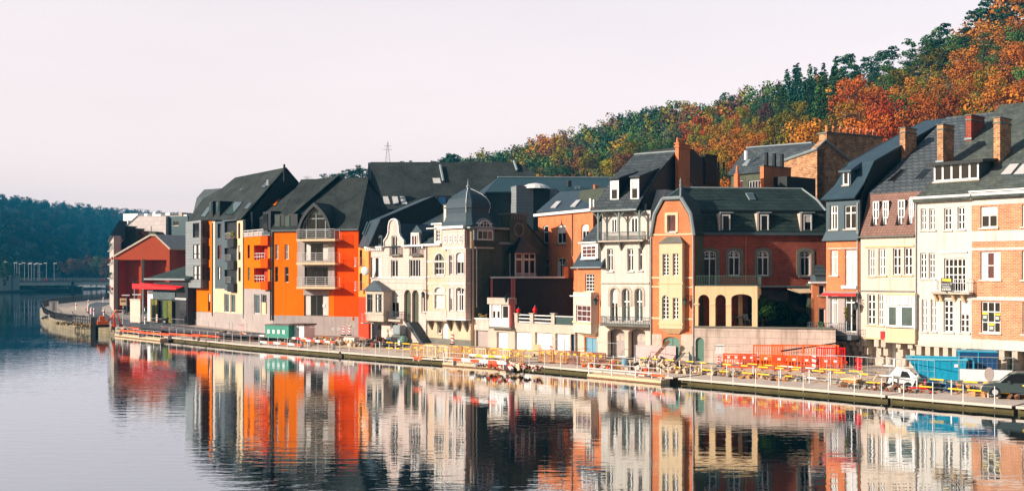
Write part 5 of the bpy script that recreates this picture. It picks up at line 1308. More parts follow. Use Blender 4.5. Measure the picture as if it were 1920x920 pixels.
# dark party wall with white capping
PF = FZ(920, 111.7, 1082, 114.6)
b = house('dark_party_wall', 'huge windowless brown-black brick wall behind the white-railed terrace', 'wall', PF)
wl = [PF.v(x, y, 0) for x, y in ((921, 640), (1082, 640), (1082, 521), (921, 522))]
MB().loft(wl, [p + Vector((0, 4, 0)) for p in wl]).build('wall', BRICKB, b)
a_, c_ = PF.v(920, 521, 0), PF.v(1062, 520, 0)
MB().box(a_.x, c_.x, -.15, .3, a_.z - .02, a_.z + .16).build('capping', PAINT, b)
for px in (921.5, 959.5, 964):
    p_ = PF.v(px, 522, 0); q_ = PF.v(px, 562 if px < 930 else 600, 0)
    MB().box(p_.x - .1, p_.x + .1, -.1, .0, q_.z, p_.z).build('pilaster_strip', mat('pink_paint', (.62, .16, .15)), b)
cs = thing('chimney_stack', 'short orange brick stack standing at the end of the dark party wall', 'chimney', PF.A, PF.rot)
p_ = PF.v(1058, 521, -.1); q_ = PF.v(1065, 500, -.1)
box(p_.x, q_.x, -.2, .5, p_.z, q_.z).build('stack', BRICK, cs)
MB().lathe([(.15, q_.z), (.1, q_.z + .6)], (p_.x + q_.x) / 2, .1, 6).build('chimney_pot', STONED, cs)
# ================================================================ ORANGE APARTMENTS
O1 = FP((358, 608), (512, 625.8)); O2 = FP((512, 625.8), (672, 629.5))
b = house('apartment_building', 'long orange, cream and grey apartment block with steep dark roofs and stacked balconies', 'building', O1)
# second facade part drawn in its own frame, converted to the block's frame
def conv(F, G, o):
    M = Matrix.Rotation(-F.rot, 4, 'Z') @ Matrix.Translation(G.A - F.A) @ Matrix.Rotation(G.rot, 4, 'Z')
    o.data.transform(M)
def inframe(G, fn):
    before = set(bpy.data.objects.keys()); fn()
    for nme in [k for k in bpy.data.objects.keys() if k not in before]:
        o = bpy.data.objects[nme]
        if o.type == 'MESH': conv(O1, G, o)
oz = lambda y, px=430, d=0: O1.at(px, y, d)[1]
ox = lambda px, d=0, y=500: O1.at(px, y, d)[0]
BZ0 = 1.9      # top of grey base band at the left end (local height)
def strip(px0, px1, y0, y1, m, wins=(), d=0, name='wall'):
    xm = (px0 + px1) / 2
    a_, c_ = ox(px0, d), ox(px1, d)
    return facade(b, O1, d, [(a_, O1.at(xm, y1, d)[1]), (c_, O1.at(xm, y1, d)[1]), (c_, O1.at(xm, y0, d)[1]), (a_, O1.at(xm, y0, d)[1])], wins, m, local=True, name=name)
S = dict(fm=BLACKM, sill=False, fw=.06)
def sl(x0, y0, x1, y1, **k): q = W(x0, y0, x1, y1, 0, 1); q.update(S); q.update(k); return q
basez = lambda px: O1.at(px, 583.5 + (px - 358) * .05, 0)[1]
MB().sheet([(0, 0), (O1.L, 0), (O1.L, basez(500)), (0, basez(370))], [], -.03, .3).build('base_wall', GREYR, b)
strip(357.5, 398, 415, 583.6, ORANGE, [sl(389, 421, 393.5, 447), sl(389.5, 461, 393.5, 487), sl(390, 501, 394, 526), sl(390, 550, 394, 583)])
strip(398.2, 403, 415, 586, IVORY)
strip(403.2, 444, 541, 586.5, CREAM, [W(420, 550, 429.5, 585, 0, 0, sill=False, gm=GLASST, label='ground-floor window with papers stuck inside'), W(432, 551, 441.5, 586, 0, 0, sill=False, gm=GLASST)])
strip(403.2, 421, 415, 540.8, DGREY, [sl(408, 419, 415, 446), sl(408, 460, 415, 485), sl(408.5, 500, 415, 524)])
strip(444.2, 456.3, 412, 590, CREAM, [sl(446.5, 418, 450.5, 447), sl(446.7, 460, 451, 487), sl(447, 501, 451.3, 527)])
# cream loggias
lx0_, lx1_ = ox(421), ox(444)
box(lx0_ + .02, lx1_ - .02, 1.6, 1.8, oz(541), oz(414)).build('loggia_back_wall', CREAM, b)
for k, (y0, y1) in enumerate(((418, 449), (460, 490), (501, 532))):
    z_ = oz(y1 + 0, 432)
    fl = box(lx0_ + .01, lx1_ - .01, -.02, 1.59, z_ - 1.1 if k < 2 else z_ - .9, z_).build('balcony', DGREY, b, label='grey balcony with %s' % ('yellow-green plants', 'bare railing', 'washing and two people')[k])
    box(lx1_ - 2.2, lx1_ + .1, -.5, -.03, z_ - 1.05, z_ + .1).build('balcony_box', BLACKM, fl)
    rr = MB(); railing(rr, [(lx0_ + .1, -.0), (lx1_ - 2.2, 0)], z_, .95, .45, rails=(.25, .5, .75), r=.02, top=.03); rr.build('railing', STEEL, fl)
    window(b, O1, dict(rect=(lx1_ - 2.0, lx1_ - .25, z_, z_ + 2.3), nv=1, nh=0, fw=.08, rec=0, fm=DGREY, name='balcony_door', sill=False), 1.45)
box(lx0_ - .1, lx1_ + .6, -.25, 1.5, oz(414.5, 432), oz(411, 432)).build('loggia_lintel', DGREY, b)
# grey panelled bay at the left end
gd = -1.1
gx0, gx1 = ox(348, gd), ox(376.5, gd)
gz0, gz1 = O1.at(362, 539, gd)[1], O1.at(362, 414, gd)[1]
facade(b, O1, gd, [(gx0, gz0), (gx1, gz0), (gx1, gz1), (gx0, gz1)], [W(361.5, 418, 373.5, 445, 1, 0, fm=BLACKM, tr=.35, sill=False), W(362, 458, 374.5, 485, 1, 0, fm=BLACKM, tr=.35, cur=.3, sill=False), W(362.5, 498, 375, 524, 1, 0, fm=BLACKM, tr=.35, cur=.3, sill=False)], PANELS, local=True, name='panelled_bay', label='grey panelled corner bay')
MB().box(gx0 + .01, gx1 - .01, gd + .31, 8 if False else 3, gz0, gz1 - .02).build('bay_mass', DGREY, b)
for k, y in enumerate((431, 471, 511)):
    d0_, z_ = gd + .35, O1.at(379, y, -.6)[1]
    box(gx1 - .005, gx1 + .02, gd + .2, -.15, z_ - 1.0, z_ + 1.1).build('side_pane', GLASSD, b)
# orange balcony section between the pipes
strip(457, 507.5, 541, 590.5, GREYR, [W(476, 551, 487, 588, 0, 0, gm=GLASST, sill=False), W(489.5, 551, 500, 589, 0, 0, sill=False, label='ground-floor window with pale poster')])
p0 = O1.v(490, 575, .1); box(p0.x, p0.x + 1.5, .08, .1, p0.z - 1.1, p0.z + .6).build('poster', CREAM, b)
rec = [(476, 459, 502, 487), (476, 502, 502, 529)]
hl = []
outer = [O1.at(x, y, 0) for x, y in ((457, 541), (506, 542), (506, 443), (457, 443))]
ww = [sl(464, 459, 468.5, 484), sl(464.3, 501, 468.7, 525)]
hh = [list(reversed(window(b, O1, s, 0))) for s in ww]
for r4 in rec:
    x0_, x1_, z0_, z1_ = wrect(O1, W(*r4), 0); hh.append([(x0_, z0_), (x0_, z1_), (x1_, z1_), (x1_, z0_)])
    bk = box(x0_, x1_, 1.3, 1.4, z0_, z1_).build('loggia_back_wall', REDR, b)
    MB().box(x0_, x0_ + .02, .31, 1.3, z0_, z1_).box(x1_ - .02, x1_, .31, 1.3, z0_, z1_).box(x0_, x1_, .31, 1.3, z0_, z0_ + .02).box(x0_, x1_, .31, 1.3, z1_ - .02, z1_).build('loggia_lining', REDR, b)
    rr = MB(); railing(rr, [(x0_, .1), (x0_ + (x1_ - x0_) * .72, .1)], z0_, .85, .8, rails=(.5,), r=.03, top=.04); rr.build('railing', PAINT, bk)
MB().sheet(outer, hh, 0, .3).build('wall', ORANGE, b)
for y0, y1 in ((443, 460), (484.5, 502), (527, 543)):
    a_, c_ = O1.at(492, y0, -.35), O1.at(505, y1, -.35)
    box(a_[0], c_[0], -.6, -.005, O1.at(498, y1, -.35)[1], O1.at(498, y0, -.35)[1]).build('balcony_front', ORANGERED, b)
MB().box(ox(457), ox(507), -.1, 1.2, oz(443, 480), oz(442, 480)).box(ox(457), ox(492), -.05, .1, oz(443, 480), oz(434, 480)).build('terrace_parapet', GREYR, b)
rr = MB(); railing(rr, [(ox(457), -.1), (ox(495), -.1)], oz(440, 478), .6, 1.5, rails=(.5,), r=.03, top=.05); rr.build('railing', PAINT, b)
box(ox(457), ox(508), 1.6, 1.8, oz(443, 480), oz(430, 480)).build('attic_wall', DGREY, b)
pipe(b, O1, 399, 418, 592, 0, BLACKM, .08); pipe(b, O1, 457, 412, 596, 0, ZINC, .08); pipe(b, O1, 508.5, 432, 600, 0, BLACKM, .1); pipe(b, O1, 512, 432, 600, 0, BLACKM, .1)
strip(506.2, 512, 432, 592, GREYR)
# --- right, flatter facade
def right_part():
    F = O2; z = lambda y, px=590, d=0: F.at(px, y, d)[1]; x = lambda px, d=0: F.at(px, 500, d)[0]
    facade(b, F, -.02, [(0, 0), (F.L, 0), (F.L, z(592.3)), (0, z(591.8))], [], GREYR, local=True, name='base_wall')
    ws = []
    for q in ((515.5, 458, 521.5, 486), (533.5, 458, 541, 486), (515.5, 500, 521.5, 528), (533.5, 500, 541, 529)):
        s = W(*q, 0, 1); s.update(sill=False, fm=PAINT if q[3] < 490 or q[0] > 530 else WOODB, fw=.07, cur=.35 if q[3] < 490 else None); ws.append(s)
    facade(b, F, 0, [(0, z(592)), (x(558), z(592)), (x(558), z(431)), (0, z(431))], ws, ORANGE, local=True)
    facade(b, F, 0, [(x(626), z(592.3)), (F.L, z(592.3)), (F.L, z(431)), (x(626), z(431))], [], ORANGERED, local=True)
    facade(b, F, 0, [(x(558.1), z(592)), (x(625.9), z(592)), (x(625.9), z(540)), (x(558.1), z(540))],
           [W(570, 553, 616, 592, 1, 0, sill=False, fm=DGREY, label='wide dark shop window')], ORANGE, local=True)
    box(x(569), x(617), -.03, -.003, z(553), z(543)).build('lintel_panel', GREYR, b)
    box(x(604), x(609), .1, .12, z(575), z(570)).build('window_notice', PAINT, b)
    s1 = W(571, 456, 615, 489, 3, 0, cur=.25, sill=False, fm=BLACKM, name='balcony_window'); s2 = W(571, 500, 615, 534, 3, 0, sill=False, fm=BLACKM, name='balcony_window')
    facade(b, F, -.25, [(x(558, -.25), z(540)), (x(627, -.25), z(540)), (x(627, -.25), z(446)), (x(558, -.25), z(446))], [s1, s2], GREYR, local=True, th=.24, name='balcony_bay')
    for y in (448, 492, 537):
        bo = balcony(b, F, 555.5, 628, y, -.25, 1.25, m=CREAM, th=.28, h=1.15, rails=(.2, .4, .6, .8), rm=PAINT, step=1.3)
    # pointed arch dormer
    g = (x(561), x(625))
    xm = x(594); z0 = z(447); zap = z(380)
    def ogive(hw, zb, za, n=9):
        L = [(xm - hw, zb)]; Rr = []
        pts = []
        for i in range(n + 1):
            t = i / n; pts.append((hw * (1 - t ** 2.5) , zb + (za - zb) * t))
        return [(xm + p, q) for p, q in pts] + [(xm - p, q) for p, q in reversed(pts[:-1])]
    hw = (x(626) - x(562)) / 2
    out = ogive(hw, z0, zap); inn = ogive(hw - .32, z0 + .01, zap - .5); gl = ogive(hw - .55, z0 + .02, zap - .7)
    MB().ring(out, inn, -.7, -.2).build('arched_dormer', BLACKM, b, label='pointed arched dormer over the balconies')
    MB().sheet(inn, [list(reversed(gl))], -.22, 0).build('dormer_front', GREYR, b)
    fr = MB().sheet(gl, [], -.1, -.02).build('arched_window', GLASSD, b)
    br = MB()
    for k in (-.55, 0, .55): br.box(xm + hw * k - .05, xm + hw * k + .05, -.18, -.11, z0, zap - .75 - abs(k) * 2.2)
    br.box(xm - hw * .72, xm + hw * .72, -.18, -.11, z(410) - .06, z(410) + .06); br.build('glazing_bar', ZINC, fr)
    up = [(px_, zz_) for px_, zz_ in gl if zz_ > z(409)]
    MB().sheet(up, [], -.11, -.101).build('upper_pane', GLASST, fr)
    nB = [Vector((px_, 7.5, zz_)) for px_, zz_ in out]; nA = [Vector((px_, -.65, zz_)) for px_, zz_ in out]
    MB().loft(nA, nB, cap=False).build('vault_roof', BLACKM, b)
    for y in (431,): box(-.1, F.L + .1, -.3, .05, z(433), z(430)).build('gutter', DGREY, b)
    # roof
    A_, B_ = Vector((-.3, -.2, z(431))), Vector((F.L + .15, -.2, z(431)))
    dR = 7.0
    C_ = F.v(691, 334, dR); D_ = F.v(590, 334, dR); D_.x = 2.0
    zt = F.at(640, 334, dR)[1]; C_.z = D_.z = zt
    r = MB().slab([A_, B_, C_, Vector((-.3, dR, zt))], .14).slab([Vector((-.3, dR, zt)), C_, Vector((F.L - .5, 10, z(400))), Vector((-.3, 10, z(400)))], .14).build('roof', ROOFD, b)
    P = [(.31, 0), (.31, z(432)), (dR, zt - .3), (9.8, z(405)), (9.8, 0)]
    MB().loft([(0.0, y, zz) for y, zz in P], [(F.L - .02 if zz < zt - 1 else C_.x - .25, y, zz) for y, zz in P]).build('side_wall', ROOFD, b)
inframe(O2, right_part)
# --- left roofs
xv = O1.at(455, 410, 0)[0]; zE = O1.at(455, 411, -.2)[1]
zR = 21.9; dR = 6.1
x_l = ox(381)  # left limit of the tall roof
A_, B_ = Vector((-.6, -.3, oz(413, 358))), Vector((xv + .1, -.3, oz(411, 455)))
zt_ = O1.at(536, 314, O1.dep(536, xv))[1]; dR = O1.dep(536, xv)
xl2 = None
D_ = O1.v(441, 325.5, dR); D_.z = zt_
Mx = O1.v(381, 372, 2.2)
K0 = O1.v(416, 353, 3.4)
r = MB().slab([A_, B_, Vector((xv + .1, dR, zt_)), D_, K0, Mx], .16).build('roof', ROOFD, b)
MB().slab([Vector((A_.x, -.25, A_.z)), Mx, K0, O1.v(383, 355.5, 5.5), O1.v(369, 371, 3.5), O1.v(361, 405, .3)], .16).build('hipped_end_roof', SLATE, b)
MB().slab([D_, Vector((xv + .1, dR, zt_)), Vector((xv + .1, 13, zE)), Vector((D_.x, 13, zE))], .16).build('rear_roof', ROOFD, b)
P = [(.31, 0), (.31, zE - .2), (dR, zt_ - .3), (dR + 3.0, zt_ - 3.5), (13, zE), (13, 0)]
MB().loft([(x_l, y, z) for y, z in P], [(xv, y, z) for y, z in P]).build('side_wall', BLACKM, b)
box(.02, x_l, .31, 12, 0, oz(416, 370)).build('end_mass', DGREY, b)
pl = (A_, B_, Vector((xv + .1, dR, zt_)))
rooflights(r, O1, pl, [[(447, 358), (453, 358), (462, 346), (457, 346)], [(489, 352), (497, 353), (507, 342), (500, 341)], [(421, 403), (436, 404), (457, 378), (442, 377)], [(457, 392), (465, 393), (475, 380), (468, 380)], [(376, 407), (385, 408), (399, 386), (391, 387)]], m=GLASST, fm=BLACKM)
for px in (400, 413):
    p_ = planept(O1, px, 398, *pl); MB().box(p_.x - .1, p_.x + 1.4, p_.y - .6, p_.y + 1.8, p_.z - .6, p_.z + 1.5).build('dormer', BLACKM, r)
    box(p_.x + .1, p_.x + 1.0, p_.y - .65, p_.y - .61, p_.z, p_.z + 1.35).build('dormer_pane', GLASST, r)
MB().tube([O1.v(533, 340, 4), O1.v(533, 308, 4)], .14, 6).lathe([(.3, 0), (.3, .2)], 0, 0, 6).build('flue', BLACKM, b) if False else MB().tube([O1.v(533, 340, 4), O1.v(533, 308, 4)], .14, 6).build('flue', BLACKM, b)
MB().tube([O1.v(503, 348, 3), O1.v(503, 337, 3)], .2, 6).build('roof_vent', STEEL, b)
# roof over the middle section (pixel outline)
zq = oz(432, 490)
Aq = O1.v(470, 409, 2.2); xq0, xq1 = xv + .05, O1.L + 1.0
E0 = Vector((xq0, 1.8, O1.at(480, 410, 1.8)[1])); E1 = Vector((xq1, 1.8, O1.at(510, 410, 1.8)[1]))
Tq = O1.at(560, 340, 8)[1]
T0, T1 = Vector((xq0, 8.5, Tq)), Vector((xq1, 8.5, Tq))
r2 = MB().slab([E0, E1, T1, T0], .14).slab([T0, T1, Vector((xq1, 14, zE)), Vector((xq0, 14, zE))], .14).build('middle_roof', ROOFD, b)
pm = (E0, E1, T1)
P = [(1.9, 0), (1.9, E0.z - .2), (8.5, Tq - .3), (14, zE), (14, 0)]
MB().loft([(xq0, y, z) for y, z in P], [(O1.L - .02, y, z) for y, z in P]).build('middle_mass', BLACKM, b)
box(xq0, O1.L, 1.42, 1.89, 0, oz(443, 480)).build('middle_mass', GREYR, b)
rooflights(r2, O1, pm, [[(543, 388), (550, 388), (558, 376), (552, 376)]], m=GLASSW, fm=DGREY)
cut = [planept(O1, x_, y_, *pm) for x_, y_ in ((501, 387), (516, 387), (534, 361), (522, 360))]
skylight(r2, cut, m=ORANGE, fm=BLACKM, th=.05)
rp_ = planept(O1, 526, 350, *pm); MB().tube([rp_, rp_ + Vector((0, 0, 2.4))], .22, 6).build('roof_vent', STEEL, b)
for px, w_ in ((463, 1.2), (493, 1.6), (519, 1.2), (538, 1.3)):
    x_, z_ = O1.at(px, 432, 1.0)
    if px > 510: continue
    dd = MB().box(x_, x_ + w_ * 1.6, 1.0, 5, z_, z_ + 2.4).build('dormer', BLACKM, r2)
    box(x_ + .2, x_ + w_, .93, .99, z_ + .1, z_ + 2.1).build('dormer_pane', GLASSD, dd)
for px in (515, 533):
    p_ = O2.v(px, 430, .4)
    dd = MB().box(p_.x, p_.x + 1.9, .4, 4, p_.z, p_.z + 1.9).build('dormer', BLACKM, r2); conv(O1, O2, dd)
    d2 = box(p_.x + .15, p_.x + .8, .33, .39, p_.z + .15, p_.z + 1.7).build('dormer_pane', GLASST, dd); conv(O1, O2, d2)

# people and washing on the lowest loggia
def person(loc, rz, shirt, trousers, hair, label, lean=0.0, h=1.7):
    t = thing('person', label, 'person', loc, rz, 'people on the lowest grey balcony')
    k = h / 1.75
    me = bpy.data.meshes.new('figure')
    J = [(0, 0, .98), (0, 0, 1.2), (0, -lean * .3, 1.42), (0, -lean * .45, 1.52), (0, -lean * .55, 1.63), (0, -lean * .6, 1.73),
         (.1, 0, .95), (.12, -.02, .5), (.12, .04, .08), (.13, -.12, .03), (-.1, 0, .95), (-.12, -.05, .5), (-.12, .02, .08), (-.13, -.14, .03),
         (.2, -lean * .3, 1.40), (.25, -.06 - lean * .3, 1.13), (.2, -.3, 1.03), (.17, -.4, 1.02), (-.2, -lean * .3, 1.40), (-.25, -.04 - lean * .3, 1.13), (-.2, -.26, 1.0), (-.17, -.36, .98)]
    Ed = [(0, 1), (1, 2), (2, 3), (3, 4), (4, 5), (0, 6), (6, 7), (7, 8), (8, 9), (0, 10), (10, 11), (11, 12), (12, 13), (2, 14), (14, 15), (15, 16), (16, 17), (2, 18), (18, 19), (19, 20), (20, 21)]
    rad = [.15, .14, .14, .055, .1, .08, .1, .06, .04, .035, .1, .06, .04, .035, .06, .042, .03, .035, .06, .042, .03, .035]
    me.from_pydata([(x * k, y * k, z * k) for x, y, z in J], Ed, []); me.materials.append(mat('skin', (.55, .32, .22), .6, .05))
    o = bpy.data.objects.new('figure', me); COL.objects.link(o); o.parent = t
    sk = o.modifiers.new('skin', 'SKIN'); ss = o.modifiers.new('sub', 'SUBSURF'); ss.levels = 1; ss.render_levels = 1
    for i, r_ in enumerate(rad): me.skin_vertices[0].data[i].radius = (r_ * k, r_ * k)
    me.skin_vertices[0].data[0].use_root = True
    MB().lathe([(.17, .9 * k), (.185, 1.1 * k), (.2, 1.36 * k), (.13, 1.46 * k), (.07, 1.49 * k)], 0, -lean * .15, 12, 1.15, .82).tube([(.2 * k, -lean * .3, 1.4 * k), (.26 * k, -.06, 1.12 * k), (.22 * k, -.24, 1.05 * k)], .075, 8, .05).tube([(-.2 * k, -lean * .3, 1.4 * k), (-.26 * k, -.06, 1.12 * k), (-.22 * k, -.2, 1.02 * k)], .075, 8, .05).build('shirt', shirt, t, smooth=True)
    MB().tube([(.09 * k, 0, .98 * k), (.12 * k, -.02, .5 * k), (.12 * k, .04, .08 * k)], .12, 8, .07).tube([(-.09 * k, 0, .98 * k), (-.12 * k, -.05, .5 * k), (-.12 * k, .02, .08 * k)], .12, 8, .07).build('trousers', trousers, t, smooth=True)
    MB().lathe([(.05, 1.60 * k), (.115, 1.66 * k), (.12, 1.74 * k), (.08, 1.81 * k), (.01, 1.835 * k)], 0, -lean * .55 + .03, 12).build('hair', hair, t, smooth=True)
    MB().lathe([(.02, 1.655 * k), (.022, 1.69 * k)], 0, -lean * .6 - .105, 6).build('nose', mat('skin', (.55, .32, .22)), t)
    return t
zf = oz(532, 432); A = O1.A
def onb(x, y): return A + O1.u * x + O1.m * y + Vector((0, 0, zf))
person(onb(lx0_ + 1.3, .7), O1.rot, mat('black_cloth', (.015, .015, .02)), mat('pale_cloth', (.55, .52, .50)), WOODB, 'dark-haired person in black top and pale trousers leaning on the lowest grey balcony', .3)
person(onb(lx0_ + 3.0, .6), O1.rot, mat('lavender_cloth', (.45, .40, .62)), mat('black_cloth', (.015, .015, .02)), mat('fair_hair', (.5, .34, .12)), 'fair-haired person in lavender top on the lowest grey balcony', .15)
pz = oz(449, 432)
for k, (xx, c) in enumerate(((lx0_ + .7, 'white'), (lx0_ + 2.0, 'yellow-green'), (lx0_ + 2.7, 'yellow'))):
    t = thing('potted_plant', '%s flowering plant on the top grey balcony, %s' % (c, ('left of the yellow ones', 'the biggest', 'rightmost')[k]), 'plant', A + O1.u * xx + O1.m * .3 + Vector((0, 0, pz)), 0, 'plants on the top balcony')
    MB().lathe([(.12, 0), (.18, .3)], 0, 0, 10).build('pot', CHPOT, t)
    m_ = MB()
    for i in range(70):
        a = random.random() * 6.28; rr_ = random.random() ** .5 * .42; zz_ = .35 + random.random() * .75
        p = Vector((rr_ * math.cos(a), rr_ * math.sin(a), zz_)); q = Vector((random.uniform(-1, 1), random.uniform(-1, 1), random.uniform(-1, 1))).normalized() * .1; w = q.cross(Vector((0, 0, 1))) * .9
        m_.add([p - q, p + w, p + q, p - w], [(0, 1, 2, 3)])
    m_.build('foliage', (mat('white_flowers', (.7, .68, .6)), mat('lime_leaves', (.42, .55, .03)), mat('yellow_flowers', (.75, .6, .03)))[k], t)

# ================================================================ FAR LEFT HOUSES
F1 = FP((215, 586), (318, 587.5))
b = house('gabled_hall', 'tall deep-red gabled wall with two sunken panels, standing above the parked cars', 'building', F1)
v = F1.v
top = [(216, 477), (216, 586), (318, 587.5), (318, 466), (290, 440.5), (281, 440.5)]
DR = mat('dark_red_render', (.36, .042, .005), .8, .08, .5)
pa = [F1.at(x, y) for x, y in ((223, 586), (264, 586), (264, 487), (223, 487))]
pb = [F1.at(x, y) for x, y in ((272, 586), (312, 586), (312, 487), (272, 487))]
MB().sheet([F1.at(x, y) for x, y in top], [list(reversed(pa)), list(reversed(pb))], 0, 2.2).build('gable_wall', DR, b)
ll = [F1.v(x, y, 2.21) for x, y in ((218, 480), (218, 586), (316, 587), (316, 468), (289, 444), (282, 444))]
MB().loft(ll, [p + Vector((0, 14, 0)) for p in ll]).build('wall', DR, b)
box(F1.at(266.5, 500)[0], F1.at(271.5, 500)[0], -.15, -.01, 0, F1.at(268, 486)[1]).build('pilaster', BRICKB, b)
box(F1.at(216, 500)[0], F1.at(222, 500)[0], -.15, -.01, 0, F1.at(219, 486)[1]).build('pilaster', BRICKB, b)
rb = MB()
tp = [F1.v(x, y, -.3) for x, y in ((213, 478.5), (281, 439), (291, 439), (319, 465.5))]
for p, q in zip(tp, tp[1:]): rb.slab([p, q, q + Vector((0, 17, 0)), p + Vector((0, 17, 0))], .3)
r = rb.build('roof', STONEP, b)
MB().box(F1.at(278, 436)[0], F1.at(290, 436)[0], .2, 1.5, F1.at(284, 441)[1], F1.at(284, 434)[1]).build('chimney', BRICKD, r)
MB().tube([F1.v(283.5, 434, .8), F1.v(283.5, 424, .8)], .07, 5).build('aerial', BLACKM, r)
# brick chimney house between
F2_ = FZ(213, 216, 275, 214)
b = house('chimney_house', 'brown brick house with massive double chimney rising behind the deep-red gable', 'house', F2_)
wl = [F2_.v(x, y, 0) for x, y in ((214, 500), (275, 500), (275, 446), (262, 432), (238, 444), (228, 455), (216, 478))]
MB().loft(wl, [p + Vector((0, 8, 0)) for p in wl]).build('wall', mat('brown_brick_far', (.22, .07, .03), .8, .3, .7), b)
c1 = F2_.v(241, 455, -1); c2 = F2_.v(256, 430, -1)
ck = box(c1.x, c2.x, -1.2, 1.5, c1.z - 3, c2.z).build('chimney', BRICKD, b)
c3 = F2_.v(234, 426, -1); c4 = F2_.v(242, 426, -1)
MB().box(c3.x, c4.x, -1.0, 1.2, c1.z - 2, c3.z).box(c3.x - .2, c4.x + .2, -1.2, 1.4, c3.z, c3.z + .25).build('chimney', BRICKD, b)
box(c1.x - .15, c2.x + .15, -1.3, 1.6, c2.z, c2.z + .25).build('chimney_cap', STONED, ck)
box(c1.x - .05, c2.x + .05, -1.25, -1.2, c1.z - 1.2, c1.z - .6).build('stone_band', CREAM, b)
# big grey gabled block with white attic
F3 = FZ(222, 236, 350, 228)
b = house('grey_apartment_block', 'pale grey shingled gable block with white penthouse boxes, farthest left behind the red gable', 'building', F3)
SHING = brickmat('shingled_grey', (.66, .57, .54), (.60, .52, .50), (.48, .42, .40), 1.6, .9, .04, var=.08)
wl = [F3.v(x, y, 0) for x, y in ((218, 600), (311, 600), (311, 405), (257, 405), (218, 440))]
MB().loft(wl, [p + Vector((0, 14, 0)) for p in wl]).build('gable_wall', SHING, b)
wl = [F3.v(x, y, .8) for x, y in ((311.3, 600), (352, 600), (352, 407), (311.3, 407))]
ws = [W(325, 414, 335, 423, 0, 0), W(325, 443, 335, 453, 0, 0), W(337, 475, 350, 492, 0, 0)]
facade(b, F3, .8, [(311.3, 600), (352, 600), (352, 412), (311.3, 406)], ws, TEAL, name='side_block')
for q in ws: pass
MB().loft([p + Vector((0, .35, 0)) for p in wl], [p + Vector((0, 13, 0)) for p in wl]).build('side_mass', TEAL, b)
for x0_, x1_, y0_, y1_, m_ in ((231, 258, 400, 416, PAINT), (335, 341, 398, 416, STONEP), (286, 291, 397, 405, PAINT), (291, 301, 401, 405, PAINT), (310, 318, 399, 404, PAINT), (270, 276, 400, 405, PAINT), (318, 336, 404, 409, STONEP), (344, 350, 402, 414, PAINT)):
    a_ = F3.v(x0_, y1_, 2); c_ = F3.v(x1_, y0_, 2); box(a_.x, c_.x, 2, 6, a_.z, c_.z).build('penthouse_box', m_, b)
MB().slab([F3.v(216, 441, -.2), F3.v(257, 404, -.2), F3.v(257, 404, 14), F3.v(216, 441, 14)], .3).build('roof', ZINC, b)
wa = [F3.v(x, y, 1.0) for x, y in ((224, 430), (240, 430), (240, 413), (224, 418))]
MB().loft(wa, [p + Vector((0, 3, 0)) for p in wa]).build('white_attic', PAINT, b)
pp = F3.v(231, 420, .9); box(pp.x, pp.x + .9, .8, 1.0, pp.z - .4, pp.z + .6).build('attic_pane', GLASSD, b)
# riverside townhouse seen edge-on
F4 = Frame((-77.5, 206.5), (-112.0, 268.0))       # runs away along the bank
F4 = Frame((-79.8, 213), (-76.9, 207.5))
b = house('riverside_townhouse', 'pale narrow riverside house seen edge-on, balconies and flower boxes over the curved quay', 'house', F4)
b.location = (-77.3, 207, STREET); b.rotation_euler = (0, 0, 0)
ht = (HOR - 415) / FPX * 212 + 7.5
MB().loft([(0, 0, 0), (-17, 43, 0), (-14, 44, 0), (1, 1, 0)], [(0, 0, ht - 3), (-17, 43, ht - 3), (-14, 44, ht - 3), (1, 1, ht - 3)]).build('wall', mat('grey_cream_render', (.46, .42, .37), .8, .1), b)
MB().loft([(-.6, -.3, ht - 3), (-17.6, 43, ht - 3), (-14, 45, ht - 3), (1, 1, ht - 3)], [(.3, 2, ht), (-16, 43.5, ht), (-14, 45, ht), (1.5, 3, ht)]).build('mansard_roof', SLATEB, b)
for k in range(4):
    z_ = 3.4 + k * 3.0
    for j in range(3):
        x_, y_ = -1.4 - j * 5.2, 5 + j * 13
        bo = MB().loft([(x_ + .9, y_ - 1.5, z_), (x_ - .4, y_ - 1.9, z_), (x_ - 1.6, y_ + 1.2, z_), (x_ - .2, y_ + 1.6, z_)], [(x_ + .9, y_ - 1.5, z_ + .25), (x_ - .4, y_ - 1.9, z_ + .25), (x_ - 1.6, y_ + 1.2, z_ + .25), (x_ - .2, y_ + 1.6, z_ + .25)]).build('balcony', PAINT, b)
        railing(MB(), [(x_ + .8, y_ - 1.5), (x_ - .4, y_ - 1.8), (x_ - 1.5, y_ + 1.1)], z_ + .25, .95, .35, r=.03).build('railing', (BLACKM, STEEL)[j % 2], bo)
        if (j + k) % 2 == 0:
            MB().loft([(x_ - .3, y_ - 1.7, z_ + .9), (x_ + .7, y_ - 1.4, z_ + .9), (x_ + .6, y_ - 1.1, z_ + .9)], [(x_ - .3, y_ - 1.7, z_ + 1.4), (x_ + .7, y_ - 1.4, z_ + 1.4), (x_ + .6, y_ - 1.1, z_ + 1.4)]).build('flower_box', (RED, mat('leaf_green', (.05, .14, .03)))[k % 2], bo)
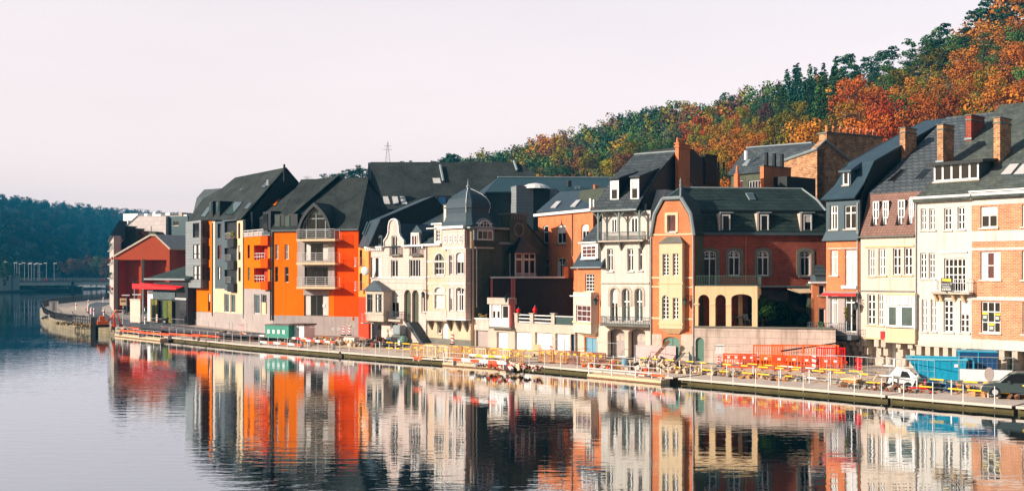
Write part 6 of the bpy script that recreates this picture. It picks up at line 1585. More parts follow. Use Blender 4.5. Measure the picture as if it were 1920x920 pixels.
# restaurant with red awning
F5 = FP((283, 603), (352, 609.5))
b = house('restaurant', 'low dark-roofed restaurant with long red awning beside the orange apartments', 'restaurant', F5)
x = lambda px, d=0: F5.at(px, 560, d)[0]; z = lambda y, px=320, d=0: F5.at(px, y, d)[1]
MB().loft([F5.v(287, 602, 0), F5.v(352, 609, 0), F5.v(352, 527, 0), F5.v(287, 529, 0)], [F5.v(287, 602, 0) + Vector((0, 9, 0)), F5.v(352, 609, 0) + Vector((0, 9, 0)), F5.v(352, 527, 0) + Vector((0, 9, 0)), F5.v(287, 529, 0) + Vector((0, 9, 0))]).build('wall', mat('black_render', (.02, .022, .025)), b)
zt = z(523)
MB().box(x(279), x(356), -.8, 9.2, zt - .15, zt + .1).build('eaves_board', ZINC, b)
MB().loft([(x(281), -.6, zt + .1), (x(362), -.6, zt + .1), (x(362), 9, zt + .1), (x(281), 9, zt + .1)], [(x(325), 4, z(500) + .8), (x(362), 4, z(500) + .8), (x(362), 6, z(500) + .8), (x(325), 6, z(500) + .8)]).build('roof', SLATEG, b)
MB().loft([(x(262), -1.2, z(542)), (x(345), -1.2, z(541)), (x(345), -.01, z(536)), (x(264), -.01, z(531))], [(x(262), -1.2, z(542) - .06), (x(345), -1.2, z(541) - .06), (x(345), -.01, z(536) - .06), (x(264), -.01, z(531) - .06)]).build('awning', RED, b)
MB().loft([(x(262), -1.22, z(542)), (x(345), -1.22, z(542)), (x(345), -1.22, z(538)), (x(262), -1.22, z(532))], [(x(262), -1.18, z(542)), (x(345), -1.18, z(542)), (x(345), -1.18, z(538)), (x(262), -1.18, z(532))]).build('valance', RED, b)
box(x(288), x(330), -.15, -.01, z(562), z(548)).build('glass_canopy', GLASST, b)
for px0, px1, m_ in ((289, 296, 'leaf_screen'), (296.5, 300.5, 'ochre_leaf'), (312, 319, 'leaf_screen'), (320, 328, 'ochre_leaf2')):
    MB().box(x(px0), x(px1), -.5, -.25, .15, z(563)).build('climbing_screen', mat(m_, {'leaf_screen': (.08, .12, .02), 'ochre_leaf': (.26, .15, .02), 'ochre_leaf2': (.13, .12, .02)}[m_], .8, .5, 2.5), b)
box(x(303), x(310), -.12, -.01, .1, z(566)).build('door', GLASSD, b)
box(x(338), x(351), -.12, -.01, .3, z(557)).build('window', GLASSD, b)
box(x(330), x(351), -.16, -.01, z(561), z(557)).build('fascia', STEEL, b)
box(x(265), x(281), 1.0, 5, 0, z(546)).build('white_wing', PAINT, b)
box(x(271), x(275), .9, 1.0, 0, z(562)).build('brown_door', WOODB, b)
# ================================================================ WATER, GROUND, HILLS
def grid_obj(name, m, V, nx, ny):
    mb = MB(); mb.V = [tuple(v) for v in V]
    for j in range(ny - 1):
        for i in range(nx - 1): mb.F.append((j * nx + i, j * nx + i + 1, (j + 1) * nx + i + 1, (j + 1) * nx + i))
    return mb.build(name, m, smooth=True)
m, nt, p = nmat('river_water'); nt.nodes.remove(p)
out = nt.nodes['Material Output']
gl = nt.nodes.new('ShaderNodeBsdfGlossy'); gl.inputs['Roughness'].default_value = 0.0; gl.inputs['Color'].default_value = (.90, .95, 1.0, 1)
df = nt.nodes.new('ShaderNodeBsdfDiffuse'); df.inputs['Color'].default_value = (.004, .012, .012, 1)
fr = nt.nodes.new('ShaderNodeFresnel'); fr.inputs['IOR'].default_value = 1.9
ma = nt.nodes.new('ShaderNodeMath'); ma.operation = 'MULTIPLY_ADD'; ma.inputs[1].default_value = 0.9; ma.inputs[2].default_value = 0.27; ma.use_clamp = True
mxs = nt.nodes.new('ShaderNodeMixShader')
tcn = nt.nodes.new('ShaderNodeTexCoord')
def wav(sc, det, rot):
    mp = nt.nodes.new('ShaderNodeMapping'); mp.inputs['Scale'].default_value = sc; mp.inputs['Rotation'].default_value = (0, 0, rot)
    n = nt.nodes.new('ShaderNodeTexNoise'); n.inputs['Scale'].default_value = 1; n.inputs['Detail'].default_value = det
    nt.links.new(tcn.outputs['Object'], mp.inputs[0]); nt.links.new(mp.outputs[0], n.inputs['Vector']); return n
n1 = wav((.45, 1.5, 1), 3, .12); n2 = wav((2.2, 5.0, 1), 2, -.2); n3 = wav((.02, .05, 1), 2, .3)
bp = nt.nodes.new('ShaderNodeBump'); bp.inputs['Strength'].default_value = 1.0; bp.inputs['Distance'].default_value = 0.0105
m1 = nt.nodes.new('ShaderNodeMath'); m1.operation = 'MULTIPLY_ADD'; m1.inputs[1].default_value = 0.10
nt.links.new(n2.outputs['Fac'], m1.inputs[0]); nt.links.new(n1.outputs['Fac'], m1.inputs[2])
mr = nt.nodes.new('ShaderNodeMapRange'); mr.inputs[1].default_value = .35; mr.inputs[2].default_value = .7; mr.inputs[3].default_value = .55; mr.inputs[4].default_value = 1.25
nt.links.new(n3.outputs['Fac'], mr.inputs[0])
m2 = nt.nodes.new('ShaderNodeMath'); m2.operation = 'MULTIPLY'
nt.links.new(m1.outputs[0], m2.inputs[0]); nt.links.new(mr.outputs[0], m2.inputs[1])
nt.links.new(m2.outputs[0], bp.inputs['Height'])
for q in (gl, df, fr): nt.links.new(bp.outputs[0], q.inputs['Normal'])
nt.links.new(fr.outputs[0], ma.inputs[0]); nt.links.new(ma.outputs[0], mxs.inputs[0]); nt.links.new(df.outputs[0], mxs.inputs[1]); nt.links.new(gl.outputs[0], mxs.inputs[2])
nt.links.new(mxs.outputs[0], out.inputs['Surface'])
WATER = m
struct(MB().add([(-1800, -60, 0), (1800, -60, 0), (1800, 2600, 0), (-1800, 2600, 0)], [(0, 1, 2, 3)]).build('water', WATER))
# bank line (water's edge), right to left
DECK = [(80, 6), (60, 30), (45, 48), (31.3, 65.2), (27.5, 68.8), (21, 75.5), (12.6, 83.8), (.96, 96), (-11.6, 105.5), (-30.6, 122.6), (-41.2, 134), (-53.9, 148)]
BANK = [(-53.9, 148), (-61.1, 155.7), (-68, 163.8), (-75.7, 175.5), (-82.7, 189), (-90.4, 204.8), (-102.7, 232), (-112, 260), (-116.5, 284), (-119, 312), (-130, 360), (-160, 430), (-203, 540), (-235, 640), (-240, 800), (-150, 1100)]
def offs(pts, d):
    out_ = []
    for i, q in enumerate(pts):
        a = Vector(pts[max(0, i - 1)]); c = Vector(pts[min(len(pts) - 1, i + 1)]); t = (c - a).normalized()
        out_.append(Vector(q) + Vector((t.y, -t.x)) * d)   # inland is to the right of the walk
    return out_
def ribbon(name, pts, o0, z0, o1, z1, m, th=None):
    A, B = offs(pts, o0), offs(pts, o1); n = len(pts); mb = MB()
    mb.V = [(q.x, q.y, z0) for q in A] + [(q.x, q.y, z1) for q in B]
    mb.F = [(i, i + 1, i + 1 + n, i + n) for i in range(n - 1)]
    return mb.build(name, m)
SAND = mat('sandy_made_ground', (.55, .40, .28), .95, .22, .5, bump=.6, fine=.25)
GRND = mat('dusty_ground', (.48, .40, .33), .95, .2, .25, bump=.3, fine=.15)
ASPH = mat('asphalt', (.10, .11, .125), .9, .15, .4, fine=.15)
PAVE = brickmat('pavement_slabs', (.42, .36, .32), (.38, .33, .30), (.24, .21, .19), .6, .6, .02, var=.12)
WALLQ = brickmat('mossy_quay_wall', (.30, .24, .16), (.26, .21, .13), (.12, .11, .07), 1.2, .4, .03, var=.35, streak=.5)
inner = offs(DECK, 7.0)[:-1] + offs(BANK, .6)
poly = [Vector((q.x, q.y, 0)) for q in inner] + [Vector((900, 1100, 0)), Vector((900, 6, 0))]
tri = tessellate_polygon([poly]); mb = MB(); mb.V = [(q.x, q.y, STREET) for q in poly]; mb.F = [tuple(t) for t in tri]
struct(mb.build('ground', GRND))
struct(ribbon('quay_slope', DECK, 3.9, .475, 7.1, STREET + .004, SAND))
struct(ribbon('quay_wall', BANK, .02, -.6, .02, STREET + .05, WALLQ))
struct(ribbon('quay_coping', BANK, 0, STREET + .06, .8, STREET + .06, STONEP))
# street, pavements
def gpoly(name, pts, m, z=STREET, up=0.0):
    q = [gp(x, y, z) for x, y in pts]; mb = MB(); zz = z + up
    mb.V = [(v_.x, v_.y, zz) for v_ in q]; mb.F = [tuple(t) for t in tessellate_polygon([[Vector((v_.x, v_.y, 0)) for v_ in q]])]
    return mb.build(name, m)
road = [(674, 632), (600, 628.5), (520, 626), (440, 620.5), (360, 612), (300, 604.5), (235, 598), (205, 592), (190, 583), (192, 575), (214, 567), (180, 566), (165, 571), (160, 580), (168, 592), (190, 603), (240, 612), (330, 622), (440, 630), (560, 634), (674, 640)]
struct(gpoly('road', road, ASPH, up=.004))
struct(gpoly('pavement', [(352, 609.5), (300, 603), (235, 597), (207, 591), (193, 583), (195, 576), (214, 569), (216, 588), (283, 598), (352, 606.5)], PAVE, up=.12))
struct(gpoly('road_line', [(674, 636), (600, 632.3), (520, 629.5), (440, 625.3), (360, 617), (300, 610.5), (300, 610.9), (360, 617.4), (440, 625.7), (520, 630), (600, 632.8), (674, 636.5)], PAINT, up=.008))
struct(ribbon('sandy_strip', DECK[:-2], 7.1, STREET + .006, 9.6, STREET + .006, SAND))
# ridge on the right bank
RX = Vector((31, 83)); RD = Vector((-.67, .742)); RN = Vector((.742, .67))
RID = [(2300, 88), (1990, 87), (1850, 77), (1750, 74), (1650, 71.5), (1540, 70.5), (1480, 68.5), (1400, 67), (1270, 67.5), (1130, 63), (1000, 57.5), (930, 54), (860, 52), (780, 53), (700, 53), (640, 51), (590, 46), (520, 40), (430, 34), (350, 30)]
def ridge_s(px):
    a = (px - 960) / FPX; Z = (270 + RX.dot(RN)) / (a * RN.x + RN.y); return (Vector((a * Z, Z)) - RX).dot(RD)
RS = [(ridge_s(px), h) for px, h in RID]
def Rh(s):
    if s <= RS[0][0]: return RS[0][1]
    for (a, h), (c, k) in zip(RS, RS[1:]):
        if s <= c: return h + (k - h) * (s - a) / (c - a)
    return RS[-1][1]
def hillz(s, n):
    t = max(0, min(1, (n - 32) / 238)); f = t if t < .8 else .8 + .2 * (1 - (1 - (t - .8) / .2) ** 2) if t < 1 else 1
    b_ = math.sin(s * .045 + 1.3) * math.cos(n * .037) * 2.5 * min(1, t * 4) * (1 - t)
    P_ = RX + RD * s + RN * n; g = 1 if P_.y < 60 else max(0, min(1, (960 + P_.x / P_.y * FPX - 480) / 150))
    return STREET - 1.2 - (1 - g) * 4 + (Rh(s) * f + b_ + (0 if n < 270 else -(n - 270) * .02)) * g
V = []; ss_ = [-340 + i * 14 for i in range(73)]; nn_ = [26 + j * 12 for j in range(24)] + [340, 420, 520]
for n_ in nn_:
    for s_ in ss_:
        P_ = RX + RD * s_ + RN * n_; V.append((P_.x, P_.y, hillz(s_, n_)))
HILLM = mat('hillside_undergrowth', (.09, .075, .03), .95, .4, .06)
struct(grid_obj('hillside', HILLM, V, len(ss_), len(nn_)))
# far valley side on the left bank, curving away behind the bridge
FB = [(-300, 380, 40), (-262, 500, 50), (-250, 600, 60), (-285, 760, 75), (-330, 950, 80), (-360, 1150, 88), (-300, 1400, 88), (-150, 1550, 82), (60, 1600, 80), (300, 1600, 78), (700, 1600, 78)]
def far_n(i):
    a = Vector(FB[max(0, i - 1)][:2]); c = Vector(FB[min(len(FB) - 1, i + 1)][:2]); t = (c - a).normalized(); return Vector((-t.y, t.x))
def dense(k=4):
    out_ = []
    for i in range(len(FB) - 1):
        for j in range(k):
            t = j / k; a, c = Vector(FB[i]), Vector(FB[i + 1]); q = a.lerp(c, t); nn = far_n(i).lerp(far_n(i + 1), t).normalized(); out_.append((q, nn))
    return out_
DN = dense(); fo = [0, 8, 30, 60, 100, 140, 180, 230, 320, 500]; ff = [-.02, .015, .17, .40, .68, .88, .97, 1.0, 1.0, 1.0]
V = []
for o_, f_ in zip(fo, ff):
    for q, nn in DN: V.append((q.x + nn.x * o_, q.y + nn.y * o_, q.z * f_))
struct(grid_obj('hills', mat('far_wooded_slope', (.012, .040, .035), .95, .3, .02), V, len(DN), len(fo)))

# ================================================================ TREES
FOL = {}
def foliage(name, col, alt):
    m, nt, p = nmat(name); p.inputs['Roughness'].default_value = .8; p.inputs['Specular IOR Level'].default_value = .15
    tcn = nt.nodes.new('ShaderNodeTexCoord'); n = nt.nodes.new('ShaderNodeTexNoise'); n.inputs['Scale'].default_value = .35; n.inputs['Detail'].default_value = 4
    nt.links.new(tcn.outputs['Object'], n.inputs['Vector'])
    oi = nt.nodes.new('ShaderNodeObjectInfo'); r = nt.nodes.new('ShaderNodeValToRGB')
    r.color_ramp.elements[0].position = .35; r.color_ramp.elements[0].color = (*col, 1); r.color_ramp.elements[1].position = .68; r.color_ramp.elements[1].color = (*alt, 1)
    nt.links.new(n.outputs['Fac'], r.inputs[0])
    hs = nt.nodes.new('ShaderNodeHueSaturation'); mr = nt.nodes.new('ShaderNodeMapRange'); mr.inputs[3].default_value = .7; mr.inputs[4].default_value = 1.35
    nt.links.new(oi.outputs['Random'], mr.inputs[0]); nt.links.new(mr.outputs[0], hs.inputs['Value'])
    mr2 = nt.nodes.new('ShaderNodeMapRange'); mr2.inputs[3].default_value = .485; mr2.inputs[4].default_value = .515
    nt.links.new(oi.outputs['Random'], mr2.inputs[0]); nt.links.new(mr2.outputs[0], hs.inputs['Hue'])
    nt.links.new(r.outputs[0], hs.inputs['Color']); nt.links.new(hs.outputs[0], p.inputs['Base Color'])
    FOL[name] = m; return m
foliage('orange', (.24, .065, .012), (.56, .19, .020)); foliage('red_orange', (.36, .055, .010), (.54, .13, .016)); foliage('golden', (.30, .15, .015), (.42, .22, .02))
foliage('olive', (.16, .14, .015), (.28, .22, .02)); foliage('green', (.045, .11, .03), (.10, .16, .03)); foliage('dark_green', (.016, .055, .026), (.032, .09, .034))
foliage('brown', (.13, .055, .028), (.2, .085, .035)); foliage('grey_green', (.07, .095, .055), (.12, .13, .06)); foliage('maroon', (.075, .03, .025), (.13, .05, .035))
BARK = mat('bark', (.10, .085, .07), .9, .3, 2)
def cards(mb, c, n, rad, size, rng, flat=0.0):
    for _ in range(n):
        d = Vector((rng.gauss(0, 1), rng.gauss(0, 1), rng.gauss(0, 1))).normalized(); rr = rad * (0.55 + .45 * rng.random() ** .5)
        p = c + Vector((d.x * rr, d.y * rr, d.z * rr * (.8 - .45 * flat)))
        nrm = (d + Vector((rng.gauss(0, .6), rng.gauss(0, .6), rng.gauss(0, .6) + .3 + flat))).normalized()
        a = nrm.cross(Vector((rng.gauss(0, 1), rng.gauss(0, 1), rng.gauss(0, 1)))).normalized(); q = nrm.cross(a); s_ = size * rng.uniform(.6, 1.25)
        mb.add([p - a * s_, p + q * s_ * .7, p + a * s_, p - q * s_ * .7], [(0, 1, 2, 3)])
def crown_mesh(kind, seed, dens=1.0, size=1.0):
    rng = random.Random(seed); mb = MB()
    if kind == 'broad':
        H_ = 12
        for k in range(13):
            a = rng.random() * 6.28; zz = rng.uniform(4.0, 10.2); R_ = 3.6 * math.sin(math.pi * (zz - 1.5) / 10.5) * rng.uniform(.55, 1)
            cards(mb, Vector((R_ * math.cos(a), R_ * math.sin(a), zz)), int(170 * dens), rng.uniform(1.0, 1.9), .19 * size, rng)
        cards(mb, Vector((0, 0, 7)), int(200 * dens), 2.8, .23 * size, rng)
    elif kind == 'tall':
        for k in range(12):
            a = rng.random() * 6.28; zz = rng.uniform(3.5, 13.5); R_ = 2.0 * (1 - abs(zz - 7.5) / 9) * rng.uniform(.5, 1.2)
            cards(mb, Vector((R_ * math.cos(a), R_ * math.sin(a), zz)), int(130 * dens), rng.uniform(.8, 1.4), .18 * size, rng)
    elif kind == 'fir':
        z = 2.0
        while z < 14.2:
            R_ = 3.1 * (1 - (z - 2) / 12.6) + .25
            for k in range(max(3, int(7 * R_ / 3 + 2))):
                a = rng.random() * 6.28
                cards(mb, Vector((R_ * .62 * math.cos(a), R_ * .62 * math.sin(a), z + rng.uniform(-.2, .2) - R_ * .12)), int(18 * dens + 1), R_ * .42 + .15, .24 * size, rng, 1.0)
            z += .62
    elif kind == 'pine':
        for k in range(14):
            a = rng.random() * 6.28; zz = rng.uniform(6.5, 13.0); R_ = rng.uniform(.8, 2.9) * (1.15 - (zz - 6) / 10)
            cards(mb, Vector((R_ * math.cos(a), R_ * math.sin(a), zz)), int(110 * dens), rng.uniform(.8, 1.4), .18 * size, rng, .9)
    elif kind == 'bare':
        for k in range(9):
            a = rng.random() * 6.28; zz = rng.uniform(5, 10.5); R_ = rng.uniform(.5, 2.6)
            cards(mb, Vector((R_ * math.cos(a), R_ * math.sin(a), zz)), int(45 * dens), 1.5, .13 * size, rng)
    return mb
def trunk_mesh(kind, seed):
    rng = random.Random(seed); mb = MB(); top = {'broad': 9, 'tall': 12, 'fir': 13.5, 'pine': 12, 'bare': 11}[kind]
    mb.tube([(0, 0, -1.5), (rng.uniform(-.2, .2), rng.uniform(-.2, .2), top * .4), (rng.uniform(-.4, .4), rng.uniform(-.4, .4), top)], .28, 6, .05)
    if kind in ('broad', 'bare', 'tall', 'pine'):
        for k in range(7 if kind != 'bare' else 14):
            a = rng.random() * 6.28; z0 = top * rng.uniform(.25, .75); L_ = rng.uniform(1.6, 3.4)
            mb.tube([(0, 0, z0), (L_ * .5 * math.cos(a), L_ * .5 * math.sin(a), z0 + L_ * .55), (L_ * math.cos(a), L_ * math.sin(a), z0 + L_ * .95)], .11, 5, .03)
    return mb
PROT = {}
def proto(kind, colr, var):
    k = (kind, colr, var)
    if k not in PROT:
        cm = crown_mesh(kind, var * 7 + 3); me = bpy.data.meshes.new('crown'); me.from_pydata(cm.V, [], cm.F); me.materials.append(FOL[colr])
        tk = (kind, var)
        if tk not in PROT:
            tm = trunk_mesh(kind, var * 5 + 1); tme = bpy.data.meshes.new('trunk'); tme.from_pydata(tm.V, [], tm.F); tme.materials.append(BARK); PROT[tk] = tme
        PROT[k] = (me, PROT[tk])
    return PROT[k]
CW = {'orange': 'orange-leaved', 'red_orange': 'bright red-orange', 'golden': 'golden-yellow', 'olive': 'olive-yellow', 'green': 'green', 'dark_green': 'dark green', 'brown': 'rust-brown', 'grey_green': 'grey-green', 'maroon': 'purple-brown'}
KW = {'broad': 'broadleaf tree', 'tall': 'slender tree', 'fir': 'fir', 'pine': 'pine', 'bare': 'half-bare tree'}
def tree(P3, kind, colr, var, sc, rz, label, group):
    me, tme = proto(kind, colr, var)
    t = thing({'fir': 'fir_tree', 'pine': 'pine_tree'}.get(kind, 'broadleaf_tree'), label, 'tree', P3, rz, group); t.scale = (sc, sc, sc * random.uniform(.9, 1.15))
    c = bpy.data.objects.new('crown', me); COL.objects.link(c); c.parent = t
    k = bpy.data.objects.new('trunk', tme); COL.objects.link(k); k.parent = t
    return t
def proj(P3):
    return 960 + P3[0] / P3[1] * FPX, HOR - (P3[2] - CAMZ) / P3[1] * FPX
SKYL = [(555, 330), (700, 302), (860, 285), (1000, 245), (1130, 215), (1270, 190), (1400, 175), (1480, 160), (1540, 130), (1650, 90), (1760, 60), (1830, 20), (1850, 0), (1990, -60)]
def sky_y(px):
    for (a, h), (c, k) in zip(SKYL, SKYL[1:]):
        if px <= c: return h + (k - h) * (px - a) / (c - a)
    return -100
def species(px, py, rng, n):
    near = py - sky_y(px); r = rng.random(); cl = math.sin(px * .037 + py * .05) + math.sin(px * .011 - py * .043 + 2)
    if px > 1760:
        if near < 75: return ('pine', 'dark_green') if r < .55 else ('broad', 'green') if r < .75 else ('broad', 'orange')
        if py > 150: return ('tall', 'olive') if r < .45 else ('broad', 'golden') if r < .6 else ('broad', 'green') if r < .7 else ('broad', 'orange')
        return ('broad', 'orange') if r < .36 else ('pine', 'green') if r < .46 else ('broad', 'brown') if r < .6 else ('broad', 'golden') if r < .7 else ('tall', 'olive') if r < .86 else ('broad', 'green')
    if px > 1570:
        if near < 80: return ('pine', 'dark_green') if r < .6 else ('pine', 'green') if r < .8 else ('broad', 'olive') if r < .92 else ('bare', 'grey_green')
        if 1590 < px < 1690 and py > 185: return ('broad', 'red_orange') if r < .8 else ('broad', 'orange')
        return ('broad', 'orange') if r < .3 else ('tall', 'olive') if r < .62 else ('broad', 'golden') if r < .78 else ('broad', 'green') if r < .9 else ('broad', 'brown')
    if px > 1455:
        if py > 235: return ('broad', 'orange') if r < .4 else ('tall', 'olive') if r < .8 else ('fir', 'dark_green')
        return ('fir', 'dark_green') if r < .62 else ('fir', 'green') if r < .8 else ('tall', 'olive') if r < .95 else ('broad', 'orange')
    if px > 1300:
        if py > 215: return ('broad', 'orange') if r < .34 else ('tall', 'olive') if r < .6 else ('broad', 'red_orange') if r < .7 else ('broad', 'golden') if r < .8 else ('broad', 'green')
        return ('broad', 'brown') if r < .18 else ('broad', 'maroon') if r < .3 else ('broad', 'green') if r < .6 else ('broad', 'dark_green') if r < .75 else ('tall', 'olive') if r < .9 else ('bare', 'maroon')
    if px < 860: return ('pine', 'dark_green') if r < .6 else ('broad', 'grey_green') if r < .8 else ('broad', 'brown')
    if cl > 1.35: return ('broad', 'orange') if r < .3 else ('broad', 'brown') if r < .6 else ('broad', 'golden') if r < .75 else ('broad', 'olive')
    return ('broad', 'green') if r < .34 else ('broad', 'dark_green') if r < .52 else ('broad', 'grey_green') if r < .68 else ('broad', 'brown') if r < .75 else ('broad', 'golden') if r < .80 else ('tall', 'olive') if r < .95 else ('broad', 'maroon')
rng = random.Random(5)
cand = []
s_ = -290
while s_ < 640:
    n_ = 34
    while n_ < 292:
        s2, n2_ = s_ + rng.uniform(-3, 3), n_ + rng.uniform(-3, 3)
        P_ = RX + RD * s2 + RN * n2_
        if P_.y > 60:
            P3 = (P_.x, P_.y, hillz(s2, n2_) - .3); px, py = proj((P3[0], P3[1], P3[2] + 9))
            if 500 < px < 2080 and py < 352:
                cand.append((P_.length, P3, px, py, n2_))
        n_ += 7.0 if n_ < 150 else 7.8
    s_ += 6.8 if s_ < 100 else 7.6
cand.sort(key=lambda c: c[0])
TL = []
LAND = [(880, 'left of the onion dome'), (960, 'over the onion dome'), (1050, 'over the long teal hall'), (1130, 'right of the teal hall'), (1230, 'above the white loggia house'), (1340, 'above the tall orange chimney'), (1450, 'above the long mansard wing'), (1530, 'above the clay pots'), (1620, 'above the slate-fronted house'), (1700, 'above the cream house'), (1800, 'above the white house'), (3000, 'at the right edge')]
vis = [c for c in cand if -40 < c[3] and c[2] < 1975]
oth = [c for c in cand if not (-40 < c[3] and c[2] < 1975)]
def sz(colr, px, rng): return rng.uniform(.72, 1.15) * (1.25 if colr in ('orange', 'red_orange') and px > 1500 else 1.0)
ind = vis[:285]; rest = vis[285:] + oth
for i, (L_, P3, px, py, n_) in enumerate(ind):
    kind, colr = species(px, py, rng, n_); t_ = (py - sky_y(px)) / max(30, (300 - sky_y(px)))
    lvl = 'on the skyline' if t_ < .12 else 'high on the hillside' if t_ < .4 else 'halfway down the hillside' if t_ < .7 else 'low on the hillside'
    where = next(w_ for lim, w_ in LAND if px < lim)
    sc = sz(colr, px, rng); sw = 'small' if sc < .85 else 'tall' if sc > 1.05 else ''
    tt = tree(P3, kind, colr, rng.randrange(3), sc, rng.random() * 6.28, ' '.join(('%s %s %s %s %s' % (sw, CW[colr], KW[kind], lvl, where)).split()), 'trees on the wooded hillside'); TL.append((px, tt))
ORD = 'leftmost second third fourth fifth sixth seventh eighth ninth tenth eleventh twelfth thirteenth fourteenth fifteenth'.split()
bl = {}
for px, tt in sorted(TL, key=lambda c: c[0]): bl.setdefault(tt['label'], []).append(tt)
for lb_, ts in bl.items():
    if len(ts) > 1:
        for k, tt in enumerate(ts): tt['label'] = ORD[min(k, 14)] + ' ' + lb_
# the rest of the wood: one mass
def mass(name, items, mats, label):
    import numpy as np
    VV, MI, nq = [], [], 0
    tm = {}
    for (P3, kind, ci, sc, rz) in items:
        k = (kind, rng.randrange(2))
        if k not in tm:
            cm = crown_mesh(kind, k[1] * 13 + 50, .16, 2.35); tm[k] = np.array(cm.V, dtype=np.float32)
        v_ = tm[k]; c_, s__ = math.cos(rz), math.sin(rz)
        w = np.empty_like(v_); w[:, 0] = (v_[:, 0] * c_ - v_[:, 1] * s__) * sc + P3[0]; w[:, 1] = (v_[:, 0] * s__ + v_[:, 1] * c_) * sc + P3[1]; w[:, 2] = v_[:, 2] * sc + P3[2]
        VV.append(w); MI.append(np.full(len(w) // 4, ci, dtype=np.int32))
    V = np.concatenate(VV); MI = np.concatenate(MI); nf = len(MI)
    me = bpy.data.meshes.new(name); me.vertices.add(len(V)); me.vertices.foreach_set('co', V.ravel())
    me.loops.add(nf * 4); me.loops.foreach_set('vertex_index', np.arange(nf * 4, dtype=np.int32))
    me.polygons.add(nf); me.polygons.foreach_set('loop_start', np.arange(0, nf * 4, 4, dtype=np.int32)); me.polygons.foreach_set('material_index', MI)
    for m_ in mats: me.materials.append(m_)
    me.update(calc_edges=True); me.validate()
    o = bpy.data.objects.new(name, me); COL.objects.link(o); tag(o, label, 'woods', kind='stuff'); return o
CN = ['orange', 'red_orange', 'golden', 'olive', 'green', 'dark_green', 'brown', 'grey_green', 'maroon']
items = []
for (L_, P3, px, py, n_) in rest:
    kind, colr = species(px, py, rng, n_)
    items.append((P3, kind, CN.index(colr), sz(colr, px, rng), rng.random() * 6.28))
mass('woods', items, [FOL[c] for c in CN], 'mixed autumn woods covering the farther hillside')
items = []
FN = ['far_dark', 'far_mid', 'far_rust']
foliage('far_dark', (.004, .028, .034), (.008, .042, .046)); foliage('far_mid', (.010, .045, .045), (.02, .055, .05)); foliage('far_rust', (.05, .045, .03), (.07, .05, .03))  # bluish leaf colours carry part of the distance haze
import bisect
for q, nn in dense(9):
    o_ = 6
    while o_ < 250:
        f_ = None
        for (a, fa), (c, fc) in zip(zip(fo, ff), list(zip(fo, ff))[1:]):
            if a <= o_ <= c: f_ = fa + (fc - fa) * (o_ - a) / (c - a); break
        P3 = (q.x + nn.x * o_ + rng.uniform(-7, 7), q.y + nn.y * o_ + rng.uniform(-7, 7), q.z * f_ - 5.5)
        px, py = proj(P3)
        if -60 < px < 600: items.append((P3, 'broad', rng.choice((0, 0, 0, 1, 1, 2)), rng.uniform(.9, 1.35), rng.random() * 6.28))
        o_ += 9.5
mass('far_woods', items, [FOL[c] for c in FN], 'dark blue wooded slope across the river behind the bridge')
# pines on the skyline over the orange roofs
for i, (px, py, sc) in enumerate(((607, 318, .75), (622, 314, .9), (640, 309, 1.0), (655, 306, 1.0), (664, 304, 1.05), (676, 301, 1.1), (575, 322, .6), (752, 298, .55), (768, 299, .6), (815, 292, .8), (828, 290, .85), (842, 291, .8))):
    Z = 420; P3 = Vector(((px - 960) / FPX * Z, Z, CAMZ + (HOR - py) / FPX * Z - 14 * sc * 1.35))
    tree(P3, 'pine' if px != 575 else 'bare', 'dark_green' if px != 575 else 'maroon', i % 3, sc * 1.35, i, ('dark green pine, %s of the six over the orange flats\' roof' % ('first from the left', 'second from the left', 'third from the left', 'fourth from the left', 'fifth from the left', 'rightmost')[i]) if i < 6 else ('thin bare tree peeping over the orange flats\' roof' if px == 575 else ('dark pine top above the huge dark roof, %s of five' % ('first', 'second', 'third', 'fourth', 'fifth')[i - 7])), 'skyline pines')
V = []; px_ = [540, 600, 660, 700, 760, 800, 860, 900]
for Z, dy in ((360, 60), (400, 22), (430, 8), (520, 30)):
    for a in px_: V.append(((a - 960) / FPX * Z, Z, CAMZ + (HOR - (330 - (0 if a < 600 else 10))) / FPX * 430 - dy))
struct(grid_obj('hill', HILLM, V, len(px_), 4))
# waterside trees by the bridge
for i, (px, Z, top, colr, sc) in enumerate(((128, 640, 481, 'brown', 1.5), (146, 650, 482, 'maroon', 1.45), (168, 655, 480, 'brown', 1.45), (186, 650, 480, 'grey_green', 1.4), (203, 640, 477, 'brown', 1.5))):
    tree(((px - 960) / FPX * Z, Z, 1.5), 'broad', colr, i % 3, sc * 1.1, i * 1.3, '%s bushy riverside tree behind the bridge, %s of five' % (('pinkish brown', 'purple-brown', 'rust', 'greyish', 'dull brown')[i], ('leftmost', 'second', 'third', 'fourth', 'rightmost')[i]), 'riverside trees beyond the bridge')
for i, (px, Z, sc) in enumerate(((5, 500, 1.2), (-12, 480, 1.6), (38, 560, .8), (62, 600, .7))):
    tree(((px - 960) / FPX * Z, Z, 1.0), 'broad', 'dark_green', i % 3, sc, i, ('dark tree behind the little bridge-end house', 'tall dark tree at the left picture edge by the bridge', 'low dark tree at the left bridge end', 'low dark tree under the bridge lamps')[i], 'dark trees at the left bank')
